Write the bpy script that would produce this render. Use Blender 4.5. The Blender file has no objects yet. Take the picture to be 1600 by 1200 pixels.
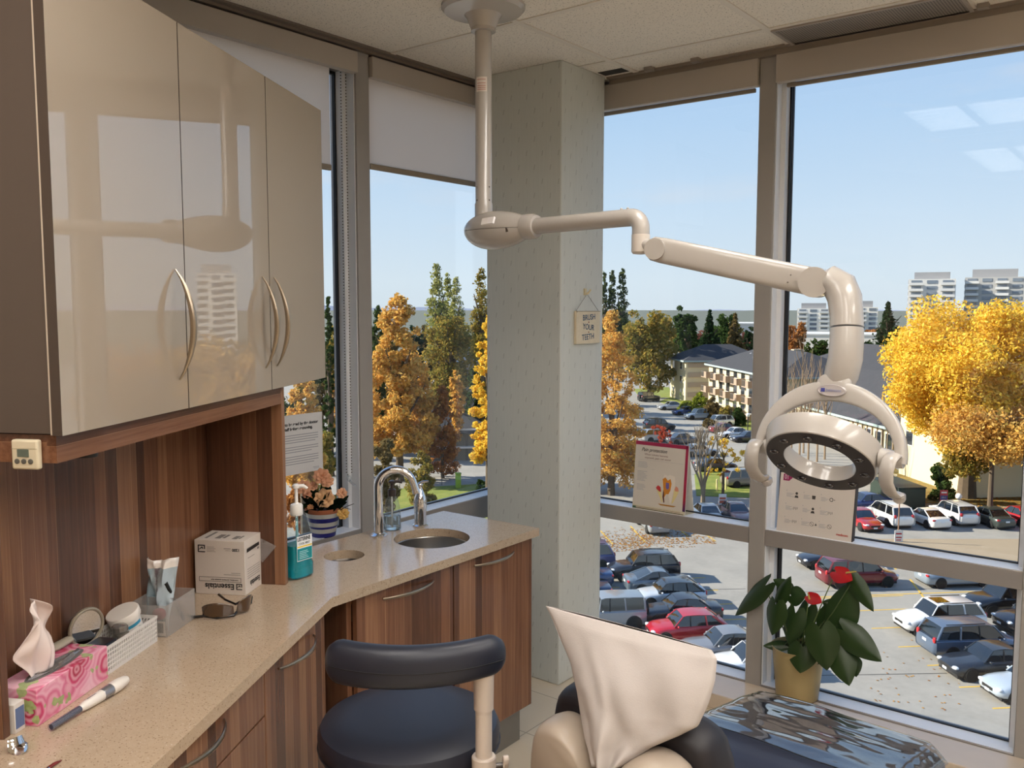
import bpy, bmesh, math, random
import numpy as np
from mathutils import Vector, Matrix, Euler, noise
from mathutils.geometry import tessellate_polygon
R = math.radians
C = bpy.context.scene.collection
rng = random.Random(7)
# ------------------------------------------------------------------ camera solve (photo frame 1600 x 1200)
F = 1365.7; PITCH = R(5.007); ROLL = -0.00068; YAW = R(37.96); H = 1.6; G = -16.5
fw = np.array([-math.sin(YAW)*math.cos(PITCH), math.cos(YAW)*math.cos(PITCH), -math.sin(PITCH)])
rt = np.array([math.cos(YAW), math.sin(YAW), 0.]); dn = np.cross(fw, rt)
_c, _s = math.cos(ROLL), math.sin(ROLL)
rt, dn = _c*rt+_s*dn, -_s*rt+_c*dn
O = np.array([0, 0, H])
def ray(x, y): return (x-800)/F*rt+(y-600)/F*dn+fw
def onz(x, y, z): d = ray(x, y); return O+d*((z-H)/d[2])
def onx(x, y, X): d = ray(x, y); return O+d*(X/d[0])
def ony(x, y, Y): d = ray(x, y); return O+d*(Y/d[1])
def onp(x, y, p, n): d = ray(x, y); return O+d*(np.dot(np.array(p)-O, n)/np.dot(d, n))
def ond(x, y, t): return O+ray(x, y)*t
def gr(x, y): return onz(x, y, G)
def azd(x, D):                       # ground point at horizontal distance D in the direction of a picture column
    d = ray(x, 480); d = d/np.hypot(d[0], d[1]); return np.array([d[0]*D, d[1]*D, G])
def zat(y, D, x=800):
    d = ray(x, y); return H+d[2]/np.hypot(d[0], d[1])*D
CA = R(29.6)
cd = np.array([-math.sin(CA), math.cos(CA), 0]); cn = np.array([cd[1], -cd[0], 0])
CF = Matrix.Rotation(CA, 4, 'Z')     # counter frame: x = off the wall, y = along the counter
E1 = np.array([.72, .69, 0]); E1 = E1/np.linalg.norm(E1); E2 = np.array([-E1[1], E1[0], 0])
EF = Matrix.Rotation(math.atan2(E1[1], E1[0]), 4, 'Z')
I4 = Matrix.Identity(4)
def fr_(o, xd, yd=None, zd=None):
    """frame from an origin and x / y directions"""
    x = Vector(xd).normalized(); y = Vector(yd); y = (y-x*y.dot(x)).normalized(); z = x.cross(y)
    m = Matrix((x, y, z)).transposed().to_4x4(); m.translation = Vector(o); return m
# ------------------------------------------------------------------ materials
def lin(h):
    if isinstance(h, (tuple, list)): return tuple(h[:3])+(1,)
    h = h.lstrip('#'); v = [int(h[i:i+2], 16)/255 for i in (0, 2, 4)]
    return tuple(x/12.92 if x < .04045 else ((x+.055)/1.055)**2.4 for x in v)+(1,)
class NT:
    def __init__(s, m): s.m = m; s.t = m.node_tree; s.t.nodes.clear(); s.out = s.n('OutputMaterial')
    def n(s, k, **kw):
        nd = s.t.nodes.new('ShaderNode'+k)
        for a, b in kw.items():
            if a == 'ins':
                for q, v in b.items():
                    if hasattr(v, 'is_output') or hasattr(v, 'links'): s.t.links.new(v, nd.inputs[q])
                    else: nd.inputs[q].default_value = v
            else: setattr(nd, a, b)
        return nd
    def l(s, a, b): s.t.links.new(a, b)
    def ramp(s, fac, stops, interp='LINEAR'):
        r = s.n('ValToRGB'); r.color_ramp.interpolation = interp
        e = r.color_ramp.elements
        while len(e) < len(stops): e.new(.5)
        for q, (p, c) in zip(e, stops): q.position = p; q.color = lin(c)
        s.l(fac, r.inputs[0]); return r.outputs[0]
    def math(s, op, a, b=None, c=None):
        nd = s.n('Math', operation=op)
        for i, v in enumerate((a, b, c)):
            if v is None: continue
            if hasattr(v, 'links'): s.l(v, nd.inputs[i])
            else: nd.inputs[i].default_value = v
        return nd.outputs[0]
    def mix(s, f, a, b, blend='MIX'):
        nd = s.n('Mix', data_type='RGBA', blend_type=blend)
        for i, v in ((0, f), (6, a), (7, b)):
            if hasattr(v, 'links'): s.l(v, nd.inputs[i])
            else: nd.inputs[i].default_value = v if i == 0 else lin(v)
        return nd.outputs[2]
    def noise(s, vec, scale, detail=3, rough=.5, dim='3D'):
        nd = s.n('TexNoise', noise_dimensions=dim); nd.inputs['Scale'].default_value = scale
        nd.inputs['Detail'].default_value = detail; nd.inputs['Roughness'].default_value = rough
        if vec is not None: s.l(vec, nd.inputs['Vector'])
        return nd.outputs[0]
    def scaled(s, sc, kind='Object'):
        tc = s.n('TexCoord'); mp = s.n('Mapping'); mp.inputs['Scale'].default_value = sc
        s.l(tc.outputs[kind], mp.inputs[0]); return mp.outputs[0]
def mat0(name): m = bpy.data.materials.new(name); m.use_nodes = True; return m
def bs(nt, col, rough=.5, metal=0, coat=0, spec=.5, trans=0, ior=1.5, croug=.03):
    p = nt.n('BsdfPrincipled'); s = p.inputs
    if hasattr(col, 'links'): nt.l(col, s['Base Color'])
    else: s['Base Color'].default_value = lin(col)
    if hasattr(rough, 'links'): nt.l(rough, s['Roughness'])
    else: s['Roughness'].default_value = rough
    s['Metallic'].default_value = metal; s['Coat Weight'].default_value = coat; s['Coat Roughness'].default_value = croug
    s['Specular IOR Level'].default_value = spec; s['Transmission Weight'].default_value = trans; s['IOR'].default_value = ior
    nt.l(p.outputs[0], nt.out.inputs[0]); return p
def bump(nt, p, h, st=.2, d=.002):
    b = nt.n('Bump'); b.inputs['Strength'].default_value = st; b.inputs['Distance'].default_value = d
    nt.l(h, b.inputs['Height']); nt.l(b.outputs[0], p.inputs['Normal'])
_MC = {}
def P(col, rough=.5, metal=0, coat=0, spec=.5, var=0, vs=8, trans=0, ior=1.5, bmp=0, bsc=200, name=None):
    """plain procedural material with a little tone variation"""
    k = (col, rough, metal, coat, spec, var, vs, trans, ior, bmp, bsc)
    if k in _MC: return _MC[k]
    m = mat0(name or 'finish'); nt = NT(m); c = col
    if var:
        f = nt.noise(nt.scaled((1, 1, 1)), vs, 4)
        a = lin(col); c = nt.mix(f, tuple(v*(1-var) for v in a[:3]), tuple(min(1, v*(1+var)) for v in a[:3]))
    p = bs(nt, c, rough, metal, coat, spec, trans, ior)
    if bmp: bump(nt, p, nt.noise(nt.scaled((1, 1, 1)), bsc, 3), bmp)
    _MC[k] = m; return m
def clear_mat(name, tint='#ffffff', rough=0.0, ior=1.5, boost=1.0, milky=0, mcol='#ffffff'):
    """thin clear sheet: see-through, reflecting by Fresnel"""
    m = mat0(name); nt = NT(m)
    bf = nt.n('NewGeometry'); io = nt.math('SUBTRACT', ior, nt.math('MULTIPLY', bf.outputs['Backfacing'], ior-1/ior))
    fz = nt.n('Fresnel'); nt.l(io, fz.inputs[0]); t = nt.n('BsdfTransparent', ins={'Color': lin(tint)}); g = nt.n('BsdfGlossy', ins={'Roughness': rough})
    f = nt.math('MULTIPLY', fz.outputs[0], boost); mx = nt.n('MixShader'); nt.l(f, mx.inputs[0]); base = t.outputs[0]
    if milky:
        d = nt.n('BsdfDiffuse', ins={'Color': lin(mcol)}); m2 = nt.n('MixShader'); m2.inputs[0].default_value = milky
        nt.l(t.outputs[0], m2.inputs[1]); nt.l(d.outputs[0], m2.inputs[2]); base = m2.outputs[0]
    nt.l(base, mx.inputs[1]); nt.l(g.outputs[0], mx.inputs[2]); nt.l(mx.outputs[0], nt.out.inputs[0]); return m
def wood_mat(name, axis='Y', vertical=True, rough=.22, dark=1.0, scale=1.0):
    m = mat0(name); nt = NT(m); tc = nt.n('TexCoord'); sp = nt.n('SeparateXYZ'); nt.l(tc.outputs['Object'], sp.inputs[0])
    w = sp.outputs[axis]
    v = nt.n('TexVoronoi', voronoi_dimensions='1D'); v.inputs['Scale'].default_value = 24*scale; nt.l(w, v.inputs['W'])
    v2 = nt.n('TexVoronoi', voronoi_dimensions='1D', feature='DISTANCE_TO_EDGE'); v2.inputs['Scale'].default_value = 24*scale; nt.l(w, v2.inputs['W'])
    sc = {'Y': (60, 60, 2.2), 'X': (60, 60, 2.2), 'Z': (60, 2.2, 60)}[axis]
    nz = nt.noise(nt.scaled(sc), 1.6, 6, .62); nz2 = nt.noise(nt.scaled(tuple(q*4 for q in sc)), 1, 3)
    cell = nt.n('SeparateColor'); nt.l(v.outputs['Color'], cell.inputs[0])
    t = nt.math('ADD', nt.math('MULTIPLY', cell.outputs[0], .5), nt.math('MULTIPLY', nz, .55))
    t = nt.math('ADD', t, nt.math('MULTIPLY', nz2, .1))
    d = dark
    col = nt.ramp(t, [(.1, '#372117'), (.38, '#573828'), (.6, '#744e38'), (.84, '#8d6549'), (1, '#a68362')])
    edge = nt.math('LESS_THAN', v2.outputs['Distance'], .022)
    edge = nt.math('MULTIPLY', edge, nt.math('GREATER_THAN', cell.outputs[1], .55))
    col = nt.mix(nt.math('MULTIPLY', edge, .45), col, '#b98f68')
    p = bs(nt, col, rough+.06, coat=.15, spec=.4); bump(nt, p, nz, .04); return m
def leaf_mat(name, cols, trans=.45):
    m = mat0(name); nt = NT(m); g = nt.n('NewGeometry')
    c = nt.ramp(g.outputs['Random Per Island'], [(i/max(1, len(cols)-1), q) for i, q in enumerate(cols)])
    d = nt.n('BsdfDiffuse'); t = nt.n('BsdfTranslucent'); nt.l(c, d.inputs[0]); nt.l(c, t.inputs[0])
    mx = nt.n('MixShader'); mx.inputs[0].default_value = trans; nt.l(d.outputs[0], mx.inputs[1]); nt.l(t.outputs[0], mx.inputs[2])
    nt.l(mx.outputs[0], nt.out.inputs[0]); return m
def emit_mat(name, col, st):
    m = mat0(name); nt = NT(m); e = nt.n('Emission', ins={'Color': lin(col), 'Strength': st}); nt.l(e.outputs[0], nt.out.inputs[0]); return m
# ------------------------------------------------------------------ mesh builder (world coordinates in, local out)
class MB:
    def __init__(s, frame=I4): s.v = []; s.f = []; s.m = []; s.fr = frame
    def add(s, vs, fs, mi=0, M=None):
        b = len(s.v); T = s.fr @ M if M is not None else s.fr
        s.v += [T @ Vector(tuple(map(float, p))) for p in vs]; s.f += [tuple(b+i for i in f) for f in fs]; s.m += [mi]*len(fs); return s
    def box(s, x0, x1, y0, y1, z0, z1, mi=0, M=None):
        vs = [(x, y, z) for z in (z0, z1) for y in (y0, y1) for x in (x0, x1)]
        return s.add(vs, [(0, 2, 3, 1), (4, 5, 7, 6), (0, 1, 5, 4), (2, 6, 7, 3), (0, 4, 6, 2), (1, 3, 7, 5)], mi, M)
    def cbox(s, c, d, mi=0, M=None): return s.box(c[0]-d[0]/2, c[0]+d[0]/2, c[1]-d[1]/2, c[1]+d[1]/2, c[2]-d[2]/2, c[2]+d[2]/2, mi, M)
    def rings(s, rs, mi=0, c0=True, c1=True, close=True, M=None):
        n = len(rs[0]); vs = [p for r in rs for p in r]; fs = []
        for i in range(len(rs)-1):
            for j in range(n if close else n-1): k = (j+1) % n; fs.append((i*n+j, i*n+k, (i+1)*n+k, (i+1)*n+j))
        if c0: fs.append(tuple(range(n-1, -1, -1)))
        if c1: fs.append(tuple((len(rs)-1)*n+j for j in range(n)))
        return s.add(vs, fs, mi, M)
    def lathe(s, prof, o=(0, 0, 0), n=32, mi=0, M=None, c0=True, c1=True):
        rs = [[(o[0]+r*math.cos(2*math.pi*j/n), o[1]+r*math.sin(2*math.pi*j/n), o[2]+z) for j in range(n)] for r, z in prof]
        return s.rings(rs, mi, c0, c1, True, M)
    def tube(s, pts, r, n=12, mi=0, caps=True, M=None, flat=1.0, up=None):
        pts = [Vector(tuple(map(float, p))) for p in pts]; rr = r if isinstance(r, (list, tuple)) else [r]*len(pts); rs = []; pu = None
        for i, p in enumerate(pts):
            t = (pts[min(i+1, len(pts)-1)]-pts[max(i-1, 0)]).normalized()
            if pu is None:
                u = Vector(up) if up is not None else (Vector((0, 0, 1)) if abs(t.z) < .9 else Vector((1, 0, 0)))
            else: u = pu
            u = (u-t*u.dot(t)).normalized(); pu = u; w = t.cross(u)
            rs.append([p+u*(rr[i]*math.cos(2*math.pi*j/n))+w*(rr[i]*flat*math.sin(2*math.pi*j/n)) for j in range(n)])
        return s.rings(rs, mi, caps, caps, True, M)
    def cyl(s, a, b, r, n=20, mi=0, r1=None): return s.tube([a, b], [r, r if r1 is None else r1], n, mi)
    def ball(s, c, r, n=20, k=10, mi=0, M=None, e=1.0):
        r = (r, r, r) if not isinstance(r, (tuple, list)) else r; rs = []
        sg = lambda q: math.copysign(abs(q)**e, q)
        for i in range(1, k):
            a = math.pi*i/k
            rs.append([(c[0]+r[0]*sg(math.sin(a))*sg(math.cos(2*math.pi*j/n)), c[1]+r[1]*sg(math.sin(a))*sg(math.sin(2*math.pi*j/n)), c[2]-r[2]*sg(math.cos(a))) for j in range(n)])
        return s.rings(rs, mi, True, True, True, M)
    def prism(s, poly, z0, z1, mi=0, M=None):
        n = len(poly); vs = [(x, y, z) for z in (z0, z1) for x, y in poly]
        return s.add(vs, [tuple(range(n-1, -1, -1)), tuple(range(n, 2*n))]+[(i, (i+1) % n, n+(i+1) % n, n+i) for i in range(n)], mi, M)
    def grid(s, fn, nu, nv, mi=0, M=None, cu=False):
        vs = [fn(i/nu, j/nv) for i in range(nu+1) for j in range(nv+1)]
        return s.add(vs, [(i*(nv+1)+j, (i+1)*(nv+1)+j, (i+1)*(nv+1)+j+1, i*(nv+1)+j+1) for i in range(nu) for j in range(nv)], mi, M)
    def build(s, name, mats, parent=None, smooth=32, bevel=0, seg=2, solid=0, sub=0, fix=True):
        me = bpy.data.meshes.new(name); inv = wm(parent).inverted() if parent else I4
        if not parent:
            xs = np.array([tuple(v) for v in s.v]); o = Vector(((xs[:, 0].min()+xs[:, 0].max())/2, (xs[:, 1].min()+xs[:, 1].max())/2, xs[:, 2].min()))
            loc = o; fm = Matrix.Translation(o) @ s.fr.to_3x3().to_4x4(); inv = fm.inverted()
        me.from_pydata([inv @ v for v in s.v], [], s.f)
        mats = mats if isinstance(mats, (list, tuple)) else [mats]
        for m in mats: me.materials.append(m)
        me.polygons.foreach_set('material_index', s.m)
        if fix:
            bm = bmesh.new(); bm.from_mesh(me); bmesh.ops.recalc_face_normals(bm, faces=bm.faces); bm.to_mesh(me); bm.free()
        if smooth:
            me.polygons.foreach_set('use_smooth', [True]*len(me.polygons)); me.set_sharp_from_angle(angle=R(smooth))
        me.update(); o = bpy.data.objects.new(name, me); C.objects.link(o)
        if parent: o.parent = parent
        else: o.matrix_basis = fm
        if bevel:
            b = o.modifiers.new('bevel', 'BEVEL'); b.width = bevel; b.segments = seg; b.limit_method = 'ANGLE'; b.angle_limit = R(40)
        if solid:
            b = o.modifiers.new('thickness', 'SOLIDIFY'); b.thickness = solid; b.offset = 0
        if sub:
            b = o.modifiers.new('smooth', 'SUBSURF'); b.levels = sub; b.render_levels = sub
        return o
def wm(o):
    m = o.matrix_basis.copy(); p = o.parent
    while p: m = p.matrix_basis @ m; p = p.parent
    return m
def tag(o, label=None, cat=None, group=None, kind=None):
    if label: o['label'] = label
    if cat: o['category'] = cat
    if group: o['group'] = group
    if kind: o['kind'] = kind
    return o
def thing(name, label, cat, loc=(0, 0, 0), fr=I4, group=None):
    o = bpy.data.objects.new(name, None); C.objects.link(o); o.empty_display_size = .05
    o.matrix_basis = Matrix.Translation(Vector(tuple(map(float, loc)))) @ fr.to_3x3().to_4x4(); return tag(o, label, cat, group)
def st(o): o['kind'] = 'structure'; return o
def text(body, size, o, xd, yd, mt, parent=None, name='lettering', align='LEFT', ext=.0002, sx=1.0, shear=0, off=0):
    cu = bpy.data.curves.new(name, 'FONT'); cu.body = body; cu.size = size; cu.align_x = align; cu.align_y = 'CENTER'; cu.extrude = ext; cu.shear = shear; cu.offset = off
    ob = bpy.data.objects.new(name, cu); C.objects.link(ob); me = bpy.data.meshes.new_from_object(ob.evaluated_get(bpy.context.evaluated_depsgraph_get()))
    bpy.data.objects.remove(ob); bpy.data.curves.remove(cu); me.materials.clear(); me.materials.append(mt); me.name = name
    ob = bpy.data.objects.new(name, me); C.objects.link(ob); m = fr_(o, xd, yd) @ Matrix.Diagonal((sx, 1, 1, 1))
    if parent: ob.parent = parent; m = wm(parent).inverted() @ m
    ob.matrix_basis = m; return ob
def mesh_np(name, V, Fq, mt, parent=None, loc=(0, 0, 0)):
    """fast mesh of quads from numpy arrays, local coordinates"""
    me = bpy.data.meshes.new(name); nq = len(Fq)
    me.vertices.add(len(V)); me.vertices.foreach_set('co', V.astype(np.float32).ravel())
    me.loops.add(nq*4); me.loops.foreach_set('vertex_index', Fq.astype(np.int32).ravel())
    me.polygons.add(nq); me.polygons.foreach_set('loop_start', np.arange(0, nq*4, 4, dtype=np.int32)); me.polygons.foreach_set('loop_total', np.full(nq, 4, dtype=np.int32))
    me.update(calc_edges=True); me.materials.append(mt); o = bpy.data.objects.new(name, me); C.objects.link(o); o.location = loc
    if parent: o.parent = parent
    return o
def ccopy(o, parent=None):
    c = o.copy(); C.objects.link(c); c.parent = parent
    for ch in list(o.children): ccopy(ch, c)
    return c
LAMP = 17.5; SUN = 11.0; SKY = 1.07; EXPO = 0.0
# ------------------------------------------------------------------ shared materials
M_trim = P('#9a9590', .42, var=.03, vs=30)
M_alu = P('#8c8682', .26, coat=.8)
M_gask = P('#16161a', .5)
M_glass = clear_mat('window_glass', '#fbfdfd', 0, 1.5, .8)
M_chrome = P('#e8e8ea', .06, 1); M_steel = P('#b8b4ae', .28, 1); M_nickel = P('#a89a88', .3, 1)
M_white = P('#e6e2dc', .4); M_lamp = P('#b3ada6', .25, coat=.4, spec=.5); M_black = P('#14130f', .35)
W_v = wood_mat('striped walnut laminate', 'Y', rough=.2); W_h = wood_mat('striped walnut laminate lengthwise', 'Z', rough=.18, scale=1.2)
def plaster(): return P('#c3b8a8', .9, var=.03, vs=12)
XL, YR, ZC = -2.57, 3.338, 2.585
# floor ---------------------------------------------------------------------------------------------
m = mat0('beige floor tiles'); nt = NT(m)
br = nt.n('TexBrick'); br.offset = 0; nt.l(nt.scaled((1, 1, 1)), br.inputs['Vector'])
for k, v in (('Scale', 1), ('Mortar Size', .0025), ('Brick Width', .305), ('Row Height', .305), ('Mortar Smooth', .2)): br.inputs[k].default_value = v
nz = nt.noise(nt.scaled((1, 1, 1)), 9, 5)
br.inputs['Color1'].default_value = lin('#cdbfa8'); br.inputs['Color2'].default_value = lin('#c6b8a1'); br.inputs['Mortar'].default_value = lin('#8d8170')
bs(nt, nt.mix(nt.math('MULTIPLY', nz, .25), br.outputs[0], '#b9a88e'), .32)
st(MB().box(-2.75, 3.2, -2.7, 3.5, -.12, 0).build('floor', m))
# ceiling: speckled tiles with a T-bar grid ------------------------------------------------------------
m = mat0('speckled ceiling tile'); nt = NT(m)
a = nt.noise(nt.scaled((1, 1, 1)), 170, 2); b = nt.noise(nt.scaled((1, 1, 1)), 60, 3)
k = nt.math('MULTIPLY', nt.math('GREATER_THAN', a, .62), nt.math('GREATER_THAN', b, .45))
p = bs(nt, nt.mix(nt.math('MULTIPLY', k, .65), '#e4dccf', '#6a6156'), .95); bump(nt, p, a, .25)
st(MB().box(-2.75, 3.2, -2.7, 3.5, ZC, ZC+.06).build('ceiling', m))
gx = [-1.905+.635*i for i in range(8)]; gx[1] = -1.255; gy = [3.08, 2.475, 1.26, .05, -1.16, -2.37]
b = MB()
for x in gx: b.box(x-.012, x+.012, -2.6, 3.335, ZC-.004, ZC+.001)
for y in gy: b.box(-2.56, 3.1, y-.012, y+.012, ZC-.0035, ZC+.001)
st(b.build('trim_1', P('#d8cfc2', .5)))
# perimeter ceiling angle on both window walls
b = MB(); b.box(-2.051, 3.1, 3.31, YR, 2.558, ZC); b.box(-2.051, 3.1, 3.285, 3.312, 2.578, ZC); st(b.build('trim_2', P('#85796d', .5)))
b = MB(); b.box(XL, -2.545, 1.3, 3.34, 2.568, ZC); b.box(-2.546, -2.52, 1.3, 3.34, 2.578, ZC); st(b.build('trim_3', P('#776b60', .5)))
# grid clips and a slot of open ceiling by the column
b = MB()
for x, y in ((-1.83, 3.262), (-.60, 3.262), (-1.62, 3.262)): b.cbox((x, y, ZC-.008), (.034, .03, .016))
st(b.build('trim_4', P('#8b8178', .4)))
b = MB(); b.box(-2.04, -1.9, 3.2, 3.26, ZC-.002, ZC+.002); st(b.build('trim_5', P('#2b2723', .8)))
# walls ------------------------------------------------------------------------------------------------
wm_ = plaster()
st(MB().box(-2.75, 3.2, -2.8, -2.6, 0, ZC).build('wall_back', wm_)); st(MB().box(3.1, 3.2, -2.6, 3.5, 0, ZC).build('wall_right', wm_))
st(MB(CF).box(-1.62, -1.52, -2.2, 2.66, 0, ZC).build('wall_left', wm_))
# added unseen wall beside the left windows, put there to block the low sun
st(MB().box(-14, -2.9, -1.9, -1.5, G, 9).build('wall_sun_block', P('#a9a49c', .8)))
# vents in the ceiling over the window
vent = thing('ceiling_vent', 'long perforated grey air grille set in the ceiling over the right window', 'air vent', (-.945, 3.2, ZC))
m = mat0('perforated grille'); nt = NT(m); w = nt.n('TexVoronoi'); w.inputs['Scale'].default_value = 1; w.inputs['Randomness'].default_value = 0; nt.l(nt.scaled((110, 110, 1)), w.inputs['Vector'])
bs(nt, nt.mix(nt.math('LESS_THAN', w.outputs['Distance'], .33), '#8a8178', '#2e2a26'), .5)
MB().box(-1.235, -.645, 3.1, 3.3, ZC-.007, ZC-.003).build('grille', m, vent)
b = MB(); b.box(-1.247, -.633, 3.09, 3.102, ZC-.009, ZC-.0005); b.box(-1.247, -1.235, 3.1, 3.3, ZC-.009, ZC-.0005); b.box(-.645, -.633, 3.1, 3.3, ZC-.009, ZC-.0005); b.build('frame', P('#9a9087', .5), vent)
# column with wallpaper ---------------------------------------------------------------------------------
m = mat0('dashed wallpaper'); nt = NT(m); tc = nt.n('TexCoord'); sp = nt.n('SeparateXYZ'); nt.l(tc.outputs['Object'], sp.inputs[0])
u = nt.math('ADD', sp.outputs[0], sp.outputs[1]); z = sp.outputs[2]
un = nt.math('DIVIDE', u, .0405); col = nt.math('FLOOR', un); fu = nt.math('SUBTRACT', nt.math('SUBTRACT', un, col), .5)
zz = nt.math('DIVIDE', z, .114); zz = nt.math('ADD', zz, nt.math('MULTIPLY', col, .53)); fz = nt.math('SUBTRACT', nt.math('FRACT', zz), .5)
hx = nt.math('ABSOLUTE', nt.math('SUBTRACT', fu, nt.math('MULTIPLY', fz, .55)))
k = nt.math('MULTIPLY', nt.math('LESS_THAN', hx, .045), nt.math('LESS_THAN', nt.math('ABSOLUTE', fz), .095))
vs = nt.noise(nt.scaled((130, 130, 7)), 1, 3)
base = nt.mix(vs, '#c3c6bf', '#cecfc8')
p = bs(nt, nt.mix(nt.math('MULTIPLY', k, .38), base, '#6f6f68'), .75); bump(nt, p, vs, .15)
st(MB().box(-2.441, -2.051, 2.95, 3.274, 0, ZC).build('wall_column', m, bevel=.004))
# window walls --------------------------------------------------------------------------------------------
def window(name, along, a0, a1, blind_z, rail=(.647, .712), jl=True, jr=True, val=True, cas=.11):
    """one bay between mullions; along 'x' = right wall, 'y' = left wall. a0..a1 runs along the wall"""
    if along == 'x': fr = I4; base = 0
    else: fr = Matrix(((0, -1, 0, 0), (1, 0, 0, 0), (0, 0, 1, 0), (0, 0, 0, 1)))     # local x -> world y, local y -> world -x
    Y0 = YR if along == 'x' else -XL
    root = st(bpy.data.objects.new(name, None)); C.objects.link(root)
    root.matrix_basis = Matrix.Translation(fr @ Vector(((a0+a1)/2, Y0, 0))) @ fr
    b = MB(fr); g = Y0+.102
    b.box(a0, a1, Y0, Y0+.125, *rail); b.box(a0, a1, Y0, Y0+.125, .0, .068); b.box(a0, a1, Y0+.02, Y0+.125, 2.5, ZC)
    b.build('window_frame', M_alu, root, bevel=.002)
    b = MB(fr)
    for z0, z1 in ((.068, rail[0]), (rail[1], 2.5)): b.box(a0, a0+.004, Y0+.005, Y0+.1, z0, z1); b.box(a1-.004, a1, Y0+.005, Y0+.1, z0, z1); b.box(a0+.004, a0+.022, Y0+.05, Y0+.12, z0, z1); b.box(a1-.022, a1-.004, Y0+.05, Y0+.12, z0, z1)
    for z0 in (.068, rail[1]): b.box(a0+.004, a1-.004, Y0+.006, Y0+.094, z0-.001, z0+.0012)  # pale plates on the rail tops: sky light put into their colour
    b.build('jamb_lining_skylit_top', P('#e2e4e8', .35), root, smooth=0)
    b = MB(fr)
    for z0, z1 in ((.068, rail[0]), (rail[1], 2.5)):
        for (u0, u1, w0, w1) in ((a0+.02, a0+.029, z0, z1), (a1-.029, a1-.02, z0, z1), (a0+.02, a1-.02, z0, z0+.006), (a0+.02, a1-.02, z1-.011, z1)): b.box(u0, u1, g-.016, g-.002, w0, w1)
        b.box(a0+.032, a0+.037, g-.014, g-.002, z0, z1)
    b.build('gasket', M_gask, root)
    for z0, z1 in ((.07, rail[0]), (rail[1], 2.52)): MB(fr).box(a0+.02, a1-.02, g, g+.006, z0, z1).build('pane', M_glass, root)
    if val:
        vb = rail and (2.455 if along == 'x' else 2.483)
        b = MB(fr); b.box(a0+.003, a1-.003, Y0-.022, Y0+.012, vb, 2.562); b.build('blind_cassette', P('#b3aaa0', .45), root, bevel=.003)
        z1 = blind_z; e = .03
        b = MB(fr); b.box(a0+e, a1-cas if along == 'y' and jl else a1-e, Y0+.03, Y0+.0315, z1, vb+.03)
        if along == 'y': b.build('blind_fabric', M_blind, root)
        b = MB(fr); b.box(a0+e, a1-cas if along == 'y' and jl else a1-e, Y0+.024, Y0+.038, z1-.022 if along == 'y' else vb-.012, z1 if along == 'y' else vb+.004); b.build('hem_bar', P('#8d8172', .5), root, bevel=.003)
    return root
m = mat0('pale blind fabric'); nt = NT(m)
wv = nt.noise(nt.scaled((400, 400, 400)), 1, 2); c = nt.mix(wv, '#f3e8de', '#f9f0e8')
d = nt.n('BsdfDiffuse'); t = nt.n('BsdfTranslucent'); nt.l(c, d.inputs[0]); nt.l(c, t.inputs[0]); mx = nt.n('MixShader'); mx.inputs[0].default_value = .85
nt.l(d.outputs[0], mx.inputs[1]); nt.l(t.outputs[0], mx.inputs[2]); nt.l(mx.outputs[0], nt.out.inputs[0]); M_blind = m
window('window_1', 'y', 1.40, 2.322, 2.135, rail=(.62, .722), cas=.10); window('window_2', 'y', 2.39, 3.338, 2.165, rail=(.62, .722), jl=False)
window('window_3', 'x', -2.50, -1.383, 0); mx_ = [-1.383]
mul = [(-1.383, -1.317), (-.413, -.347), (.557, .623), (1.527, 1.593), (2.497, 2.563)]
for i in range(4): window('window_%d' % (i+4), 'x', mul[i][1], mul[i+1][0], 0)
def mullion(n, x0, x1, y0, y1): return st(MB().box(x0, x1, y0, y1, .0, ZC).build('trim_%d' % n, M_trim, bevel=.003))
for i, (a, c) in enumerate(mul): mullion(6+i, a, c, YR-.004, YR+.13)
mullion(11, XL-.13, XL+.004, 2.322, 2.39); mullion(12, XL-.13, XL+.07, YR, YR+.13); mullion(13, 2.563, 3.1, YR, YR+.13)
b = MB(); b.box(-2.051, 3.1, 3.154, YR, 0, .063); st(b.build('trim_14', P('#c7b6a2', .18, coat=.3, var=.05, vs=14), bevel=.004))   # low stone ledge
# blind chain on the left mullion -----------------------------------------------------------------------------
ch = thing('blind_chain', 'thin beaded pull chain hanging in a loop beside the left mullion', 'blind chain', onx(541, 742, -2.59))
def bead(pts):
    b = MB()
    for (q0, q1) in pts:
        a = np.array(q0); c = np.array(q1); n = int(np.linalg.norm(c-a)/.0115)
        for i in range(n): q = a+(c-a)*i/n; b.ball(tuple(q), .0028, 6, 4)
    return b
A0, A1 = onx(532, 108, -2.59), onx(541.5, 738, -2.59); B0, B1 = onx(540, 112, -2.592), onx(549.5, 738, -2.592)
bead([(A0, A1)]).build('chain_strand', P('#5a5750', .4, .5), ch); bead([(B0, B1), (A1, (A1+B1)/2-np.array([0, 0, .02])), (B1, (A1+B1)/2-np.array([0, 0, .02]))]).build('chain_strand', P('#5a5750', .4, .5), ch)
b = MB(); k = (A1+B1)/2-np.array([0, 0, .025]); b.ball(tuple(k), (.010, .010, .013), 10, 6); b.cyl(k-np.array([.0, 0, .008]), k+np.array([.012, .02, -.03]), .005, 8); b.build('tension_clip', clear_mat('clear plastic', '#eef2f4', .05, 1.5, 1.4, .25, '#d8dde2'), ch)
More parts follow.
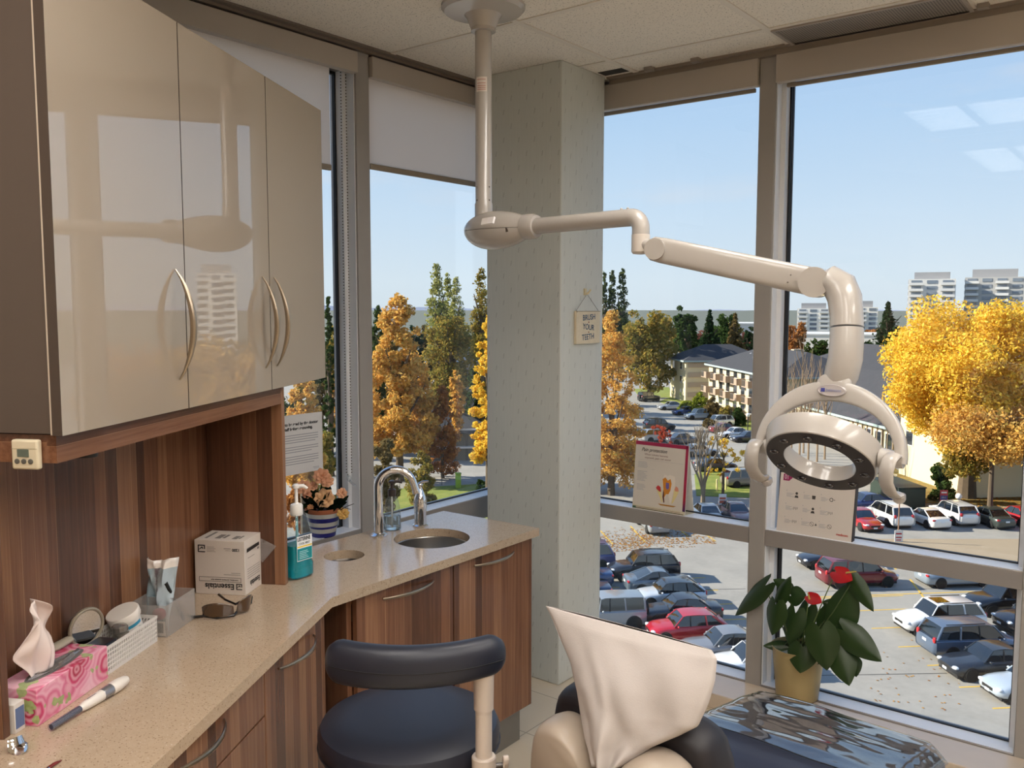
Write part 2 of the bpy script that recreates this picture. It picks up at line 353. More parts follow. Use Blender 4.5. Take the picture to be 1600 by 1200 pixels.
# paper notice taped to the far glass ---------------------------------------------------------------------------
x = XL-.099; pr = onx(503, 643, x); pb = onx(506, 733, x); w = .216; y1 = pr[1]
nr = tag(MB().box(x-.0006, x+.0006, y1-w, y1, pb[2], pr[2]).build('paper_notice', P('#dcdad8', .8), smooth=0), 'white printed notice sheet taped to the window behind the mouthwash bottle', 'notice')
ink = P('#16161a', .7); gry = P('#9a9aa0', .8); hN = pr[2]-pb[2]; yd, zd = (0, 1, 0), (0, 0, 1)
text('ted to be read by the doctor', .0155, (x+.001, y1-.022, pr[2]-.036), yd, zd, ink, nr, align='RIGHT', off=.0006); text('l staff before removing.', .0155, (x+.001, y1-.048, pr[2]-.054), yd, zd, ink, nr, align='RIGHT', off=.0006)
b = MB(); zz = pr[2]-.078; r_ = random.Random(3)
for blk in (4, 3, 4):
    for i in range(blk): e = .022 if i < blk-1 else .022+.06*r_.random(); b.box(x+.0007, x+.0009, y1-w+.02, y1-e, zz-.0016, zz+.0012); zz -= .0092
    zz -= .009
b.box(x+.0007, x+.0009, y1-.05, y1-.02, pb[2]+.015, pb[2]+.017); b.box(x+.0007, x+.0009, y1-.045, y1-.02, pb[2]+.01, pb[2]+.0115)
b.build('text_lines', gry, nr, smooth=0)
# ------------------------------------------------------------------ counter run
ZT = .81; OFF, OB, DF = -.823, -1.22, -.973
def cf(off, s, z): return tuple(CF @ Vector((off, s, z)))
def cinv(p): q = CF.inverted() @ Vector(tuple(map(float, p))); return q
# worktop with two round holes
m = mat0('speckled quartz'); nt = NT(m); v = nt.scaled((1, 1, 1))
a = nt.noise(v, 210, 2); b2 = nt.noise(v, 330, 2); c0 = nt.noise(v, 60, 4)
col = nt.mix(c0, '#ab967e', '#b9a48d'); col = nt.mix(nt.math('MULTIPLY', nt.math('GREATER_THAN', a, .63), .6), col, '#7b6249'); col = nt.mix(nt.math('MULTIPLY', nt.math('GREATER_THAN', b2, .69), .45), col, '#efe6da')
bs(nt, col, .16, coat=.3, spec=.5); M_q = m
kink = (-1.82, 1.533); endR = (-1.82, 2.493)
p0 = cf(OFF, .35, 0); pb = cf(OB, .35, 0); pbk = cf(OB, 1.90, 0)
outer = [p0[:2], kink, endR, (-2.271, 2.478), (-2.271, (OB+.8695*2.271)/.494), pb[:2]]
SK, HK = (-2.03, 2.155), (-2.104, 1.826)
cir = lambda c, r, n: [(c[0]+r*math.cos(2*math.pi*i/n), c[1]+r*math.sin(2*math.pi*i/n)) for i in range(n)]
loops = [outer, cir(SK, .13, 56), cir(HK, .064, 40)]
flat = [p for l in loops for p in l]; tris = tessellate_polygon([[Vector((x, y, 0)) for x, y in l] for l in loops])
wt = MB(); n = len(flat); th = .028
wt.add([(x, y, ZT) for x, y in flat]+[(x, y, ZT-th) for x, y in flat], [t for t in tris]+[tuple(n+i for i in reversed(t)) for t in tris])
o = 0
for l in loops:
    k = len(l); q = len(wt.f); wt.f += [(o+i, o+(i+1) % k, n+o+(i+1) % k, n+o+i) for i in range(k)]; wt.m += [0]*k; o += k
tag(wt.build('worktop', M_q), 'cream speckled quartz worktop with a bend and two round cut-outs', 'worktop')
# sink bowl and bin ring
sk = thing('sink', 'round stainless steel bowl set under the worktop below the tap', 'sink', (SK[0], SK[1], ZT-.16))
prof = [(.150, .132), (.134, .132), (.131, .128), (.128, .06), (.11, .018), (.04, .004), (.02, .003)]
MB().lathe(prof, (SK[0], SK[1], ZT-.16), 56, c0=False, c1=False).build('bowl', M_steel, sk, solid=.0015)
MB().lathe([(.021, .006), (.02, .008), (.004, .006)], (SK[0], SK[1], ZT-.16), 24).build('drain', M_chrome, sk)
wb = thing('waste_chute', 'small steel-rimmed round waste hole in the worktop left of the sink', 'waste chute', (HK[0], HK[1], ZT-.2))
MB().lathe([(.075, .171), (.0655, .171), (.062, .165), (.06, .06), (.055, 0), (.01, 0)], (HK[0], HK[1], ZT-.2), 40, c0=False).build('sleeve', P('#5a5450', .3, .9), wb, solid=.0012)
# tap
F0 = np.array([-2.19, 2.058, ZT]); sd_ = np.array([.80, .60, 0])
tp = thing('tap', 'tall chrome swan-neck tap beside the sink', 'tap', F0)
MB().lathe([(.029, 0), (.029, .006), (.024, .011), (.0165, .014), (.0165, .02)], tuple(F0), 32).build('base', M_chrome, tp)
rA = .062; zt = .172; pts = [F0+[0, 0, .012], F0+[0, 0, .08], F0+[0, 0, zt-.01]]+[F0+sd_*(rA-rA*math.cos(a))+np.array([0, 0, zt+rA*math.sin(a)]) for a in np.linspace(0, R(166), 22)]
tip = pts[-1]; dirn = (pts[-1]-pts[-2]); dirn = dirn/np.linalg.norm(dirn); pts += [tip+dirn*.03]
MB().tube(pts, [.0165]*3+list(np.linspace(.0162, .0125, 22))+[.0125], 20).build('spout', M_chrome, tp)
MB().tube([pts[-1]-dirn*.004, pts[-1]+dirn*.006], .0142, 20).build('aerator', M_chrome, tp)
L0 = np.array([-2.176, 2.25, ZT])
lv = thing('tap_lever', 'chrome bottle-shaped mixer lever standing right of the tap', 'tap lever', L0)
MB().lathe([(.028, 0), (.028, .005), (.022, .009), (.0215, .05), (.024, .085), (.022, .105), (.012, .128), (.0075, .138), (.007, .148)], tuple(L0), 32).build('body', M_chrome, lv)
b = MB(); b.ball(tuple(L0+[0, 0, .152]), (.011, .011, .008), 14, 8); b.tube([L0+[-.004, -.003, .155], L0+[.01, .006, .163], L0+[.028, .014, .166]], [.005, .0045, .003], 10); b.build('handle', M_chrome, lv)
# soap bottle
S0 = np.array([-2.216, 2.148, ZT]); M_clr = clear_mat('clear plastic shell', '#eef3f4', .02, 1.45, 1.8, .06, '#dfe6e8'); sp_ = thing('soap_bottle', 'clear soap bottle with dark pump behind the tap', 'soap bottle', S0)
def ov(prof, o, ry=.62, n=28, rot=R(52)):
    return [[(o[0]+r*math.cos(a)*math.cos(rot)-r*ry*math.sin(a)*math.sin(rot), o[1]+r*math.cos(a)*math.sin(rot)+r*ry*math.sin(a)*math.cos(rot), o[2]+z) for a in [2*math.pi*j/n for j in range(n)]] for r, z in prof]
MB().rings(ov([(.026, 0), (.031, .004), (.031, .05), (.0285, .08), (.022, .108), (.014, .12), (.0125, .128)], S0), c1=False).build('bottle', M_clr, sp_)
MB().rings(ov([(.024, .003), (.0295, .006), (.0295, .052), (.0294, .0525)], S0)).build('liquid', P('#dfeef6', .02, trans=1, ior=1.33), sp_)
dk = P('#3c3230', .3)
b = MB(); b.lathe([(.014, .124), (.0145, .128), (.0145, .146), (.011, .148), (.006, .150), (.0055, .168), (.012, .170), (.013, .176), (.008, .179)], tuple(S0), 24); b.tube([S0+[0, 0, .174], S0+[.018, .014, .175], S0+[.03, .022, .171]], [.0055, .005, .0035], 10); b.build('pump', dk, sp_)
MB().cyl(S0+[0, 0, .125], S0+[0, 0, .01], .0028, 8).build('dip_tube', P('#e8e8e8', .3), sp_)
# mouthwash
B0 = np.array([-2.046, 1.597, ZT]); BR = R(2); bn = np.array([math.cos(BR), math.sin(BR), 0]); bt = np.array([-bn[1], bn[0], 0]); BF = Matrix.Rotation(BR, 4, 'Z'); mo = thing('mouthwash_bottle', 'clear bottle of teal mouthwash with white pump at the end of the wooden panel', 'bottle', B0)
def rr(w, d, z, o, e=.45, rot=BR, n=36):
    out = []
    for j in range(n):
        a = 2*math.pi*j/n; x = w*math.copysign(abs(math.cos(a))**e, math.cos(a)); y = d*math.copysign(abs(math.sin(a))**e, math.sin(a))
        out.append((o[0]+x*math.cos(rot)-y*math.sin(rot), o[1]+x*math.sin(rot)+y*math.cos(rot), o[2]+z))
    return out
body = [(.030, .036, 0), (.034, .041, .006), (.034, .041, .042), (.031, .037, .05), (.031, .037, .125), (.030, .036, .15), (.025, .03, .172), (.015, .017, .186), (.0125, .0125, .19)]
MB().rings([rr(w, d, z, B0) for w, d, z in body], c1=False).build('bottle', clear_mat('clear bottle', '#f6fafa', .02, 1.45, 1.6), mo)
liq = [(.028, .034, .003), (.0325, .0395, .008), (.0325, .0395, .041), (.0295, .0355, .05), (.0295, .0355, .098), (.0294, .0354, .0985)]
m = mat0('teal liquid'); nt = NT(m); pbs = bs(nt, '#12b4c0', .03, trans=.6, ior=1.33)
MB().rings([rr(w, d, z, B0) for w, d, z in liq]).build('liquid', m, mo)
b = MB(); b.lathe([(.017, .184), (.0185, .187), (.0185, .212), (.016, .216), (.006, .22), (.005, .222), (.0048, .262), (.010, .264), (.011, .272), (.006, .276)], tuple(B0), 24)
b.tube([B0+[0, 0, .268], B0+bn*.016+bt*.014+[0, 0, .270], B0+bn*.024+bt*.022+[0, 0, .262]], [.0065, .006, .0042], 10); b.build('pump', M_white, mo)
MB().cyl(B0+[0, 0, .185], B0+[0, 0, .012], .0042, 8).build('dip_tube', P('#9fd6dc', .2, trans=.4), mo)
lx = B0+bn*.0318; yv = bt
lab = MB(BF); q = (BF.inverted() @ Vector(tuple(lx))); lab.box(q.x-.0002, q.x+.0006, q.y-.028, q.y+.028, ZT+.055, ZT+.128, 0); lab.box(q.x+.0006, q.x+.0009, q.y-.027, q.y+.027, ZT+.057, ZT+.092, 1); lab.box(q.x+.0006, q.x+.0009, q.y-.027, q.y+.027, ZT+.095, ZT+.099, 2)
for i in range(5): lab.box(q.x+.0009, q.x+.0011, q.y-.02, q.y+.014-.004*(i % 3), ZT+.062+i*.005, ZT+.0635+i*.005, 3)
lab.build('label', [P('#e9ecec', .4), P('#0f8890', .4), P('#e8c63a', .4), P('#bfe3e4', .5)], mo, smooth=0)
text('LISTERINE', .0150, lx+bn*.001-bt*.0262+[0, 0, .119], bt, (0, 0, 1), P('#14181c', .4), mo, off=.0004, sx=.72); text('COOL MINT', .0088, lx+bn*.001-bt*.022+[0, 0, .1055], bt, (0, 0, 1), P('#14343c', .4), mo, sx=.85)
# flower pot on the low sill behind the worktop
Q0 = np.array([-2.612, 2.165, .722]); fp = thing('flower_pot', 'blue and white striped clay pot of artificial peach flowers on the left sill', 'potted flowers', Q0)
prof = [(.044, 0), (.047, .004)]+[(.047+.019*i/10, .01+.0085*i) for i in range(11)]+[(.066, .10), (.069, .101), (.069, .112), (.064, .112), (.062, .095)]
pt = MB(); N = 40
for i in range(len(prof)-1):
    z = (prof[i][1]+prof[i+1][1])/2; mi = 2 if z > .094 else int(z/.0157) % 2
    pt.lathe([prof[i], prof[i+1]], tuple(Q0), N, mi, c0=(i == 0), c1=(i == len(prof)-2))
pt.build('pot', [P('#2a2c78', .35), P('#c9c6bd', .4), P('#a9623e', .7)], fp)
MB().lathe([(.06, .09), (.03, .1), (.003, .104)], tuple(Q0), 20).build('soil', P('#2a2018', .95, bmp=.6), fp)
M_lf = leaf_mat('dark artificial leaves', ['#141a14', '#1d281b', '#26331f'], .15)
def blade(mb, a, tipv, wid, nrm, curl=.15, heart=0, n=8, mi=0):
    """a leaf blade from its base to its tip, cupped, facing nrm"""
    a = np.array(a, float); tv = np.array(tipv, float)-a; L = np.linalg.norm(tv); t = tv/L; nn = np.array(nrm, float); nn = nn-t*(nn@t); nn = nn/np.linalg.norm(nn); sdv = np.cross(t, nn)
    pr = []
    for i in range(n+1):
        u = i/n
        if heart: w = .78+.88*u if u < .25 else max(0, math.cos((u-.25)/.75*1.5708))**.82*(1-.12*u)
        else: w = math.sin(math.pi*u**.8)**.8
        pr.append((u, max(.002, w)))
    def fn(i, j):
        k = min(n, int(round(i*n))); u, w = pr[k]; v = (j-.5)*2; back = heart*.24*L*math.sin(math.pi*min(1, abs(v)*.9))*(1-u)**4 if heart else 0
        p = a+t*(u*L-back)+sdv*(v*wid/2*w)+nn*(curl*L*(.5-2*(u-.45)**2)*.5-abs(v)**1.6*w*wid*.16)
        return tuple(p)
    mb.grid(fn, n, 6, mi)
r_ = random.Random(11); b = MB()
for i in range(46):
    a = r_.random()*6.28; e = r_.uniform(.15, 1.2); d = np.array([math.cos(a)*math.cos(e), math.sin(a)*math.cos(e), math.sin(e)])
    o = Q0+[0, 0, .095]; s0 = o+d*r_.uniform(.01, .05); e0 = o+d*r_.uniform(.075, .115); s0[0] = max(s0[0], -2.655); e0[0] = max(e0[0], -2.66)
    blade(b, s0, e0, r_.uniform(.022, .036), (d[1], -d[0], .8), .2)
b.build('foliage', M_lf, fp, smooth=60, fix=False)
fl = [(466, 760, .05), (489, 760, .032), (503, 745, .056), (511, 752, .045), (507, 779, .066), (534, 771, .036), (485, 793, .022), (536, 803, .04), (478, 772, .03)]
pe = ['#dba07c', '#d9a27f', '#d89c78', '#dfa883', '#e0b080', '#d9a27c', '#d9a070', '#e0b365', '#d79a78']
for i, (x, y, s) in enumerate(fl):
    c = ond(x, y, 3.33); c[0] = max(c[0], -2.63); b = MB(); d0 = O-c; d0 = d0/np.linalg.norm(d0)+np.array([0, 0, .35]); d0 = d0/np.linalg.norm(d0); u0 = np.cross(d0, [0, 0, 1]); u0 = u0/np.linalg.norm(u0); w0 = np.cross(d0, u0)
    for ring, (rad, cnt, tilt) in enumerate(((s*.62, 8, .3), (s*.42, 6, .8), (s*.24, 5, 1.4))):
        for k in range(cnt):
            a = 2*math.pi*(k+.5*ring)/cnt+r_.random()*.3; d = u0*math.cos(a)+w0*math.sin(a); blade(b, c+d*s*.03, c+d*rad+d0*rad*tilt*.7, rad*.95, d0-d*tilt*.5, .12, n=6)
    b.build('flower', P(pe[i], .7, var=.1, vs=60), fp, smooth=60, fix=False, solid=.0008)
b = MB(); b.tube([ond(532, 797, 3.32), ond(540, 792, 3.3), ond(553, 787, 3.28)], [.0018, .0016, .001], 6); b.tube([ond(538, 793, 3.3), ond(548, 796, 3.29)], [.0014, .0008], 6); b.tube([Q0+[0, 0, .1], ond(534, 800, 3.33)], .0018, 6)
b.build('stem', P('#1c2018', .6), fp)
# base cabinets ------------------------------------------------------------------------------------------------
def bow(mb, a, c, nrm, out=.028, r=.0058, flat=.75, n=14, pinch=.55):
    a = np.array(a, float); c = np.array(c, float); nv = np.array(nrm, float)
    mb.tube([a+(c-a)*t+nv*(.002+out*math.sin(math.pi*t)**.8) for t in np.linspace(0, 1, n)], [r*(pinch+(1-pinch)*math.sin(math.pi*t)) for t in np.linspace(0, 1, n)], 10, flat=flat)
xf = -1.842; ZK = .16
yA, yB, yC = onx(557, 940, xf)[1], onx(708.5, 884, xf)[1], 2.478
sc_ = thing('sink_cabinet', 'striped walnut sink cabinet with two doors under the worktop', 'cabinet', (-2.05, 2.0, 0))
b = MB(); b.box(-2.26, -2.242, yA-.02, yC, ZK, ZT-th); b.box(-2.242, xf-.021, yC-.018, yC, ZK, ZT-th); b.box(-2.242, xf-.021, yA-.02, yA-.002, ZK, ZT-th); b.box(-2.242, xf-.021, yA-.002, yC-.018, ZK, ZK+.018); b.box(xf-.06, xf-.021, yA-.002, yC-.018, ZT-th-.03, ZT-th); b.build('carcass', W_v, sc_); MB().box(-2.24, -1.898, yA-.1, 2.481, 0, ZK).build('toe_kick', P('#86827c', .35, .5, var=.05, vs=30), sc_)
for y0, y1, h0, h1 in ((yA, yB-.002, (598, 935), (677, 908)), (yB+.002, yC, (741, 884), (802, 862))):
    d = MB().box(xf-.02, xf, y0, y1, ZK-.005, ZT-th-.004).build('door', W_v, sc_, bevel=.0015); a = onx(*h0, xf); c = onx(*h1, xf); zc_ = (a[2]+c[2])/2; a[2] = c[2] = zc_
    b = MB(); bow(b, a, c, (1, 0, 0)); b.build('handle', M_nickel, d)
of = OFF-.018; pp = cf(of, 0, 0)
sD = cinv(onp(413, 1050, pp, cn)).y; sE = cinv(onp(505.6, 962, pp, cn)).y
dc = thing('drawer_cabinet', 'striped walnut base cabinet with drawers and a door at the near bend of the worktop', 'cabinet', cf(-1.05, 1.4, 0), CF)
MB(CF).box(OB+.02, of-.021, .4, 2.13, ZK, ZT-th).build('carcass', W_v, dc); MB(CF).box(OB+.02, of-.07, .4, 2.1, 0, ZK).build('toe_kick', P('#86827c', .35, .5, var=.05, vs=30), dc)
MB(CF).box(of-.02, of, sE+.003, 2.195, ZK, ZT-th-.004).build('filler', W_v, dc)
zd = onp(413, 1119.5, pp, cn)[2]
def front(nm, s0, s1, z0, z1, hx=None):
    d = MB(CF).box(of-.02, of, s0, s1, z0, z1).build(nm, W_v, dc, bevel=.0015)
    if hx:
        a = onp(*hx[0], pp, cn); c = onp(*hx[1], pp, cn); a[2] = c[2] = (a[2]+c[2])/2; b = MB(); bow(b, a, c, cn, .034); b.build('handle', M_nickel, d)
front('door', sD+.002, sE-.001, ZK, ZT-th-.004, ((436, 1041), (489, 996)))
sG = sD-.62
front('drawer', sG, sD-.002, zd+.002, ZT-th-.004, ((262, 1205), (349, 1130))); front('drawer', sG, sD-.002, ZK, zd-.002); front('door', .42, sG-.003, ZK, ZT-th-.004)
# splashback, end panels, rail ----------------------------------------------------------------------------------------
sb = thing('splashback', 'glossy striped walnut back panel behind the worktop', 'back panel', cf(OB, 1.8, ZT), CF)
MB(CF).box(OB-.018, OB-.0005, .4, 2.335, ZT, 1.33).build('panel', W_v, sb)
ep = MB(CF).box(OB, -.993, 2.3145, 2.335, ZT, 1.379).build('end_panel', wood_mat('walnut end panel', 'X', rough=.25), bevel=.0012); tag(ep, 'walnut end panel standing on the worktop beside the white carton', 'panel')
np_ = MB(CF).box(OB, -1.144, 1.386, 1.404, ZT, 1.33).build('end_panel', wood_mat('walnut near panel', 'X', rough=.25), bevel=.0012); tag(np_, 'walnut upright panel at the left edge beside the tissue box', 'panel')
# wall cabinet
wc = thing('wall_cabinet', 'glossy cream three-door wall cabinet over the worktop', 'wall cabinet', cf(-1.15, 2.0, 1.38), CF)
m = mat0('gloss cream lacquer'); nt = NT(m); p_ = bs(nt, '#9d8f7f', .35, coat=1, croug=.012, spec=.4); p_.inputs['Coat IOR'].default_value = 1.9; M_gl = m
zb, zt_ = 1.381, 2.197; M_side = P('#52463e', .5, var=.04, vs=20)
b = MB(CF); b.box(-1.32, -.9955, 1.357, 2.607, zb+.002, zt_-.002); b.build('carcass', M_side, wc)
b = MB(CF); b.box(-.9985, -.9945, 1.3545, 1.3585, zb, zt_); b.build('edge_band', P('#cdbfae', .4), wc)
ds = [1.348, 1.773, 2.209, 2.613]; hnd = [((273, 421), (280, 593)), ((409, 432), (414.5, 575)), ((427, 433), (432, 572))]
for i in range(3):
    b = MB(CF).box(DF-.019, DF, ds[i]+.0018, ds[i+1]-.0018, zb, zt_); b.m = [1, 1, 1, 1, 1, 0]; d = b.build('door', [M_gl, P('#43372f', .45)], wc); pd = cf(DF, 0, 0)
    a = onp(*hnd[i][0], pd, cn); c = onp(*hnd[i][1], pd, cn); b = MB(); bow(b, a, c, cn, .036, .0075, .9, pinch=.25); b.build('handle', M_nickel, d)
lr = thing('light_rail', 'walnut pelmet rail under the wall cabinet', 'rail', cf(-1.0, 1.9, 1.33), CF)
MB(CF).box(-1.012, -.994, 1.362, 2.314, 1.331, 1.3805).build('front_rail', W_h, lr); MB(CF).box(OB, -1.012, 1.362, 1.378, 1.331, 1.3805).build('side_rail', wood_mat('walnut side rail', 'Z', rough=.2), lr)
b = MB(CF); q = cinv(onp(137, 717, cf(-1.03, 0, 0), cn)); b.lathe([(.018, 0), (.018, .012), (.0, .012)], (q.x, q.y, 1.331-.012), 20); tag(b.build('puck_light', P('#17120f', .4)), 'small dark round knob under the walnut rail', 'knob')
# kitchen timer on the side rail
def pside(x, y): return np.array(onp(x, y, cf(0, 1.362-.012, 0), cd))
ta, tb_, tc_ = pside(18, 684), pside(60, 686), pside(17, 735); ux = tb_-ta; ux[2] = 0; wT = np.linalg.norm(ux); ux /= wT; hT = .052
tmr = thing('kitchen_timer', 'small cream digital timer stuck under the wall cabinet', 'timer', (ta+tb_)/2-[0, 0, hT], fr_((0, 0, 0), ux, cd))
T = fr_(tuple((ta+tb_)/2-np.array([0, 0, hT/2+.002])), ux, (0, 0, 1)); hw = wT/2   # local: x right, y up, z towards the viewer
MB().cbox((0, 0, -.003), (wT, hT, .013), 0, T).build('case', P('#cfc3a8', .4), tmr, bevel=.004, seg=3); MB().cbox((-.002, .003, .0042), (wT*.42, hT*.25, .0012), 0, T).build('screen', P('#5d665c', .2), tmr)
for i in range(3): MB(T).lathe([(.0046, 0), (.0046, .0016), (.003, .0022)], (-wT*.27+i*wT*.25, -hT*.22, .0034), 14).build('button', P('#57544c', .5), tmr)
MB().cbox((0, hT*.2, .0036), (wT*.96, .0007, .0006), 0, T).build('seam', P('#8d8268', .5), tmr)
# ------------------------------------------------------------------ things on the worktop (counter frame: x = off, y = along)
def cfp(x, y, z=ZT): p = cinv(onz(x, y, z)); return p.x, p.y
# carton
bx0, bx1, by0, by1, bh = -1.2105, -1.064, 2.2105, 2.313, .152
cb = thing('carton', 'white cardboard carton with upside-down black print beside the end panel', 'box', cf((bx0+bx1)/2, (by0+by1)/2, ZT), CF)
M_card = P('#cfc5bb', .75, var=.03, vs=30); inkb = P('#1c1a1c', .7); inkg = P('#7b7570', .8)
MB(CF).box(bx0, bx1, by0, by1, ZT, ZT+bh).build('box', M_card, cb, bevel=.0012)
nf = tuple(-cd); yF = by0-.0006; xd = tuple(-cn); zd2 = (0, 0, -1)
def T1(s, sz, x, z, a='LEFT', mt=inkb, sx=1, off=0): text(s, sz, cf(x, yF, ZT+z), xd, zd2, mt, cb, align=a, sx=sx, off=off)
T1('Essentials', .0225, bx1-.032, .024, sx=1.0, off=.0004); T1('1200', .011, bx1-.014, .127, off=.0004); T1('UNIVERSAL ADHESIVE BARRIER FILM', .0052, bx1-.02, .0425, sx=.95)
b = MB(CF)
def strip(x0, x1, z0, z1, mi=0): b.box(x0, x1, yF-.0002, yF+.0004, ZT+z0, ZT+z1, mi)
for (x0, x1, z0, z1) in ((bx0+.012, bx1-.012, .0365, .0372), (bx0+.012, bx1-.012, .0482, .0489), (bx0+.012, bx0+.0127, .0365, .0489), (bx1-.0127, bx1-.012, .0365, .0489)): strip(x0, x1, z0, z1)
for c, r_s in (((bx1-.018, .024), .0085), ((bx0+.021, .128), .0105)):
    x, z = c
    for (x0, x1, z0, z1) in ((x-r_s, x+r_s, z-r_s, z-r_s*.72), (x-r_s, x+r_s, z+r_s*.72, z+r_s), (x-r_s, x-r_s*.72, z-r_s, z+r_s), (x+r_s*.72, x+r_s, z-r_s*.1, z+r_s)): strip(x0, x1, z0, z1)
    b.add([(x+r_s*u, yF-.0003, ZT+z+r_s*w) for u, w in ((.55, .1), (.2, .6), (-1.1, -.55), (-.95, -.2), (.15, .15), (.4, -.15))], [(0, 1, 4, 5), (1, 2, 3, 4)])
for (x0, x1, z) in ((bx1-.062, bx1-.014, .057), (bx1-.04, bx1-.014, .062)): strip(x0, x1, z-.0006, z+.0004, 1)
for i in range(4): strip(bx0+.037, bx0+.062-.004*(i % 2), .120+i*.0042, .1208+i*.0042, 1); 
strip(bx1-.056, bx1-.04, .124, .1248, 1); strip(bx1-.06, bx1-.04, .129, .1305, 1)
xs_ = bx1+.0004
def side(y0, y1, z0, z1, mi=0): b.box(xs_-.0005, xs_+.0003, y0, y1, ZT+z0, ZT+z1, mi)
for i in range(5): side(by0+.014, by1-.012, .043+i*.0065, .0437+i*.0065, 1)
for q in ((.014, .088, .128), (.02, .06, .1)): side(by0+q[0], by0+q[1], q[2]-.0005, q[2]+.0005, 1)
zt2 = ZT+bh+.0004
for (u0, u1, w0, w1) in ((.02, .028, .02, .085), (.05, .066, .02, .06), (.07, .078, .025, .06), (.1, .114, .02, .05), (.117, .122, .025, .055)): b.box(bx0+u0, bx0+u1, by0+w0, by0+w1, zt2-.0005, zt2+.0002, 1)
b.build('print_marks', [inkb, inkg], cb, smooth=0)
text('Essentials', .0215, cf(xs_+.0002, by1-.012, ZT+.026), tuple(-cd), zd2, inkb, cb, sx=.75, off=.0003); text('1200', .008, cf(xs_+.0002, by1-.012, ZT+.113), tuple(-cd), zd2, inkg, cb, sx=.75)
MB(CF).add([(xs_+.0004, by0+.012, ZT+.117), (xs_+.0004, by1-.012, ZT+.119), (xs_+.0004, by1-.012, ZT+.128), (xs_+.0004, by0+.012, ZT+.127)], [(0, 1, 2, 3)]).build('slot', P('#1b1310', .8), cb, smooth=0)
MB(CF).add([(bx1+.0005, by1-.002, ZT+.135), (bx1+.05, by1-.006, ZT+.115), (bx1+.006, by1-.004, ZT+.065), (bx1+.0005, by1-.002, ZT+.07)], [(0, 1, 2, 3)]).build('film_end', clear_mat('clear film', '#f2f0f0', .05, 1.5, 1.6, .1), cb, smooth=0, solid=.0004)
# sunglasses
gc = onz(345, 958, ZT); sg = thing('sunglasses', 'dark wraparound safety glasses lying open in front of the carton', 'glasses', gc)
M_fr = P('#17130f', .25); M_ln = P('#4a2f12', .06, trans=.25, coat=.5, spec=.8)
a0 = onz(302, 966, ZT+.006); a1 = onz(345, 972, ZT+.008); a2 = onz(382, 958, ZT+.014); a3 = onz(391, 944, ZT+.02)
h0 = onz(325, 962, ZT)
def lens(p, q, hgt, bulge, rows=8, cols=12, low=.004):
    p = np.array(p); q = np.array(q); d = q-p; nrm = np.array([d[1], -d[0], 0]); nrm /= np.linalg.norm(nrm); b = MB()
    def f(i, j):
        u = i; w = j; ww = math.sin(math.pi*(.08+.84*u))**.45
        return tuple(p+d*u+nrm*(bulge*math.sin(math.pi*u)+.006*w)+np.array([0, 0, low+hgt*(w*ww+(1-ww)*.35)]))
    b.grid(f, cols, rows); return b
L1, L2 = onz(317, 967, ZT), onz(366, 966, ZT); L3, L4 = onz(369, 963, ZT), onz(391, 951, ZT)
lens(L1, L2, .042, .012).build('lens', M_ln, sg, solid=.0015); lens(L3, L4, .044, .012).build('lens', M_ln, sg, solid=.0015)
b = MB(); up = np.array([0, 0, 1.])
n1 = np.array([(L2-L1)[1], -(L2-L1)[0], 0]); n1 /= np.linalg.norm(n1)
b.tube([L1+up*.008, (L1+L2)/2+n1*.013+up*.006, L2+up*.008, L3+up*.01, L4+up*.014], [.0035, .003, .0035, .0035, .004], 10)
b.tube([L4+up*.014, L4+up*.03+np.array([-.005, .008, 0])], [.005, .004], 8); b.build('frame', M_fr, sg)
MB().tube([L1+up*.007, onz(303, 964, ZT+.005), onz(299, 963, ZT+.004)], [.0038, .0034, .003], 10).build('temple', M_fr, sg)
MB().tube([L4+up*.03+np.array([-.005, .008, 0]), onz(368, 944, ZT+.034), onz(352, 937, ZT+.04), onz(342, 929, ZT+.036)], [.0034, .003, .0028, .0034], 10).build('temple', M_fr, sg)
# divided clear bin
M_frost = clear_mat('frosted plastic', '#f2f0ee', .25, 1.45, 1.2, .2, '#f0ebe6')
cx0, cx1, cy0, cy1, chh = -1.213, -1.114, 1.893, 2.03, .078
bn_ = thing('plastic_bin', 'frosted clear plastic bin holding a pouch and a pen', 'bin', cf((cx0+cx1)/2, (cy0+cy1)/2, ZT), CF)
def tray(x0, x1, y0, y1, z0, h, t, mi=0, b=None, tp=.0):
    b = b or MB(CF); b.box(x0, x1, y0, y1, z0, z0+t, mi)
    for q in ((x0, x1, y0, y0+t), (x0, x1, y1-t, y1), (x0, x0+t, y0+t, y1-t), (x1-t, x1, y0+t, y1-t)): b.box(*q, z0+t, z0+h, mi)
    return b
tray(cx0, cx1, cy0, cy1, ZT, chh, .0018).build('tray', M_frost, bn_, bevel=.0008); MB(CF).box(cx0+.002, cx1-.002, (cy0+cy1)/2-.001, (cy0+cy1)/2+.001, ZT+.002, ZT+chh-.004).build('divider', M_frost, bn_)
sk_ = thing('barcode_card', 'small card with a barcode inside the near end of the frosted bin', 'card', cf(cx1-.02, cy0+.006, ZT+.002), CF)
MB(CF).box(cx1-.042, cx1-.006, cy0+.003, cy0+.0045, ZT+.003, ZT+.038).build('card', [P('#e6e0da', .6)], sk_, smooth=0)
b = MB(CF); b.box(cx1-.042, cx1-.029, cy0+.0024, cy0+.003, ZT+.005, ZT+.036)
for i in range(9): b.box(cx1-.024+i*.0016, cx1-.0234+i*.0016+.0006*(i % 2), cy0+.0024, cy0+.003, ZT+.01, ZT+.034)
b.build('barcode', inkb, sk_, smooth=0)
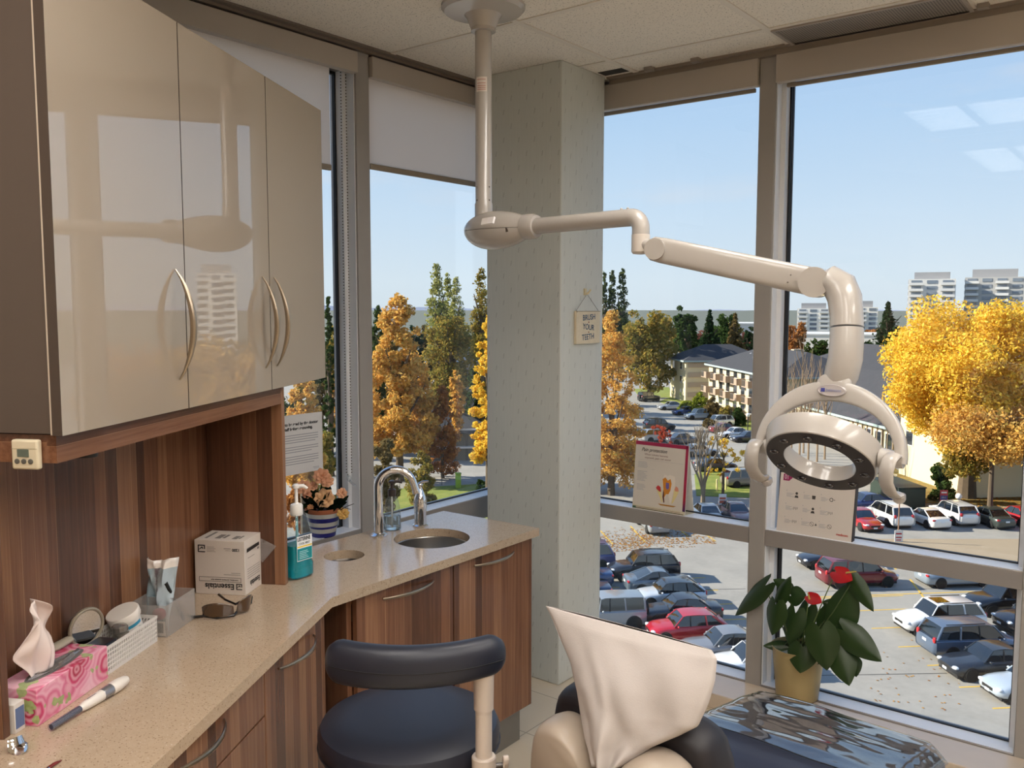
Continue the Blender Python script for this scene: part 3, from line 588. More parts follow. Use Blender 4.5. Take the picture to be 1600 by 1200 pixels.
MB(CF).ball((cx1-.03, cy0+.02, ZT+.05), (.016, .012, .014), 16, 8, e=.8).build('red_ball', P('#8d3a4a', .5)); o = bpy.data.objects['red_ball']; o.name = 'sponge'; tag(o, 'dark pink sponge inside the frosted bin', 'sponge')
q = cf(cx0+.035, cy1-.03, ZT+.002); pu = thing('sterile_pouch', 'crinkled blue and white sterile pouch standing in the frosted bin', 'pouch', q, CF)
def pouch(i, j):
    u, w = i, j; x = (u-.5)*.078*(1-.12*math.sin(3*w)); z = .003+w*.165
    return (cx0+.043+x, cy1-.078+.012*math.sin(5*u+3*w)+.008*math.sin(11*u-4*w)+.004*math.sin(23*u+9*w)+.02*w, ZT+z+.003*math.sin(9*u)*w)
m = mat0('sterile pouch film'); nt = NT(m); tc = nt.n('TexCoord'); sp = nt.n('SeparateXYZ'); nt.l(tc.outputs['Object'], sp.inputs[0])
f = nt.math('ADD', nt.math('MULTIPLY', sp.outputs[0], 26), nt.noise(nt.scaled((1, 1, 1)), 30, 3)); c = nt.ramp(f, [(.2, '#9db4bf'), (.4, '#c3cdd2'), (.5, '#8d7f86'), (.62, '#6f6870'), (.8, '#a9b6bd')])
top = nt.math('GREATER_THAN', sp.outputs[2], .145); bs(nt, nt.mix(top, c, '#e6ded6'), .22, coat=.4)
MB(CF).grid(pouch, 14, 18).build('bag', m, pu, solid=.0008, smooth=60, fix=False)
pn = thing('marker_pen', 'black marker pen leaning in the frosted bin', 'pen', cf(cx1-.02, cy1-.02, ZT+.003), CF)
MB(CF).tube([(cx1-.016, cy1-.03, ZT+.006), (cx1-.036, cy1-.072, ZT+.11)], .0042, 12).build('barrel', M_black, pn); MB(CF).tube([(cx1-.0313, cy1-.0622, ZT+.086), (cx1-.0365, cy1-.073, ZT+.113)], .0052, 12).build('cap', M_black, pn)
# perforated basket
wx0, wx1, wy0, wy1, wh = -1.208, -1.126, 1.668, 1.872, .062
bk = thing('plastic_basket', 'white perforated plastic basket along the splashback', 'basket', cf((wx0+wx1)/2, (wy0+wy1)/2, ZT), CF); M_bk = P('#d6d1cd', .4)
b = MB(CF)
def perf(b, P0, du, dv, nu, nv, nrm, t=.0016):
    """perforated wall: a lattice of bars with slanted holes"""
    P0 = np.array(P0); du = np.array(du); dv = np.array(dv); nrm = np.array(nrm)*t
    hu = .21; hv = .17
    for i in range(nu):
        for j in range(nv):
            o = P0+du*i+dv*j; sk = du*.18
            c = [o, o+du, o+du+dv, o+dv]; q = [o+du*hu+dv*hv-sk, o+du*(1-hu)+dv*hv-sk, o+du*(1-hu)+dv*(1-hv)+sk, o+du*hu+dv*(1-hv)+sk]
            for s_ in (0, 1): b.add([tuple(p+nrm*s_) for p in c+q], [(0, 1, 5, 4), (1, 2, 6, 5), (2, 3, 7, 6), (3, 0, 4, 7)])
            b.add([tuple(p) for p in q]+[tuple(p+nrm) for p in q], [(0, 1, 5, 4), (1, 2, 6, 5), (2, 3, 7, 6), (3, 0, 4, 7)])
L_ = wy1-wy0; W_ = wx1-wx0; z0 = ZT+.006; vz = (wh-.012)/5
for x, s_ in ((wx1-.0016, 1), (wx0, 1)): perf(b, (x, wy0, z0), (0, L_/24, 0), (0, 0, vz), 24, 5, (1, 0, 0))
for y in (wy0, wy1-.0016): perf(b, (wx0, y, z0), (W_/10, 0, 0), (0, 0, vz), 10, 5, (0, 1, 0))
b.build('mesh_wall', M_bk, bk, smooth=0)
b = MB(CF); b.box(wx0, wx1, wy0, wy1, ZT, ZT+.0025)
for z0_, z1_, e in ((ZT+.002, ZT+.0065, 0), (ZT+wh-.0065, ZT+wh, .0012)):
    for q in ((wx0-e, wx1+e, wy0-e, wy0+.002), (wx0-e, wx1+e, wy1-.002, wy1+e), (wx0-e, wx0+.002, wy0, wy1), (wx1-.002, wx1+e, wy0, wy1)): b.box(*q, z0_, z1_)
b.build('rim', M_bk, bk)
tubc = np.array(cf(-1.165, 1.835, ZT+.022)); tv_ = np.array(cf(-.16, -.30, .93)); tv_ /= np.linalg.norm(tv_)
tub = thing('white_tub', 'white round plastic tub tilted in the basket', 'tub', tubc)
xa = np.cross([0, 1., 0], tv_); Tm = fr_(tubc, xa, np.cross(tv_, xa))
MB(Tm).lathe([(.026, 0), (.029, .003), (.0335, .056), (.034, .058)], n=40).build('jar', P('#ddd8d2', .35), tub); MB(Tm).lathe([(.0365, .054), (.0375, .057), (.0375, .07), (.036, .0725), (.002, .073)], n=40).build('lid', P('#e2dbd2', .35), tub)
th0 = None
for k in range(40):
    a = 2*math.pi*k/40; d = Tm.to_3x3() @ Vector((math.cos(a), math.sin(a), 0))
    sc0 = d.dot(Vector(tuple(ray(215, 965))))*-1
    if th0 is None or sc0 > th0[0]: th0 = (sc0, a)
a0_ = th0[1]+.45; b = MB(Tm)
def arc(b, z0, z1, a0, a1, mi, e=.0006, n=10):
    r = lambda z: .029+(.0335-.029)*(z-.003)/.053+e
    b.rings([[(r(z)*math.cos(a), r(z)*math.sin(a), z) for z in (z0, z1)] for a in np.linspace(a0, a1, n)], mi, False, False, False)
arc(b, .038, .046, a0_-.55, a0_+.55, 0); 
for i in range(5): arc(b, .012+.0045*i, .0142+.0045*i, a0_-.1-.1*(i % 2), a0_+.4-.07*(i % 3), 1, .0007, 6)
b.build('label', [P('#2f86a6', .5), inkg], tub, smooth=0)
jc = cf(-1.152, 1.765, ZT+.044); jr = thing('glass_jar', 'small clear glass jar with faceted lid lying on the basket contents', 'jar', jc)
b = MB(); b.lathe([(.018, 0), (.019, .002), (.019, .016), (.015, .019), (.015, .021)], jc, 12); b.build('jar', clear_mat('jar glass', '#e6e6e2', .02, 1.5, 1.8, .12, '#a8a49e'), jr, smooth=20)
MB().lathe([(.0175, .0205), (.0175, .03), (.015, .033), (.003, .034)], jc, 12).build('lid', P('#8f8a84', .12, .6), jr, smooth=20)
pb_ = thing('card_stack', 'stack of pale cards filling the bottom of the basket', 'cards', cf((wx0+wx1)/2, 1.77, ZT+.003), CF)
MB(CF).box(wx0+.004, wx1-.006, wy0+.03, wy1-.01, ZT+.003, ZT+.03).build('stack', P('#c6bfb6', .7), pb_, bevel=.002)
dkb = MB(CF).box(wx1-.05, wx1-.004, 1.674, 1.722, ZT+.036, ZT+.066, M=None).build('black_case', P('#18151a', .3), bevel=.004); tag(dkb, 'small black case lying in the near end of the basket', 'case')
# hand mirror
mq = onz(130, 1010, ZT); mv = thing('hand_mirror', 'round hand mirror with grey frame leaning behind the tissue box', 'mirror', cf(-1.2, 1.66, ZT), CF)
mc_ = np.array(onp(135, 980, cf(-1.185, 0, 0), cn)); nm_ = np.array(cn)*.92-np.array(cd)*.30+np.array([0, 0, -.04]); nm_ /= np.linalg.norm(nm_); xa = np.cross([0, 0, 1.], nm_); xa /= np.linalg.norm(xa); Tm = fr_(mc_, xa, np.cross(nm_, xa)); rm = .040
b = MB(Tm); N = 40; b.rings([[((rm+.004*math.cos(t))*math.cos(2*math.pi*j/N), (rm+.004*math.cos(t))*math.sin(2*math.pi*j/N), .0045*math.sin(t)) for t in np.linspace(0, 2*math.pi, 9)[:-1]] for j in range(N+1)], 0, False, False); b.lathe([(rm, -.003), (.001, -.0035)], n=N); b.build('frame', P('#8f8676', .35, .2), mv)
MB(Tm).lathe([(rm-.001, .001), (.0005, .0012)], n=N).build('mirror_glass', P('#d8d8d6', .02, 1), mv, smooth=0)
MB(Tm).tube([(-.040, -.012, 0), (-.075, -.016, .004), (-.10, -.018, .004)], [.011, .013, .012], 14, flat=.6).build('handle', P('#a69d8c', .35), mv)
# tissue box
tx0, tx1, ty0, ty1, tzh = -1.206, -1.116, 1.441, 1.662, .072
tb = thing('tissue_box', 'pink rose-patterned tissue box with a tissue pulled up', 'tissue box', cf((tx0+tx1)/2, (ty0+ty1)/2, ZT), CF)
m = mat0('rose print'); nt = NT(m); v = nt.scaled((1, 1, 1)); vo = nt.n('TexVoronoi'); vo.inputs['Scale'].default_value = 14; nt.l(v, vo.inputs['Vector'])
wv = nt.n('TexWave', wave_type='RINGS', rings_direction='SPHERICAL'); sub = nt.n('VectorMath', operation='SUBTRACT'); nt.l(v, sub.inputs[0])
pv = nt.n('VectorMath', operation='SCALE'); nt.l(vo.outputs['Position'], pv.inputs[0]); pv.inputs['Scale'].default_value = 1/1.0; nt.l(pv.outputs[0], sub.inputs[1]); nt.l(sub.outputs[0], wv.inputs['Vector']); wv.inputs['Scale'].default_value = 27; wv.inputs['Distortion'].default_value = 3.5; wv.inputs['Detail'].default_value = 2
c1 = nt.ramp(vo.outputs['Distance'], [(.14, '#a3123c'), (.34, '#c23563'), (.55, '#d97f9d'), (.8, '#e6b3c2')]); c2 = nt.mix(nt.math('MULTIPLY', wv.outputs['Fac'], .55), c1, '#eec4cf')
nz = nt.noise(v, 22, 2); c3 = nt.mix(nt.math('MULTIPLY', nt.math('GREATER_THAN', nz, .615), .85), c2, nt.mix(nt.noise(v, 90, 2), '#4f7a2c', '#b9cf86')); bs(nt, c3, .4)
b = MB(CF); b.box(tx0, tx1, ty0, ty1, ZT, ZT+tzh); b.build('carton', m, tb, bevel=.0015)
zt3 = ZT+tzh+.0004; xc = (tx0+tx1)/2+.004; yc = (ty0+ty1)/2; N = 36
MB(CF).add([(xc+.022*math.cos(2*math.pi*j/N), yc+.085*math.sin(2*math.pi*j/N), zt3) for j in range(N)], [tuple(range(N))]).build('slot', P('#6a6664', .6), tb, smooth=0)
b = MB(CF)
for s_ in (-1, 1): b.grid(lambda i, j: (xc+s_*(.002+.016*(1-j)*math.sin(math.pi*i)), yc-.08+.16*i, zt3+.0005+.004*math.sin(9*i+s_)*j+.0012), 20, 4)
b.build('slot_film', clear_mat('slot film', '#eeeeee', .08, 1.5, 2, .35, '#a9a9ad'), tb, solid=.0003, fix=False)
prof = [(0, .030, 0), (.12, .036, .1), (.28, .046, .5), (.42, .052, .9), (.5, .049, 1.1), (.62, .036, .5), (.78, .031, .2), (.9, .026, -.3), (1, .016, -.6)]
def tis(i, j):
    v = j; k = [p[0] for p in prof]; w = np.interp(v, k, [p[1] for p in prof]); sh = np.interp(v, k, [p[2] for p in prof]); u = (i-.5)*2
    y = ty0+.046+.026*(1-v)+u*w*(1+.0*v)+(.004*math.sin(9*v)); y += (.012 if u > 0 else 0)*v
    fold = .012*math.sin(3.2*u+4*v)+.006*math.sin(7.1*u-6*v+1); top = .016*math.sin(2.4*u+.8)*v
    return (xc+fold*(.35+v)+.006*v, y, zt3+.001+v*.135+top)
MB(CF).grid(tis, 22, 30).build('tissue', P('#e2d2cb', .85), tb, solid=.0005, smooth=70, fix=False)
sb2 = thing('small_carton', 'small blue and white carton at the near end of the tissue box', 'box', cf(-1.17, 1.425, ZT), CF)
MB(CF).box(-1.205, -1.138, 1.4085, 1.436, ZT, ZT+.056).build('box', P('#cfc8c0', .6), sb2, bevel=.001); MB(CF).box(-1.1381, -1.1374, 1.411, 1.4335, ZT+.008, ZT+.047).build('panel', P('#5d6f95', .5), sb2, smooth=0)
# white scanner wand
wa, wb_ = onz(80, 1136, ZT+.008), onz(200, 1060, ZT+.014); wd = wb_-wa; wl = np.linalg.norm(wd); wd /= wl
wn = thing('dental_camera', 'white pen-shaped intraoral camera lying in front of the tissue box', 'dental camera', (wa+wb_)/2-[0, 0, .011]); wp = lambda t: wa+wd*wl*t
MB().tube([wp(.34), wp(.40), wp(.5), wp(.6), wp(.63)], [.006, .009, .0105, .0112, .0112], 18).build('grip', P('#d8d2ca', .3), wn); MB().tube([wp(.63), wp(.635), wp(.74), wp(.75)], [.0118, .012, .0125, .0122], 18).build('collar', P('#9a999c', .25, .7), wn)
MB().tube([wp(.75), wp(.85), wp(.95), wp(.985), wp(1.0)], [.0128, .0132, .0105, .007, .003], 18).build('cap', P('#dcd5cc', .3), wn); MB().tube([wp(.0), wp(.03), wp(.2), wp(.345)], [.0052, .0058, .0062, .0068], 14).build('tip', P('#33344a', .3), wn)
MB().tube([wp(-.01), wp(.1), wp(.33)], [.0068, .0072, .0078], 14, caps=False).build('sleeve', clear_mat('wand sleeve', '#e9e9ef', .05, 1.5, 1.8, .12, '#c0c4d0'), wn)
tq = wp(.5)+np.array([0, 0, .0108]); b = MB(); u_ = np.cross(wd, [0, 0, 1]); b.add([tuple(tq+wd*s*.013+u_*t*.0014) for s, t in ((-1, -1), (1, -1), (1, 1), (-1, 1))], [(0, 1, 2, 3)]); b.build('mark', inkg, wn, smooth=0)
# metal holder and red-tipped instrument at the near corner
mh = thing('metal_holder', 'small chromed clip holder at the lower left corner of the worktop', 'holder', onz(30, 1172, ZT)); q = onz(28, 1174, ZT)
b = MB(); b.tube([q+np.array([-.012, .0, .022]), q+np.array([-.006, 0, .006]), q+np.array([.008, .004, .003]), q+np.array([.014, .008, .008])], [.004, .005, .005, .003], 10, flat=3.2); b.build('clip', M_chrome, mh)
it = thing('hand_instrument', 'slim steel instrument with a dark red tip at the lower left of the worktop', 'instrument', onz(80, 1198, ZT)); MB().tube([onz(60, 1215, ZT+.004), onz(76, 1200, ZT+.004)], .0028, 10).build('shaft', M_chrome, it); MB().tube([onz(76, 1200, ZT+.004), onz(86, 1193, ZT+.004), onz(96, 1188, ZT+.003)], [.0032, .003, .001], 10).build('tip', P('#6a201c', .4), it)
# wooden sign on the column -------------------------------------------------------------------------------------------
xs = -2.051; c_ = [onx(x, y, xs+.012) for x, y in ((900.5, 486), (937.5, 487), (935, 537), (897, 538))]; y0, y1 = c_[0][1], c_[1][1]; z1, z0 = c_[0][2], c_[3][2]
ws = thing('wooden_sign', 'small square wooden sign with blue lettering hanging on the column', 'sign', (xs, (y0+y1)/2, z0)); wdm = P('#d6c8ac', .7, var=.12, vs=40)
MB().box(xs+.0015, xs+.013, y0, y1, z0, z1).build('board', wdm, ws, bevel=.001); blu = P('#27506f', .7); yc = (y0+y1)/2
for s, z, dx, tl in (('BRUSH', .80, .004, .05), ('YOUR', .50, 0, -.1), ('TEETH', .20, -.003, .06)): text(s, .034, (xs+.0135, yc+dx, z0+(z1-z0)*z), (0, 1, tl), (0, 0, 1), blu, ws, align='CENTER', sx=.95, off=.0003)
for z in (.655, .35): MB().lathe([(.0032, 0), (.0032, .0006), (.0005, .001)], n=10, M=fr_((xs+.0132, yc+.002, z0+(z1-z0)*z), (0, 1, 0), (0, 0, 1))).build('dot', P('#8c3b2a', .7), ws)
hk = onx(914, 456, xs); hq = thing('wall_hook', 'cream adhesive hook on the column above the wooden sign', 'hook', hk)
b = MB(); b.cbox((xs+.004, hk[1]-.004, hk[2]), (.006, .017, .028)); b.tube([hk+np.array([.006, 0, -.010]), hk+np.array([.014, .004, -.006]), hk+np.array([.024, .009, .010])], [.004, .0045, .0035], 10); b.build('hook', P('#cfc19c', .5), hq, bevel=.001)
tw = P('#6e675c', .7); p0 = hk+np.array([.010, .001, -.009]); MB().tube([(xs+.008, y0+.004, z1+.001), tuple(p0), (xs+.008, y1-.008, z1+.001)], .0009, 6).build('hanging_wire', tw, ws)
b = MB(); b.tube([(xs+.0138, y0-.001, z1-.0015), (xs+.0138, y1+.002, z1-.0015)], .0009, 6); b.tube([(xs+.0138, y0+.001, z1+.003), (xs+.0138, y0+.004, z1-.006)], .0009, 6); b.build('twine', tw, ws)
# flip chart on the window rail ----------------------------------------------------------------------------------------------------------
yb_ = YR+.012; fl_ = ony(988, 797, yb_); fr2 = ony(1070, 803, yb_); ft = ony(995, 687, yb_+.028); w_ = fr2[0]-fl_[0]; zc0 = .712
hF = ft[2]-zc0; tl_ = np.array([0, .028, hF]); ud = tl_/np.linalg.norm(tl_); fo = np.array([fl_[0], yb_, zc0+.006]); Tn = fr_(fo, (1, 0, 0), tuple(ud))
fc = thing('flip_chart', 'white dental flip chart with crimson border standing on the window rail', 'flip chart', (fo[0]+w_/2, yb_, zc0)); Hh = hF-.008
MB(Tn).box(0, w_, 0, Hh, -.004, 0).build('page', P('#cfc6bb', .6), fc, smooth=0)
m = mat0('crimson to violet band'); nt = NT(m); tc = nt.n('TexCoord'); sp = nt.n('SeparateXYZ'); nt.l(tc.outputs['Object'], sp.inputs[0]); bs(nt, nt.ramp(sp.outputs[2], [(.02, '#351a50'), (.075, '#a3202c'), (.12, '#9c1f42'), (.3, '#9a2248')]), .4)
b = MB(Tn); b.box(0, w_, Hh-.016, Hh, .0002, .0006); b.box(w_-.0125, w_, .008, Hh, .0002, .0006); b.build('border', m, fc, smooth=0)
e3 = tuple(Tn.to_3x3() @ Vector((0, 1, 0)))
def FT(s, sz, x, y, mt=inkb, **k): text(s, sz, Tn @ Vector((x, y, .0006)), (1, 0, 0), e3, mt, fc, **k)
FT('Pain protection', .0215, .03, Hh-.036, shear=.35, sx=.93, off=.0002); rd = P('#8d6f69', .7); FT('When tubules become', .0125, .046, Hh-.056, rd, sx=1.0); FT('exposed, pain can occur', .0125, .048, Hh-.07, rd, sx=1.05)
b = MB(Tn); r_ = random.Random(5); yy = Hh-.092
for blk in (5, 8, 5):
    for i in range(blk): b.box(.016, .016+.05*(.65+.35*r_.random()), yy, yy+.0016, .0003, .0006); yy -= .0058
    yy -= .012
b.box(.016, w_-.02, Hh-.081, Hh-.0804, .0003, .0006); b.box(.085, .1, Hh-.12, Hh-.1194, .0003, .0006); b.build('text_lines', gry, fc, smooth=0)
def shp(pts, mi, z): 
    b.add([(x, y, z) for x, y in pts], [tuple(range(len(pts)))], mi)
b = MB(Tn); tx, ty = w_*.66, .03; sc2 = .00105
def poly(pp, mi, z): shp([(tx+x*sc2, ty+y*sc2) for x, y in pp], mi, z)
poly([(-42, 0), (42, 0), (30, -6), (-30, -6)], 5, .0004); poly([(-24, 112), (-18, 124), (-4, 119), (6, 124), (28, 120), (32, 100), (30, 74), (24, 50), (20, 20), (14, 4), (4, 40), (-2, 44), (-8, 36), (-14, 4), (-18, 20), (-22, 60), (-28, 84)], 0, .0005)
poly([(-26, 104), (-14, 112), (-2, 100), (10, 108), (16, 90), (12, 60), (4, 44), (-6, 44), (-14, 30), (-20, 60)], 1, .0007); poly([(-10, 92), (4, 90), (6, 70), (-2, 62), (-10, 70)], 2, .0009)
poly([(-20, 60), (-16, 50), (-12, 8), (-16, 6), (-22, 30)], 6, .00095); poly([(-50, 72), (-38, 74), (-30, 60), (-28, 40), (-20, 8), (-24, 8), (-40, 36), (-52, 60)], 3, .0006); poly([(-52, 60), (-54, 66), (-46, 76), (-34, 70), (-30, 52), (-36, 50)], 4, .0008); poly([(46, 74), (34, 78), (28, 60), (26, 40), (20, 8), (26, 10), (40, 36), (50, 58)], 3, .0006); poly([(50, 62), (46, 76), (36, 82), (30, 66), (36, 60)], 7, .0008)
b.build('tooth_drawing', [P('#ddd2c6', .6), P('#c67f24', .6), P('#6a5a9a', .6), P('#d9c88c', .6), P('#b32a2e', .6), P('#a9742a', .6), P('#5a2a14', .6), P('#cf8a72', .6)], fc, smooth=0, fix=False)
b = MB(); b.add([tuple(Tn @ Vector((0, Hh, -.004))), tuple(Tn @ Vector((w_, Hh, -.004))), (fo[0]+w_, yb_+.085, zc0+.001), (fo[0], yb_+.085, zc0+.001)], [(0, 1, 2, 3)]); b.build('easel_back', P('#d8d2c8', .6), fc, solid=.002, smooth=0)
b = MB(); lp = [(fo[0]+.002, yb_-.004, zc0+.0015), (fo[0]+w_-.004, yb_-.004, zc0+.0015), (fo[0]+w_+.012, yb_+.075, zc0+.0015), (fo[0]+.002, yb_+.075, zc0+.0015)]; b.add(lp, [(0, 1, 2, 3)]); b.add([lp[0], lp[1], tuple(np.array(lp[1])+[.006, .002, .016]), tuple(np.array(lp[0])+[0, .002, .016])], [(0, 1, 2, 3)]); b.build('base_lip', P('#c9c0a6', .6), fc, solid=.001, smooth=0)
b = MB(); b.box(fo[0]+.02, fo[0]+w_-.006, yb_-.0047, yb_-.0044, zc0+.004, zc0+.0065); b.box(fo[0]+.02, fo[0]+w_-.02, yb_-.0047, yb_-.0044, zc0+.0105, zc0+.012, 1); b.box(fo[0]+.004, fo[0]+.02, yb_-.0047, yb_-.0044, zc0+.003, zc0+.013, 2); b.build('footer_marks', [inkb, P('#8a6a62', .6), P('#3f5c48', .6)], fc, smooth=0)
b = MB(Tn)
for i in range(26): x = .006+i*(w_-.012)/25; b.rings([[(x+.0007*math.cos(t)*(1 if k else 1), Hh+.001+.0042*math.sin(a), -.002+.0042*math.cos(a)) for t in (0, 2.1, 4.2)] for k, a in enumerate(np.linspace(0, 6.28, 9))], 0, False, False)
b.build('spiral', P('#9a8f88', .35, .6), fc)
# poster board on the window rail -----------------------------------------------------------------------------------------------------------
yp = YR+.018; pl_ = ony(1213, 826, yp); pr_ = ony(1330, 846, yp); ptz = ony(1332, 755, yp+.02)[2]+.0; x0, x1 = pl_[0], pr_[0]; hP = .27; pz0 = .712; hP = (ony(1219, 735, yp+.02)[2]-pz0+ptz-pz0)/2
ud = np.array([0, .035, hP]); ud /= np.linalg.norm(ud); Tp = fr_((x0, yp, pz0+.001), (1, 0, 0), tuple(ud)); w_ = x1-x0; po = thing('info_board', 'white instruction board with small icons standing on the window rail right of the mullion', 'board', ((x0+x1)/2, yp, pz0))
MB(Tp).box(0, w_, 0, hP, -.012, 0).build('board', P('#cdc4bb', .6), po, smooth=0); MB(Tp).box(w_, w_+.003, 0, hP, -.03, -.0005).build('edge', P('#241a18', .6), po, smooth=0); e3 = tuple(Tp.to_3x3() @ Vector((0, 1, 0)))
b = MB(Tp); b.prism([(.012, hP-.03), (.036, hP-.03), (.048, hP-.018), (.048, hP-.004), (.012, hP-.004)], .0002, .0006); b.build('tab', P('#8c1f56', .5), po, smooth=0); text('01', .026, Tp @ Vector((.017, hP-.016, .0008)), (1, 0, 0), e3, P('#d9c9cf', .5), po, sx=.7)
text('medicom', .0125, Tp @ Vector((w_-.058, .021, .0006)), (1, 0, 0), e3, P('#b5382c', .6), po, off=.0003, sx=.95)
b2_ = MB(Tp)
for r in range(3):
    for c in range(3):
        x = .03+c*.068; y = hP*.66-r*.052; b = MB(Tp)
        for i in range(4): b.box(x, x+.030-.006*((i+r+c) % 3), y-i*.0042, y-i*.0042+.0014, .0002, .0005)
        b.box(x-.001, x+.001, y+.009, y+.013, .0002, .0005); b.build('text_lines', gry, po, smooth=0)
        X, Y = x+.040, y-.004; k = (r*3+c)
        if k in (0, 4): b2_.lathe([(.0052, 0), (.0005, .0003)], (X, Y+.007, .0003), 12); b2_.prism([(X-.008, Y-.010), (X+.008, Y-.010), (X+.005, Y-.001), (X-.005, Y-.001)], .0002, .0005)
        elif k == 1: b2_.prism([(X-.006, Y-.007), (X+.006, Y-.007), (X+.007, Y+.007), (X-.007, Y+.007)], .0002, .0005)
        elif k == 2: b2_.lathe([(.0075, 0), (.005, .0002)], (X, Y, .0003), 14, c0=False, c1=False); b2_.lathe([(.002, 0), (.0004, .0002)], (X+.012, Y, .0003), 8)
        elif k in (7, 8): 
            b2_.lathe([(.0085, 0), (.0072, .0002)], (X, Y, .0003), 18, c0=False, c1=False); b2_.add([(X-.006, Y+.005, .0004), (X-.005, Y+.006, .0004), (X+.006, Y-.005, .0004), (X+.005, Y-.006, .0004)], [(0, 1, 2, 3)])
            if k == 7: b2_.prism([(X+.012, Y-.005), (X+.02, Y-.003), (X+.016, Y+.006)], .0002, .0005)
        else:
            for i in range(4): b2_.box(X-.009+i*.005, X-.0075+i*.005, Y-.006+.003*(i % 2), Y+.005, .0002, .0005)
b2_.build('icons', P('#3a3634', .7), po, smooth=0, fix=False)
# ------------------------------------------------------------------ operatory lamp on its ceiling pole
PX, PY = -1.897, 2.277
lm = thing('dental_lamp', 'cream dental operating lamp on a ceiling pole with jointed arm and ring head', 'dental lamp', (PX, PY, ZC)); P0 = np.array([PX, PY, 0])
MB().lathe([(.138, ZC), (.138, ZC-.010), (.128, ZC-.021), (.10, ZC-.026), (.062, ZC-.031), (.053, ZC-.043), (.045, ZC-.064), (.041, ZC-.073)], (PX, PY, 0), 48).build('ceiling_mount', M_lamp, lm)
MB().lathe([(.040, ZC-.072), (.041, ZC-.074), (.041, ZC-.083), (.033, ZC-.084)], (PX, PY, 0), 40).build('collar', M_lamp, lm)
zh = 1.858
MB().lathe([(.0275, ZC-.082), (.0275, zh+.09), (.030, zh+.085), (.030, zh+.03)], (PX, PY, 0), 36).build('pole', M_lamp, lm)
vd = np.array([-PX, -PY, 0]); vd /= np.linalg.norm(vd); vx = np.cross([0, 0, 1], vd)
def sticker(z0, z1, a0, a1, r, nm, mats, lines):
    b = MB(); aa = math.atan2(vd[1], vd[0]); k = lambda z, a, e: (PX+(r+e)*math.cos(aa+a), PY+(r+e)*math.sin(aa+a), z)
    b.rings([[k(z, a, .0004) for z in (z0, z1)] for a in np.linspace(a0, a1, 8)], 0, False, False, False)
    for f in lines: z = z0+(z1-z0)*f; b.rings([[k(zz, a, .0007) for zz in (z, z+.002)] for a in np.linspace(a0+.15, a1-.2, 6)], 1, False, False, False)
    return b.build(nm, mats, lm, fix=False)
sticker(2.305, 2.352, -.95, .45, .0275, 'warning_label', [P('#d8cdc4', .5), P('#b5766a', .6)], (.12, .25, .38, .55, .8))
b = MB()
for a in (-.9, .75):
    for z in (1.955, 1.998): aa = math.atan2(vd[1], vd[0])+a; c = (PX+.0275*math.cos(aa), PY+.0275*math.sin(aa), z); MB().ball(c, .003, 8, 6).build('screw', P('#6c645c', .4, .5), lm)
# housing: a long pebble shell along the arm
hx0, hx1 = PX-.075, PX+.205; hc = (PX+.062, PY-.004, zh)
def pebble(z_lo, z_hi, mt, nm):
    b = MB(); N = 36; K = 22; rs = []
    for i in range(K+1):
        u = i/K; x = hx0+(hx1-hx0)*u; s = max(.02, (math.sin(math.pi*(.0+.93*u))**.52)*(1-.28*u)); hw = .075*s; up = .069*s; lo = .079*s*(1.05-.12*u)
        rs.append([(x, hc[1]+hw*math.cos(t), max(zh+z_lo, min(zh+z_hi, zh+(up if math.sin(t) > 0 else lo)*math.sin(t)))) for t in [2*math.pi*j/N for j in range(N)]])
    b.rings(rs); return b.build(nm, mt, lm)
pebble(-.2, -.004, M_lamp, 'housing_bottom'); pebble(-.0025, .2, M_lamp, 'housing_top')
b = MB(); q = onp(792, 359, (hc[0], hc[1]-.067, 0), (0, 1, 0)); b.add([tuple(q+np.array(o)) for o in ((-.004, -.003, .008), (.004, -.003, .004), (.006, -.001, -.006), (-.002, -.003, -.008))], [(0, 1, 2, 3)]); b.build('housing_mark', P('#4a4038', .6), lm, solid=.001, smooth=0)
q = onp(762, 345, (hc[0], hc[1]-.062, 0), (0, 1, .35)); b = MB(fr_(q, (1, -.12, .05), (0, .35, 1))); b.box(-.02, .02, -.008, .008, -.004, .0012); b.build('maker_plate', P('#d6d3d2', .35), lm, smooth=0)
# arm, elbow, spring arm
aE = np.array([-1.272, 2.232, zh+.002]); aS = np.array([hx1-.012, PY-.005, zh]); ad = (aE-aS)/np.linalg.norm(aE-aS)
MB().tube([aS-ad*.012, aS+ad*.022, aS+ad*.035], [.041, .040, .034], 28).build('arm_socket', M_lamp, lm)
rb = .034; pts = [aS, aS+ad*.1, aE-ad*rb]+[aE-ad*rb+ad*rb*math.sin(t)+np.array([0, 0, -rb*(1-math.cos(t))]) for t in np.linspace(.15, math.pi/2, 9)]+[aE+[0, 0, -rb-.018]]
MB().tube(pts, [.0255]*len(pts), 24).build('arm', M_lamp, lm)
b = MB()
for x in (955, 972): q = ond(x, 330, 2.52); MB().ball(tuple(aS+ad*(np.dot(q-aS, ad))+np.array([0, 0, .0265])), .004, 8, 6).build('cable_clip', M_lamp, lm)
eb = aE+np.array([0, 0, -rb-.016]); MB().lathe([(.022, 0), (.0265, -.001), (.0265, -.05), (.022, -.056), (.004, -.058)], tuple(eb), 28).build('elbow', P('#d2c9bf', .35), lm)
sA = np.array([-1.222, 2.222, 1.766]); sB = ond(1283, 443, 2.27); sdn = (sB-sA)/np.linalg.norm(sB-sA); su = np.cross(np.cross(sdn, [0, 0, 1]), sdn); su /= np.linalg.norm(su); Ts = fr_(sA, sdn, np.cross([0, 0, 1], sdn)); Ls = np.linalg.norm(sB-sA)
b = MB(Ts); rs = []
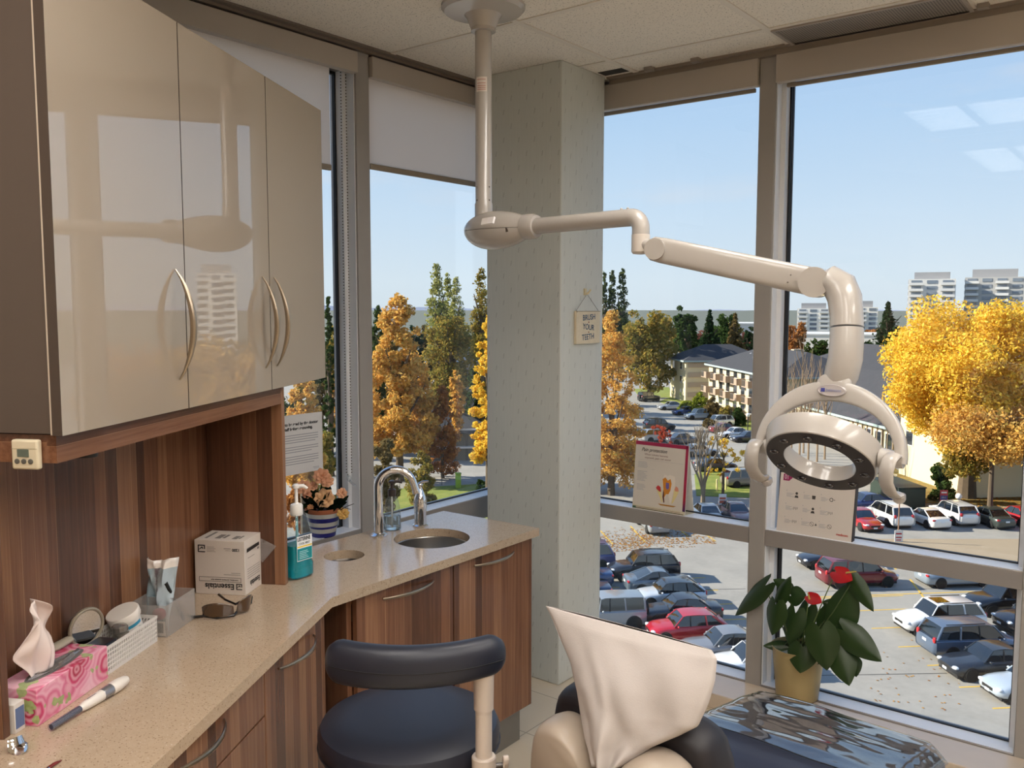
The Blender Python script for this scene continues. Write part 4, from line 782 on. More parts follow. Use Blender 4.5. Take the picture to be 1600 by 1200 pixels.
for x, hy, hz in ((-.012, .020, .026), (0, .025, .034), (.03, .027, .036), (Ls*.5, .027, .0365), (Ls-.03, .027, .037), (Ls+.004, .026, .035), (Ls+.02, .02, .024)):
    rs.append([(x, hy*math.copysign(abs(math.cos(t))**.42, math.cos(t)), hz*math.copysign(abs(math.sin(t))**.5, math.sin(t))) for t in [2*math.pi*j/28 for j in range(28)]])
b.rings(rs); b.build('spring_arm', M_lamp, lm)
b = MB(Ts); b.tube([(.012, -.034, 0), (.012, .034, 0)], .030, 28); b.build('pivot_cap', M_lamp, lm); MB(Ts).tube([(Ls-.012, -.043, 0), (Ls-.012, .043, 0)], .039, 30).build('pivot_cap', M_lamp, lm)
MB().tube([eb+np.array([0, 0, -.028]), eb+np.array([.03, -.004, -.034]), sA+sdn*.01], [.02, .019, .018], 16).build('link', M_lamp, lm)
for x, z in ((Ls-.075, .006), (Ls-.078, -.014), (.02, .024)): MB(Ts).ball((x, -.0275, z), .0022, 8, 6).build('screw', P('#6c645c', .4, .4), lm)
# down tube to the head
hp = [sB+sdn*.01, ond(1300, 439, 2.25), ond(1312, 447, 2.24), ond(1320, 466, 2.23), ond(1323, 495, 2.22), ond(1323, 530, 2.215), ond(1321, 560, 2.21), ond(1315, 585, 2.222), ond(1307, 606, 2.235)]
MB().tube(hp[:5]+[hp[5]*.45+hp[4]*.55], [.035, .043, .047, .046, .044, .044], 28, flat=.9, up=(0, -1, 0)).build('yoke_elbow', M_lamp, lm)
MB().tube([hp[5]*.53+hp[4]*.47, hp[5], hp[6], hp[7], hp[8]], [.0445, .0455, .046, .046, .040], 28, flat=.9, up=(0, -1, 0)).build('yoke_tube', M_lamp, lm)
# head frame: X = pivot axis, n = light direction
hC = ond(1280, 722, 2.19); hn = np.array([-.0, -.645, -.764]); hn /= np.linalg.norm(hn); pvx = np.array([1., 0, 0]); Th = fr_(hC, pvx, np.cross(hn, pvx)); r0 = .131
N = 64
sh = [(.126, .001), (.1325, .0), (.1345, -.002), (.1455, -.048), (.1445, -.052), (.138, -.054), (.10, -.048), (.0895, -.045), (.088, -.04), (.088, -.025), (.0875, .0), (.090, .001)]
MB(Th).lathe(sh+[sh[0]], n=N, c0=False, c1=False).build('ring_shell', M_lamp, lm, smooth=28)
fc_ = MB(Th).lathe([(.0885, .0015), (.131, .0015), (.132, .0005), (.0875, .0005), (.0885, .0015)], n=N, c0=False, c1=False).build('ring_face', P('#3a3638', .35), lm, smooth=30)
for k in range(10):
    a = 2*math.pi*(k+.5)/10; c = Vector((.110*math.cos(a), .110*math.sin(a), .001)); b = MB(Th); b.ball(tuple(c), (.0105, .0075, .0075), 14, 8, M=None); b.tube([c+Vector((-.011, 0, .002)), c+Vector((.011, 0, .002))], .0035, 8, 1)
    b.build('led', [P('#1c1a1e', .05, coat=1), P('#8d8a90', .1, 1)], fc_)
# bail arch in a plane through the pivot axis
bc = hC-hn*.03+np.array([.014, 0, 0]); rB = .174; bu = ond(1302, 610, 2.205)-bc; bu[0] = 0; bu /= np.linalg.norm(bu); Tb = fr_(bc, pvx, bu); rs = []
for a in np.linspace(-.06, math.pi+.06, 41):
    s = max(0, math.sin(a)); wr = .013+.013*s**2; tk = .018-.006*s; ez = 1.0
    c = np.array([rB*math.cos(a), (np.linalg.norm(ond(1302, 610, 2.205)-bc)-.002)*math.sin(a), 0]); d = np.array([math.cos(a), math.sin(a), 0])
    rs.append([tuple(c+d*wr*math.copysign(abs(math.cos(t))**.4, math.cos(t))+np.array([0, 0, tk*math.copysign(abs(math.sin(t))**.4, math.sin(t))])) for t in [2*math.pi*j/16 for j in range(16)]])
MB(Tb).rings(rs).build('bail', M_lamp, lm, smooth=50)
hb = np.linalg.norm(ond(1302, 610, 2.205)-bc)
b = MB(Tb); b.ball((0, hb+.012, 0), (.044, .032, .0145), 20, 10, e=.8); b.build('bail_hub', M_lamp, lm)
b = MB(Tb); b.lathe([(.036, .0), (.036, .003), (.032, .0036), (.031, .0028), (.002, .003)], n=36, M=Matrix.Translation((0, hb-.002, .0148)) @ Matrix.Diagonal((1, .42, 1, 1))); b.build('badge', P('#b9b2b2', .25, .3), lm)
b = MB(Tb); b.box(-.026, -.016, hb-.0065, hb+.003, .0175, .0186); b.build('badge_mark', P('#2c3380', .4), lm, smooth=0); text('belmont', .0112, Tb @ Vector((-.013, hb-.002, .0186)), pvx, Tb.to_3x3() @ Vector((0, 1, 0)), P('#7c7c98', .4), lm, sx=1.0, off=.0002)
for s in (-1, 1):
    b = MB(Tb); b.tube([(s*.138-.012, 0, 0), (s*.155, 0, 0), (s*(rB+.006), 0, 0)], [.026, .0215, .0205], 24); b.build('pivot', M_lamp, lm)
    k = Tb @ Vector((s*(rB-.010 if s > 0 else rB+.004), 0, .0)); k = np.array(k); tow = np.array([0, -1, 0]); fwd = np.array([0, -.93, -.36])
    hpnt = [(.0, .004), (.020, .012), (.036, .002), (.044, -.022), (.042, -.05), (.030, -.074), (.012, -.086), (-.002, -.084)]
    pts = [k+np.array([(-.004 if s < 0 else -.012)*min(1, i/3)+(.022 if s < 0 else .018)*max(0, i-4)/3, -p[0], p[1]]) for i, p in enumerate(hpnt)]
    MB().tube(pts, [.009, .0085, .0085, .0085, .0085, .0085, .008, .0075], 16, flat=2.3, up=(0, 0, 1)).build('handle', M_lamp, lm, smooth=50)
    MB().lathe([(.0155, 0), (.0165, .002), (.015, .012), (.010, .018), (.002, .0195)], n=20, M=fr_(pts[-1]+np.array([0, .002, -.003]), (0, 1, .3), (1, 0, .2))).build('grip_lens', clear_mat('grip lens', '#ece8e4', .08, 1.5, 2, .5, '#cfc6be'), lm)
# ------------------------------------------------------------------ operator stool
sc0 = ond(640, 1122, 1.98); zs = sc0[2]; cx, cy = sc0[0], sc0[1]; M_vin = P('#20232f', .42, spec=.5, bmp=.05, bsc=350); M_cr = P('#cdbfb2', .35)
so_ = thing('stool', 'dark navy round operator stool with curved torso rest in front of the sink cabinet', 'stool', (cx, cy, 0)); rs_ = .203
MB().lathe([(.05, -.10), (.17, -.095), (.192, -.08), (.203, -.045), (.205, -.02), (.198, -.004), (.18, .006), (.12, .012), (.04, .014), (.002, .0145)], (cx, cy, zs), 56).build('seat', M_vin, so_)
MB().lathe([(.2035, -.046), (.2062, -.047), (.2035, -.0495)], (cx, cy, zs), 56, c0=False, c1=False).build('piping', P('#14151c', .5), so_)
best = None
for k in range(360):   # the post stands just outside the seat rim, on the near right
    a = 2*math.pi*k/360; q = np.array([cx+.229*math.cos(a), cy+.229*math.sin(a), zs]); v_ = q-O; px_ = 800+F*(v_@rt)/(v_@fw)
    if v_@fw < 1.98 and (best is None or abs(px_-756) < best[0]): best = (abs(px_-756), a)
dr = np.array([math.cos(best[1]), math.sin(best[1]), 0]); pst = np.array([cx, cy, 0])+dr*.229
zt_b = ond(650, 1040, 1.76)[2]; toc = np.array([-cx, -cy, 0])/math.hypot(cx, cy); bcx, bcy = cx-toc[0]*.068+.022*rt[0], cy-toc[1]*.068+.022*rt[1]
# torso rest: a bolster sweeping around the near side of the seat
angC = math.atan2(-cy, -cx); aP = math.atan2(pst[1]-cy, pst[0]-cx); rb_ = .278
def bang(px, py, t):   # angle around the seat of a picture point
    q = ond(px, py, t); return math.atan2(q[1]-cy, q[0]-cx)
aL, aR = angC-.74, angC+.68; rs = []; K = 34
for i in range(K+1):
    u = i/K; a = aL+(aR-aL)*u; e = min(u, 1-u)/.10; s = math.sqrt(max(.02, 1-(1-min(1, e))**2)); hh = .041*s*(1.0+.12*(1-u)); tt = .029*s
    c = np.array([bcx, bcy, zt_b+.004*(u-.5)])+np.array([math.cos(a), math.sin(a), 0])*rb_; d = np.array([math.cos(a), math.sin(a), 0])
    rs.append([tuple(c+d*tt*math.copysign(abs(math.cos(t))**.8, math.cos(t))+np.array([0, 0, hh*math.copysign(abs(math.sin(t))**.85, math.sin(t))])) for t in [2*math.pi*j/24 for j in range(24)]])
MB().rings(rs).build('torso_rest', M_vin, so_, smooth=60)
b = MB(); rs = [[(bcx+(rb_+.0295)*math.cos(a), bcy+(rb_+.0295)*math.sin(a), zt_b-.003+dz) for dz in (-.001, .001)] for a in np.linspace(aL+.10, aR-.08, 30)]; b.rings(rs, 0, False, False, False); b.build('seam', P('#101118', .6), so_, fix=False, solid=.001)
pz = zt_b-.04; MB().tube([pst+[0, 0, pz+.01], pst+[0, 0, pz-.012], pst+[0, 0, pz-.075]], [.0225, .0215, .0205], 24).build('post_sleeve', M_cr, so_); MB().tube([pst+[0, 0, pz-.07], pst+[0, 0, .40]], .0175, 24).build('post', M_cr, so_)
b = MB(); b.box(-.045, .045, -.012, .012, -.004, .004, 0, Matrix.Translation(Vector(tuple(pst+[0, 0, pz+.012]))) @ Matrix.Rotation(aP+1.57, 4, 'Z')); b.build('bracket', P('#b9ab9e', .35), so_, bevel=.002)
kz = zs-.035; MB().lathe([(.0235, 0), (.0255, .003), (.0255, .05), (.0235, .053)], (pst[0], pst[1], kz-.026), 28).build('clamp_collar', M_cr, so_)
kd = np.array([math.cos(YAW+.25), math.sin(YAW+.25), 0]); kc = pst+np.array([0, 0, kz]); Tk = fr_(kc+kd*.046, (0, 0, 1), np.cross(kd, [0, 0, 1])); b = MB(Tk)
rs = [[((.011+.014*abs(math.cos(a))**3)*math.cos(a), (.011+.014*abs(math.cos(a))**3)*math.sin(a)*.8, z) for a in [2*math.pi*j/40 for j in range(40)]] for z in (-.006, .006)]
b.rings(rs, M=Matrix.Rotation(R(18), 4, 'Z')); b.build('clamp_knob', M_cr, so_, bevel=.002, smooth=50); MB().tube([kc+kd*.02, kc+kd*.05], .006, 12).build('knob_screw', P('#6f6a66', .3, .8), so_)
b = MB(); b.tube([pst+[0, 0, .405], pst-dr*.02+[0, 0, .39], np.array([cx, cy, .385])+dr*.03], [.0175, .019, .02], 16); b.build('support_arm', M_cr, so_)
MB().lathe([(.028, zs-.13), (.06, zs-.115), (.10, zs-.10)], (cx, cy, 0), 28).build('seat_plate', P('#9a9088', .4, .5), so_); MB().lathe([(.036, .09), (.036, .40), (.026, .402), (.026, zs-.12)], (cx, cy, 0), 24).build('gas_column', P('#8f8a86', .3, .6), so_)
for k in range(5):
    a = 2*math.pi*k/5+.35; d = np.array([math.cos(a), math.sin(a), 0]); c0 = np.array([cx, cy, 0])
    l_ = MB().tube([c0+[0, 0, .095], c0+d*.14+[0, 0, .088], c0+d*.235+[0, 0, .068]], [.024, .02, .015], 14).build('leg', P('#b3aaa2', .35), so_)
    w_c = c0+d*.235; sx = np.array([-d[1], d[0], 0]); b = MB(); b.tube([w_c-sx*.014+[0, 0, .026], w_c+sx*.014+[0, 0, .026]], .026, 18); b.tube([w_c+[0, 0, .03], w_c+[0, 0, .07]], .008, 8); b.build('castor', M_black, l_)
# ------------------------------------------------------------------ dental chair
ch_ang = R(-4); ccx, ccy = -.795, 1.36; DT = Matrix.Translation((ccx, ccy, 0)) @ Matrix.Rotation(ch_ang, 4, 'Z')
dch = thing('dental_chair', 'cream shelled dental chair with dark upholstery facing the window', 'dental chair', (ccx+.04, ccy+.45, 0), Matrix.Rotation(ch_ang, 4, 'Z'))
M_shell = P('#a69889', .4, coat=.1); M_blk = P('#17141a', .5, bmp=.05, bsc=500); M_nv = P('#23232f', .4, bmp=.05, bsc=400)
def hump(u, hw, dip, zt, z0):   # outline of the back, half width hw: two shoulders with a dip between
    return 0
def back_outline(k, gx=0, gz=0):
    """closed outline of the backrest in (x, h): shoulders either side of the headrest post"""
    pts = []
    for t in np.linspace(0, 1, 40):
        x = -1+2*t; ax = abs(x); w = .185+gx
        h = .385+.055*math.sin(math.pi*min(1, max(0, (ax-.12)/.86)))**.8-.055*max(0, 1-ax/.3)**2-.16*max(0, ax-.80)/.2*(max(0, ax-.80)/.2)**1.2
        pts.append((x*w, h+gz))
    low = [(.20+gx, .12), (.235+gx, -.02), (.25+gx, -.20), (.23+gx, -.36)]
    return pts+low+[(-x, z) for x, z in reversed(low)]
Bk = DT @ Matrix.Translation((0, .0, .40)) @ Matrix.Rotation(R(6), 4, 'X')     # x right, z up the back, y towards the patient
def slab(name, y0, y1, gx, gz, mt, rnd, parent, push=0):
    o = back_outline(0, gx, gz); b = MB(Bk); n = len(o); rs = []
    for y, s in ((y0, .0), (y0+(y1-y0)*.05, .5), (y0+(y1-y0)*.2, .9), (y0+(y1-y0)*.35, 1), (y0+(y1-y0)*.7, 1), (y0+(y1-y0)*.9, .75), (y1, 0)):
        cx_ = 0; cz_ = .05; f = 1-(1-s)*rnd; rs.append([(x*f, y-push*(x/.25)**2, cz_+(z-cz_)*(1-(1-s)*rnd*.7)) for x, z in o])
    b.rings(rs); return b.build(name, mt, parent, smooth=55)
slab('back_shell', -.055, .035, .0, -.012, M_shell, .06, dch, -.02); slab('back_cushion', .03, .125, .016, .016, M_blk, .08, dch, -.02)
b = MB(Bk); b.tube([(0, .02, .30), (0, .02, .40), (0, .06, .46)], [.022, .02, .018], 16); b.build('headrest_post', M_steel, dch)
b = MB(Bk); b.ball((0, .118, .50), (.105, .022, .06), 28, 14, e=.75); b.build('headrest', M_blk, dch)
# seat and leg rest
def cush(name, path, hw, th_, mt, n=22, crown=.018, plan=None):
    b = MB(DT); rs = []
    for i, (y, z) in enumerate(path):
        u = i/(len(path)-1); w = hw*(plan(u) if plan else 1); rs.append([(w*math.copysign(abs(math.cos(t))**.45, math.cos(t)), y, z+(th_*math.copysign(abs(math.sin(t))**.55, math.sin(t)))*(1)+(crown*math.cos(min(1.5, abs(math.cos(t))*1.5)) if math.sin(t) > 0 else 0)) for t in [2*math.pi*j/n for j in range(n)]])
    b.rings(rs); return b.build(name, mt, dch, smooth=60)
def sm(pts, k=6):
    out = []
    for i in range(len(pts)-1):
        for j in range(k): t = j/k; t2 = t*t*(3-2*t) if False else t; out.append((pts[i][0]+(pts[i+1][0]-pts[i][0])*t2, pts[i][1]+(pts[i+1][1]-pts[i][1])*t2))
    return out+[pts[-1]]
endw = lambda u: min(1, math.sqrt(max(.05, 1-max(0, (u-.88)/.12)**2)))
sp_y = [(.06, .47), (.2, .435), (.4, .44), (.58, .462), (.72, .452), (.9, .425), (1.06, .40), (1.085, .392)]
cush('seat_cushion', sm(sp_y), .275, .045, M_nv, plan=endw)
b = MB(DT); rs = []
for y, z, w in ((.0, .36, .2), (.1, .35, .24), (.5, .36, .25), (.9, .345, .23), (1.02, .345, .2)): rs.append([(w*math.copysign(abs(math.cos(t))**.5, math.cos(t)), y, z-.02+.045*math.copysign(abs(math.sin(t))**.6, math.sin(t))) for t in [2*math.pi*j/20 for j in range(20)]])
b.rings(rs); b.build('seat_shell', M_shell, dch, smooth=50)
b = MB(DT); b.rings([[(w*math.copysign(abs(math.cos(t))**.4, math.cos(t)), .40+l*math.copysign(abs(math.sin(t))**.4, math.sin(t)), z) for t in [2*math.pi*j/28 for j in range(28)]] for w, l, z in ((.24, .40, 0), (.24, .40, .03), (.20, .34, .06), (.13, .2, .10), (.12, .18, .32))]); b.build('base', P('#c2b6a6', .45), dch)
# foot cover of clear plastic sheet, wet-looking
m = clear_mat('glossy plastic foot sheet', '#f6f6f6', .05, 1.5, 1.5, .0, '#c8c4bc'); fz = m.node_tree
def sheet(i, j):
    u = (i-.5)*2; y = .66+.435*j; x = u*.283; pz_ = np.interp(y, [p[0] for p in sp_y], [p[1] for p in sp_y]); ax = abs(u)
    z = pz_+.066*(1-.12*ax**3)-max(0, ax-.86)*.25-max(0, j-.94)*.5+.004*noise.noise(Vector((u*2.2, y*9, 1)))+.0014*noise.noise(Vector((u*2, y*26, 5)))+.0006*noise.noise(Vector((u*8, y*40, 9)))+.006
    return tuple(DT @ Vector((x*(1 if j < .9 else 1-(j-.9)*1.1), y, z)))
fs = MB().grid(sheet, 40, 60).build('foot_sheet', m, solid=.0006, fix=False, smooth=80); tag(fs, 'glossy clear plastic sheet over the foot end of the dental chair', 'plastic sheet')
# paper hood over the headrest: a flat open sack
hz = 1.022; A_ = onz(853, 947, hz); B_ = onz(1119, 1017, hz); yh = (A_[1]+B_[1])/2; xa_, xb_ = A_[0], B_[0]
Lp = [(853, 947), (862, 965), (876, 1000), (892, 1035), (902, 1075), (907, 1110), (915, 1150), (930, 1190)]
Rp = [(1112, 1016), (1120, 1030), (1117, 1065), (1107, 1100), (1091, 1135), (1062, 1150), (1020, 1168), (985, 1193)]
Lw = [onp(x, y, (0, 1.388, 1.02), (0, 1, -.37)) for x, y in Lp]; Rw = [onp(x, y, (0, 1.388, 1.02), (0, 1, -.37)) for x, y in Rp]
def ip(Q, t): k = t*(len(Q)-1); i = min(len(Q)-2, int(k)); return Q[i]+(Q[i+1]-Q[i])*(k-i)
r_ = random.Random(2)
def hood(side):
    def f(i, j):
        a = ip(Lw, j); c = ip(Rw, j); p = a+(c-a)*i; u = (i-.5)*2; edge = (1-u*u)**.55 if abs(u) < 1 else 0; tp = math.sin(min(1, j*1.9)*math.pi/2)
        d = .085*edge*(.10+.9*tp) if side > 0 else -.042*edge*tp
        nz = noise.noise(Vector((p[0]*9, p[2]*9, side*3)))*.016+noise.noise(Vector((p[0]*24+p[2]*9, p[2]*20, side)))*.004
        fold = .010*math.sin(7*i+5*j+side)*j*edge+.007*math.sin(17*i-9*j)*edge*j; crease = -.012*math.exp(-((i-.22-.25*j)/.05)**2)*edge*j
        off = (.03 if side > 0 else 0)
        return (p[0], p[1]+d+off*0+(nz+fold+crease)*(.25+.75*edge)*tp, p[2]+.004*math.sin(9*i)*j)
    return f
b = MB(); b.grid(hood(-1), 46, 50); b.grid(hood(1), 46, 50)
hd = b.build('headrest_cover', P('#b8b0ab', .9, var=.03, vs=60, bmp=.12, bsc=420), solid=.0008, smooth=80, fix=False); tag(hd, 'pale paper hood pulled over the headrest of the dental chair', 'headrest cover')
# ------------------------------------------------------------------ anthurium in its pot
pq = np.array([-1.166, 3.332, .0705]); an = thing('anthurium', 'green anthurium with two red flowers in a pale gold pot on the window ledge', 'potted plant', pq)
MB().lathe([(.079, 0), (.081, .003), (.0875, .075), (.088, .078), (.0885, .082), (.0955, .15), (.0955, .156), (.1015, .196), (.1035, .2), (.1, .2), (.096, .17)], tuple(pq), 56).build('pot', P('#a8966a', .38, .25, var=.05, vs=10), an)
MB().lathe([(.0985, .185), (.097, .18), (.05, .165), (.002, .168)], tuple(pq), 30, c0=False).build('soil', P('#1d120e', .95, bmp=.6), an)
m = mat0('anthurium leaf'); nt = NT(m); gi = nt.n('NewGeometry'); c = nt.ramp(gi.outputs['Random Per Island'], [(0, '#1d2c16'), (.5, '#2b3f1e'), (1, '#39502a')]); p_ = bs(nt, c, .33, spec=.5); p_.inputs['Transmission Weight'].default_value = 0
tl = nt.n('BsdfTranslucent'); nt.l(c, tl.inputs[0]); mx = nt.n('MixShader'); mx.inputs[0].default_value = .25; nt.l(p_.outputs[0], mx.inputs[1]); nt.l(tl.outputs[0], mx.inputs[2]); nt.l(mx.outputs[0], nt.out.inputs[0]); M_an = m
def PL(x, y, d=0): return ony(x, y, 3.315+d)
LV = [((1196, 915), (1148, 962), 42, -.02, .02), ((1216, 938), (1236, 900), 34, .0, .0), ((1212, 945), (1206, 993), 50, -.07, -.09), ((1236, 930), (1260, 930), 40, .03, .03), ((1243, 958), (1232, 1008), 46, -.02, -.05),
      ((1262, 950), (1246, 1000), 44, .03, .0), ((1308, 975), (1332, 908), 62, -.01, .02), ((1332, 905), (1365, 956), 34, .0, -.03), ((1318, 985), (1378, 1034), 52, -.05, -.08), ((1283, 985), (1292, 1048), 62, -.09, -.11), ((1310, 1012), (1327, 1072), 54, -.06, -.1),
      ((1226, 1008), (1192, 1009), 22, -.02, -.05), ((1254, 1012), (1250, 1052), 56, -.07, -.1), ((1330, 1000), (1338, 1032), 40, .03, .0), ((1296, 960), (1290, 1010), 46, .04, .02), ((1232, 918), (1208, 905), 26, .04, .05), ((1305, 948), (1285, 940), 30, .05, .05), ((1330, 1030), (1338, 1058), 34, .02, .0), ((1270, 1005), (1276, 1040), 50, .0, -.02)]
for (b0, t0, wpx, d0, d1) in LV:
    a = PL(*b0, d0); t = PL(*t0, d1); w = wpx*2.9/F; nv = np.array([rng.uniform(-.35, .35), -.85, .5]); b = MB(); blade(b, a, t, w, nv, .1, heart=1, n=12); b.build('leaf', M_an, an, smooth=70, fix=False)
    root = pq+np.array([rng.uniform(-.03, .03), rng.uniform(-.03, .02), .165]); mid = (root+a)/2+np.array([(a[0]-root[0])*.12, 0, .03]); MB().tube([root, mid, a+(t-a)*.03], [.0032, .0026, .0018], 7).build('stem', P('#4c5a34', .5), an)
m_red = P('#b5141a', .2, coat=.6)
for (b0, t0, wpx, sp0, sp1, d) in (((1264, 931), (1284, 942), 22, (1265, 936), (1262, 926), -.01), ((1306, 893), (1332, 907), 30, (1322, 895), (1338, 893), .0)):
    f_ = bpy.data.objects; a = PL(*b0, d); t = PL(*t0, d-.03); b = MB(); blade(b, a, t, wpx*3.35/F, (.1, -.8, .6), .1, heart=1, n=10); so = b.build('flower', m_red, an, smooth=70, fix=False)
    MB().tube([PL(*sp0, d-.012), (PL(*sp0, d-.012)+PL(*sp1, d-.02))/2, PL(*sp1, d-.025)], [.0034, .003, .0016], 8).build('spadix', P('#c9b25a', .5), so)
    root = pq+np.array([.01, -.01, .165]); MB().tube([root, (root+a)/2+np.array([.006, 0, .02]), a], [.0026, .0022, .002], 7).build('flower_stem', P('#6a7a48', .5), so)
# rounded equipment end beside the right mullion
rq = ond(1612, 1062, 2.5); eq = thing('equipment_arm', 'beige rounded equipment arm end at the right edge beside the mullion', 'equipment arm', (rq[0]+.03, rq[1], 0))
MB().tube([(rq[0]+.03, rq[1], .0), (rq[0]+.03, rq[1], rq[2]-.04)], .026, 20).build('post', M_lamp, eq); MB().tube([(rq[0]+.012, rq[1]-.02, rq[2]), (rq[0]+.2, rq[1]-.1, rq[2]+.01)], [.036, .04], 24).build('arm', M_lamp, eq)
# ------------------------------------------------------------------ outdoors: ground
m = mat0('worn asphalt'); nt = NT(m); v = nt.scaled((1, 1, 1)); a = nt.noise(v, .35, 5, .6); b_ = nt.noise(v, 3, 6, .7); c0 = nt.noise(v, .06, 3)
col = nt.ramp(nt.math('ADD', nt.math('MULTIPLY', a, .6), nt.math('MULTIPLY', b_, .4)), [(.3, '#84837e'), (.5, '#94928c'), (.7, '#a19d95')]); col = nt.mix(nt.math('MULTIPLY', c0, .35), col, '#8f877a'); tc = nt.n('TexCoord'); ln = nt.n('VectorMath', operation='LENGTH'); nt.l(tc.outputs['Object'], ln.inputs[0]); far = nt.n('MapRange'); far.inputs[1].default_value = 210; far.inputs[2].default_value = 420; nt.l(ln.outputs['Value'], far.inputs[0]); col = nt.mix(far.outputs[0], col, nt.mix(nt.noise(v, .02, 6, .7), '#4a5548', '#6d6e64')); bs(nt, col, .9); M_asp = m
def gpoly(pts, mt, name, z=0.0, th=.05, px=True):
    q = [(gr(*p)[:2] if px else p) for p in pts]; return MB().prism([tuple(p[:2]) for p in q], G-th+z, G+z, 0).build(name, mt, smooth=0)
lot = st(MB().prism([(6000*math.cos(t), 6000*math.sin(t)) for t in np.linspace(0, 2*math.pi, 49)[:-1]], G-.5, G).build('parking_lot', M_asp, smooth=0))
m = mat0('mown grass'); nt = NT(m); v = nt.scaled((1, 1, 1)); a = nt.noise(v, .5, 6, .7); b_ = nt.noise(v, 6, 4)
bs(nt, nt.ramp(nt.math('ADD', nt.math('MULTIPLY', a, .65), nt.math('MULTIPLY', b_, .35)), [(.3, '#5c6b2a'), (.5, '#77822f'), (.62, '#8d8a42'), (.78, '#a58c4e')]), .95); M_gra = m
m = mat0('leaf-strewn dry grass'); nt = NT(m); v = nt.scaled((1, 1, 1)); a = nt.noise(v, .7, 6, .7); b_ = nt.noise(v, 7, 4)
bs(nt, nt.ramp(nt.math('ADD', nt.math('MULTIPLY', a, .5), nt.math('MULTIPLY', b_, .5)), [(.3, '#5d5a2a'), (.48, '#7b6c35'), (.6, '#9a7a3c'), (.75, '#b08a48')]), .95); M_dry = m
m = mat0('dusty tan asphalt'); nt = NT(m); bs(nt, nt.mix(nt.noise(nt.scaled((1, 1, 1)), .5, 6, .7), '#a08f78', '#8d8069'), .95); M_tan = m
st(gpoly([(1340, 842), (1700, 842), (1760, 905), (1420, 872), (1345, 862)], M_tan, 'dusty_lane', .004))
st(gpoly([(1372, 782), (1440, 786), (1800, 800), (1800, 715), (1470, 762), (1412, 742), (1385, 722), (1366, 728)], M_dry, 'verge', .06)); st(gpoly([(1106, 634), (1170, 640), (1230, 665), (1230, 705), (1175, 700), (1150, 672), (1128, 658)], M_gra, 'lawn', .06))
st(gpoly([(1088, 775), (1172, 778), (1178, 756), (1120, 720), (1085, 742)], M_gra, 'lawn', .06)); st(gpoly([(1030, 628), (1052, 636), (1070, 628), (1052, 618)], M_gra, 'lawn', .06))
st(gpoly([(560, 768), (760, 756), (790, 800), (760, 900), (560, 900)], M_gra, 'lawn', .05)); st(gpoly([(1000, 622), (1052, 621), (1045, 605), (990, 608)], M_gra, 'lawn', .05))
# painted stall lines
yel = P('#c9a648', .8, var=.15, vs=1.5); b = MB(EF); e_ = lambda p: (float(p@E1), float(p@E2))
for (x, y) in ((1362, 982), (1404, 1011), (1449, 1040), (1499, 1074), (1551, 1107), (1606, 1142), (1665, 1180), (1322, 955), (1283, 935)):
    q = e_(gr(x, y)); b.box(q[0], q[0]+5.4, q[1]-.06, q[1]+.06, G-.01, G+.006)
q0 = e_(gr(1330, 931)); q1 = e_(gr(1545, 926)); b.box(q0[0]-6, q1[0]+20, q0[1]-.07, q0[1]+.07, G-.01, G+.006)
for (x, y), (x2, y2) in (((1422, 905), (1448, 940)), ((938, 829), (957, 850)), ((985, 822), (1008, 847)), ((1100, 833), (1118, 846)), ((1380, 860), (1400, 890)), ((1060, 826), (1075, 838))):
    u0 = gr(x, y); u1 = gr(x2, y2); d = (u1-u0)/np.linalg.norm(u1-u0); n_ = np.array([-d[1], d[0], 0])*.07; k = EF.inverted(); b.add([tuple(k @ Vector(tuple(p+[0, 0, .006]))) for p in (u0+n_, u0-n_, u1-n_, u1+n_)], [(0, 1, 2, 3)])
for i in range(9):
    q = e_(gr(958, 918)); b.box(q[0]-5.2, q[0]+.4, q[1]-2.62*i-.06, q[1]-2.62*i+.06, G-.01, G+.006)
    q = e_(gr(1088, 903)); b.box(q[0]-1.5, q[0]+.6, q[1]-2.62*i-.06, q[1]-2.62*i+.06, G-.01, G+.006)
b.build('painted_lines', yel, lot, smooth=0); 
b = MB()
for (x0, y0, x1, y1) in ((1250, 925, 1530, 918), (1250, 1056, 1480, 1052), (940, 925, 1165, 920), (1330, 1130, 1600, 1180)):
    u0 = gr(x0, y0); u1 = gr(x1, y1); d = (u1-u0)/np.linalg.norm(u1-u0); n_ = np.array([-d[1], d[0], 0])*.04; b.add([tuple(p+[0, 0, .004]) for p in (u0+n_, u0-n_, u1-n_, u1+n_)], [(0, 1, 2, 3)])
b.build('tar_seams', P('#4c4b49', .9), lot, smooth=0)
# fallen leaves on the asphalt and verge
def litter(polys, n, sz, seed, mt, z=.02):
    r = np.random.default_rng(seed); P_ = []
    for (x0, x1, y0, y1) in polys:
        for _ in range(int(n/len(polys))): P_.append(gr(r.uniform(x0, x1), y0+(y1-y0)*r.random()**.8))
    P_ = np.array(P_)-np.array([0, 0, 0]); P_[:, 2] = G+z; k = len(P_); a = r.uniform(0, 6.28, k); u = np.stack([np.cos(a), np.sin(a), r.uniform(-.15, .15, k)], 1)*sz; w = np.stack([-np.sin(a), np.cos(a), r.uniform(-.15, .15, k)], 1)*sz*.7
    c = P_.mean(0); V = np.stack([P_-u-w, P_+u-w, P_+u+w, P_-u+w], 1).reshape(-1, 3)-c; return mesh_np('fallen_leaves', V, np.arange(4*k).reshape(-1, 4), mt, None, tuple(c))
M_lit = leaf_mat('fallen leaf litter', ['#8a5a22', '#a8742c', '#b98a3a', '#7c5a2c', '#b06a2a'], .1)
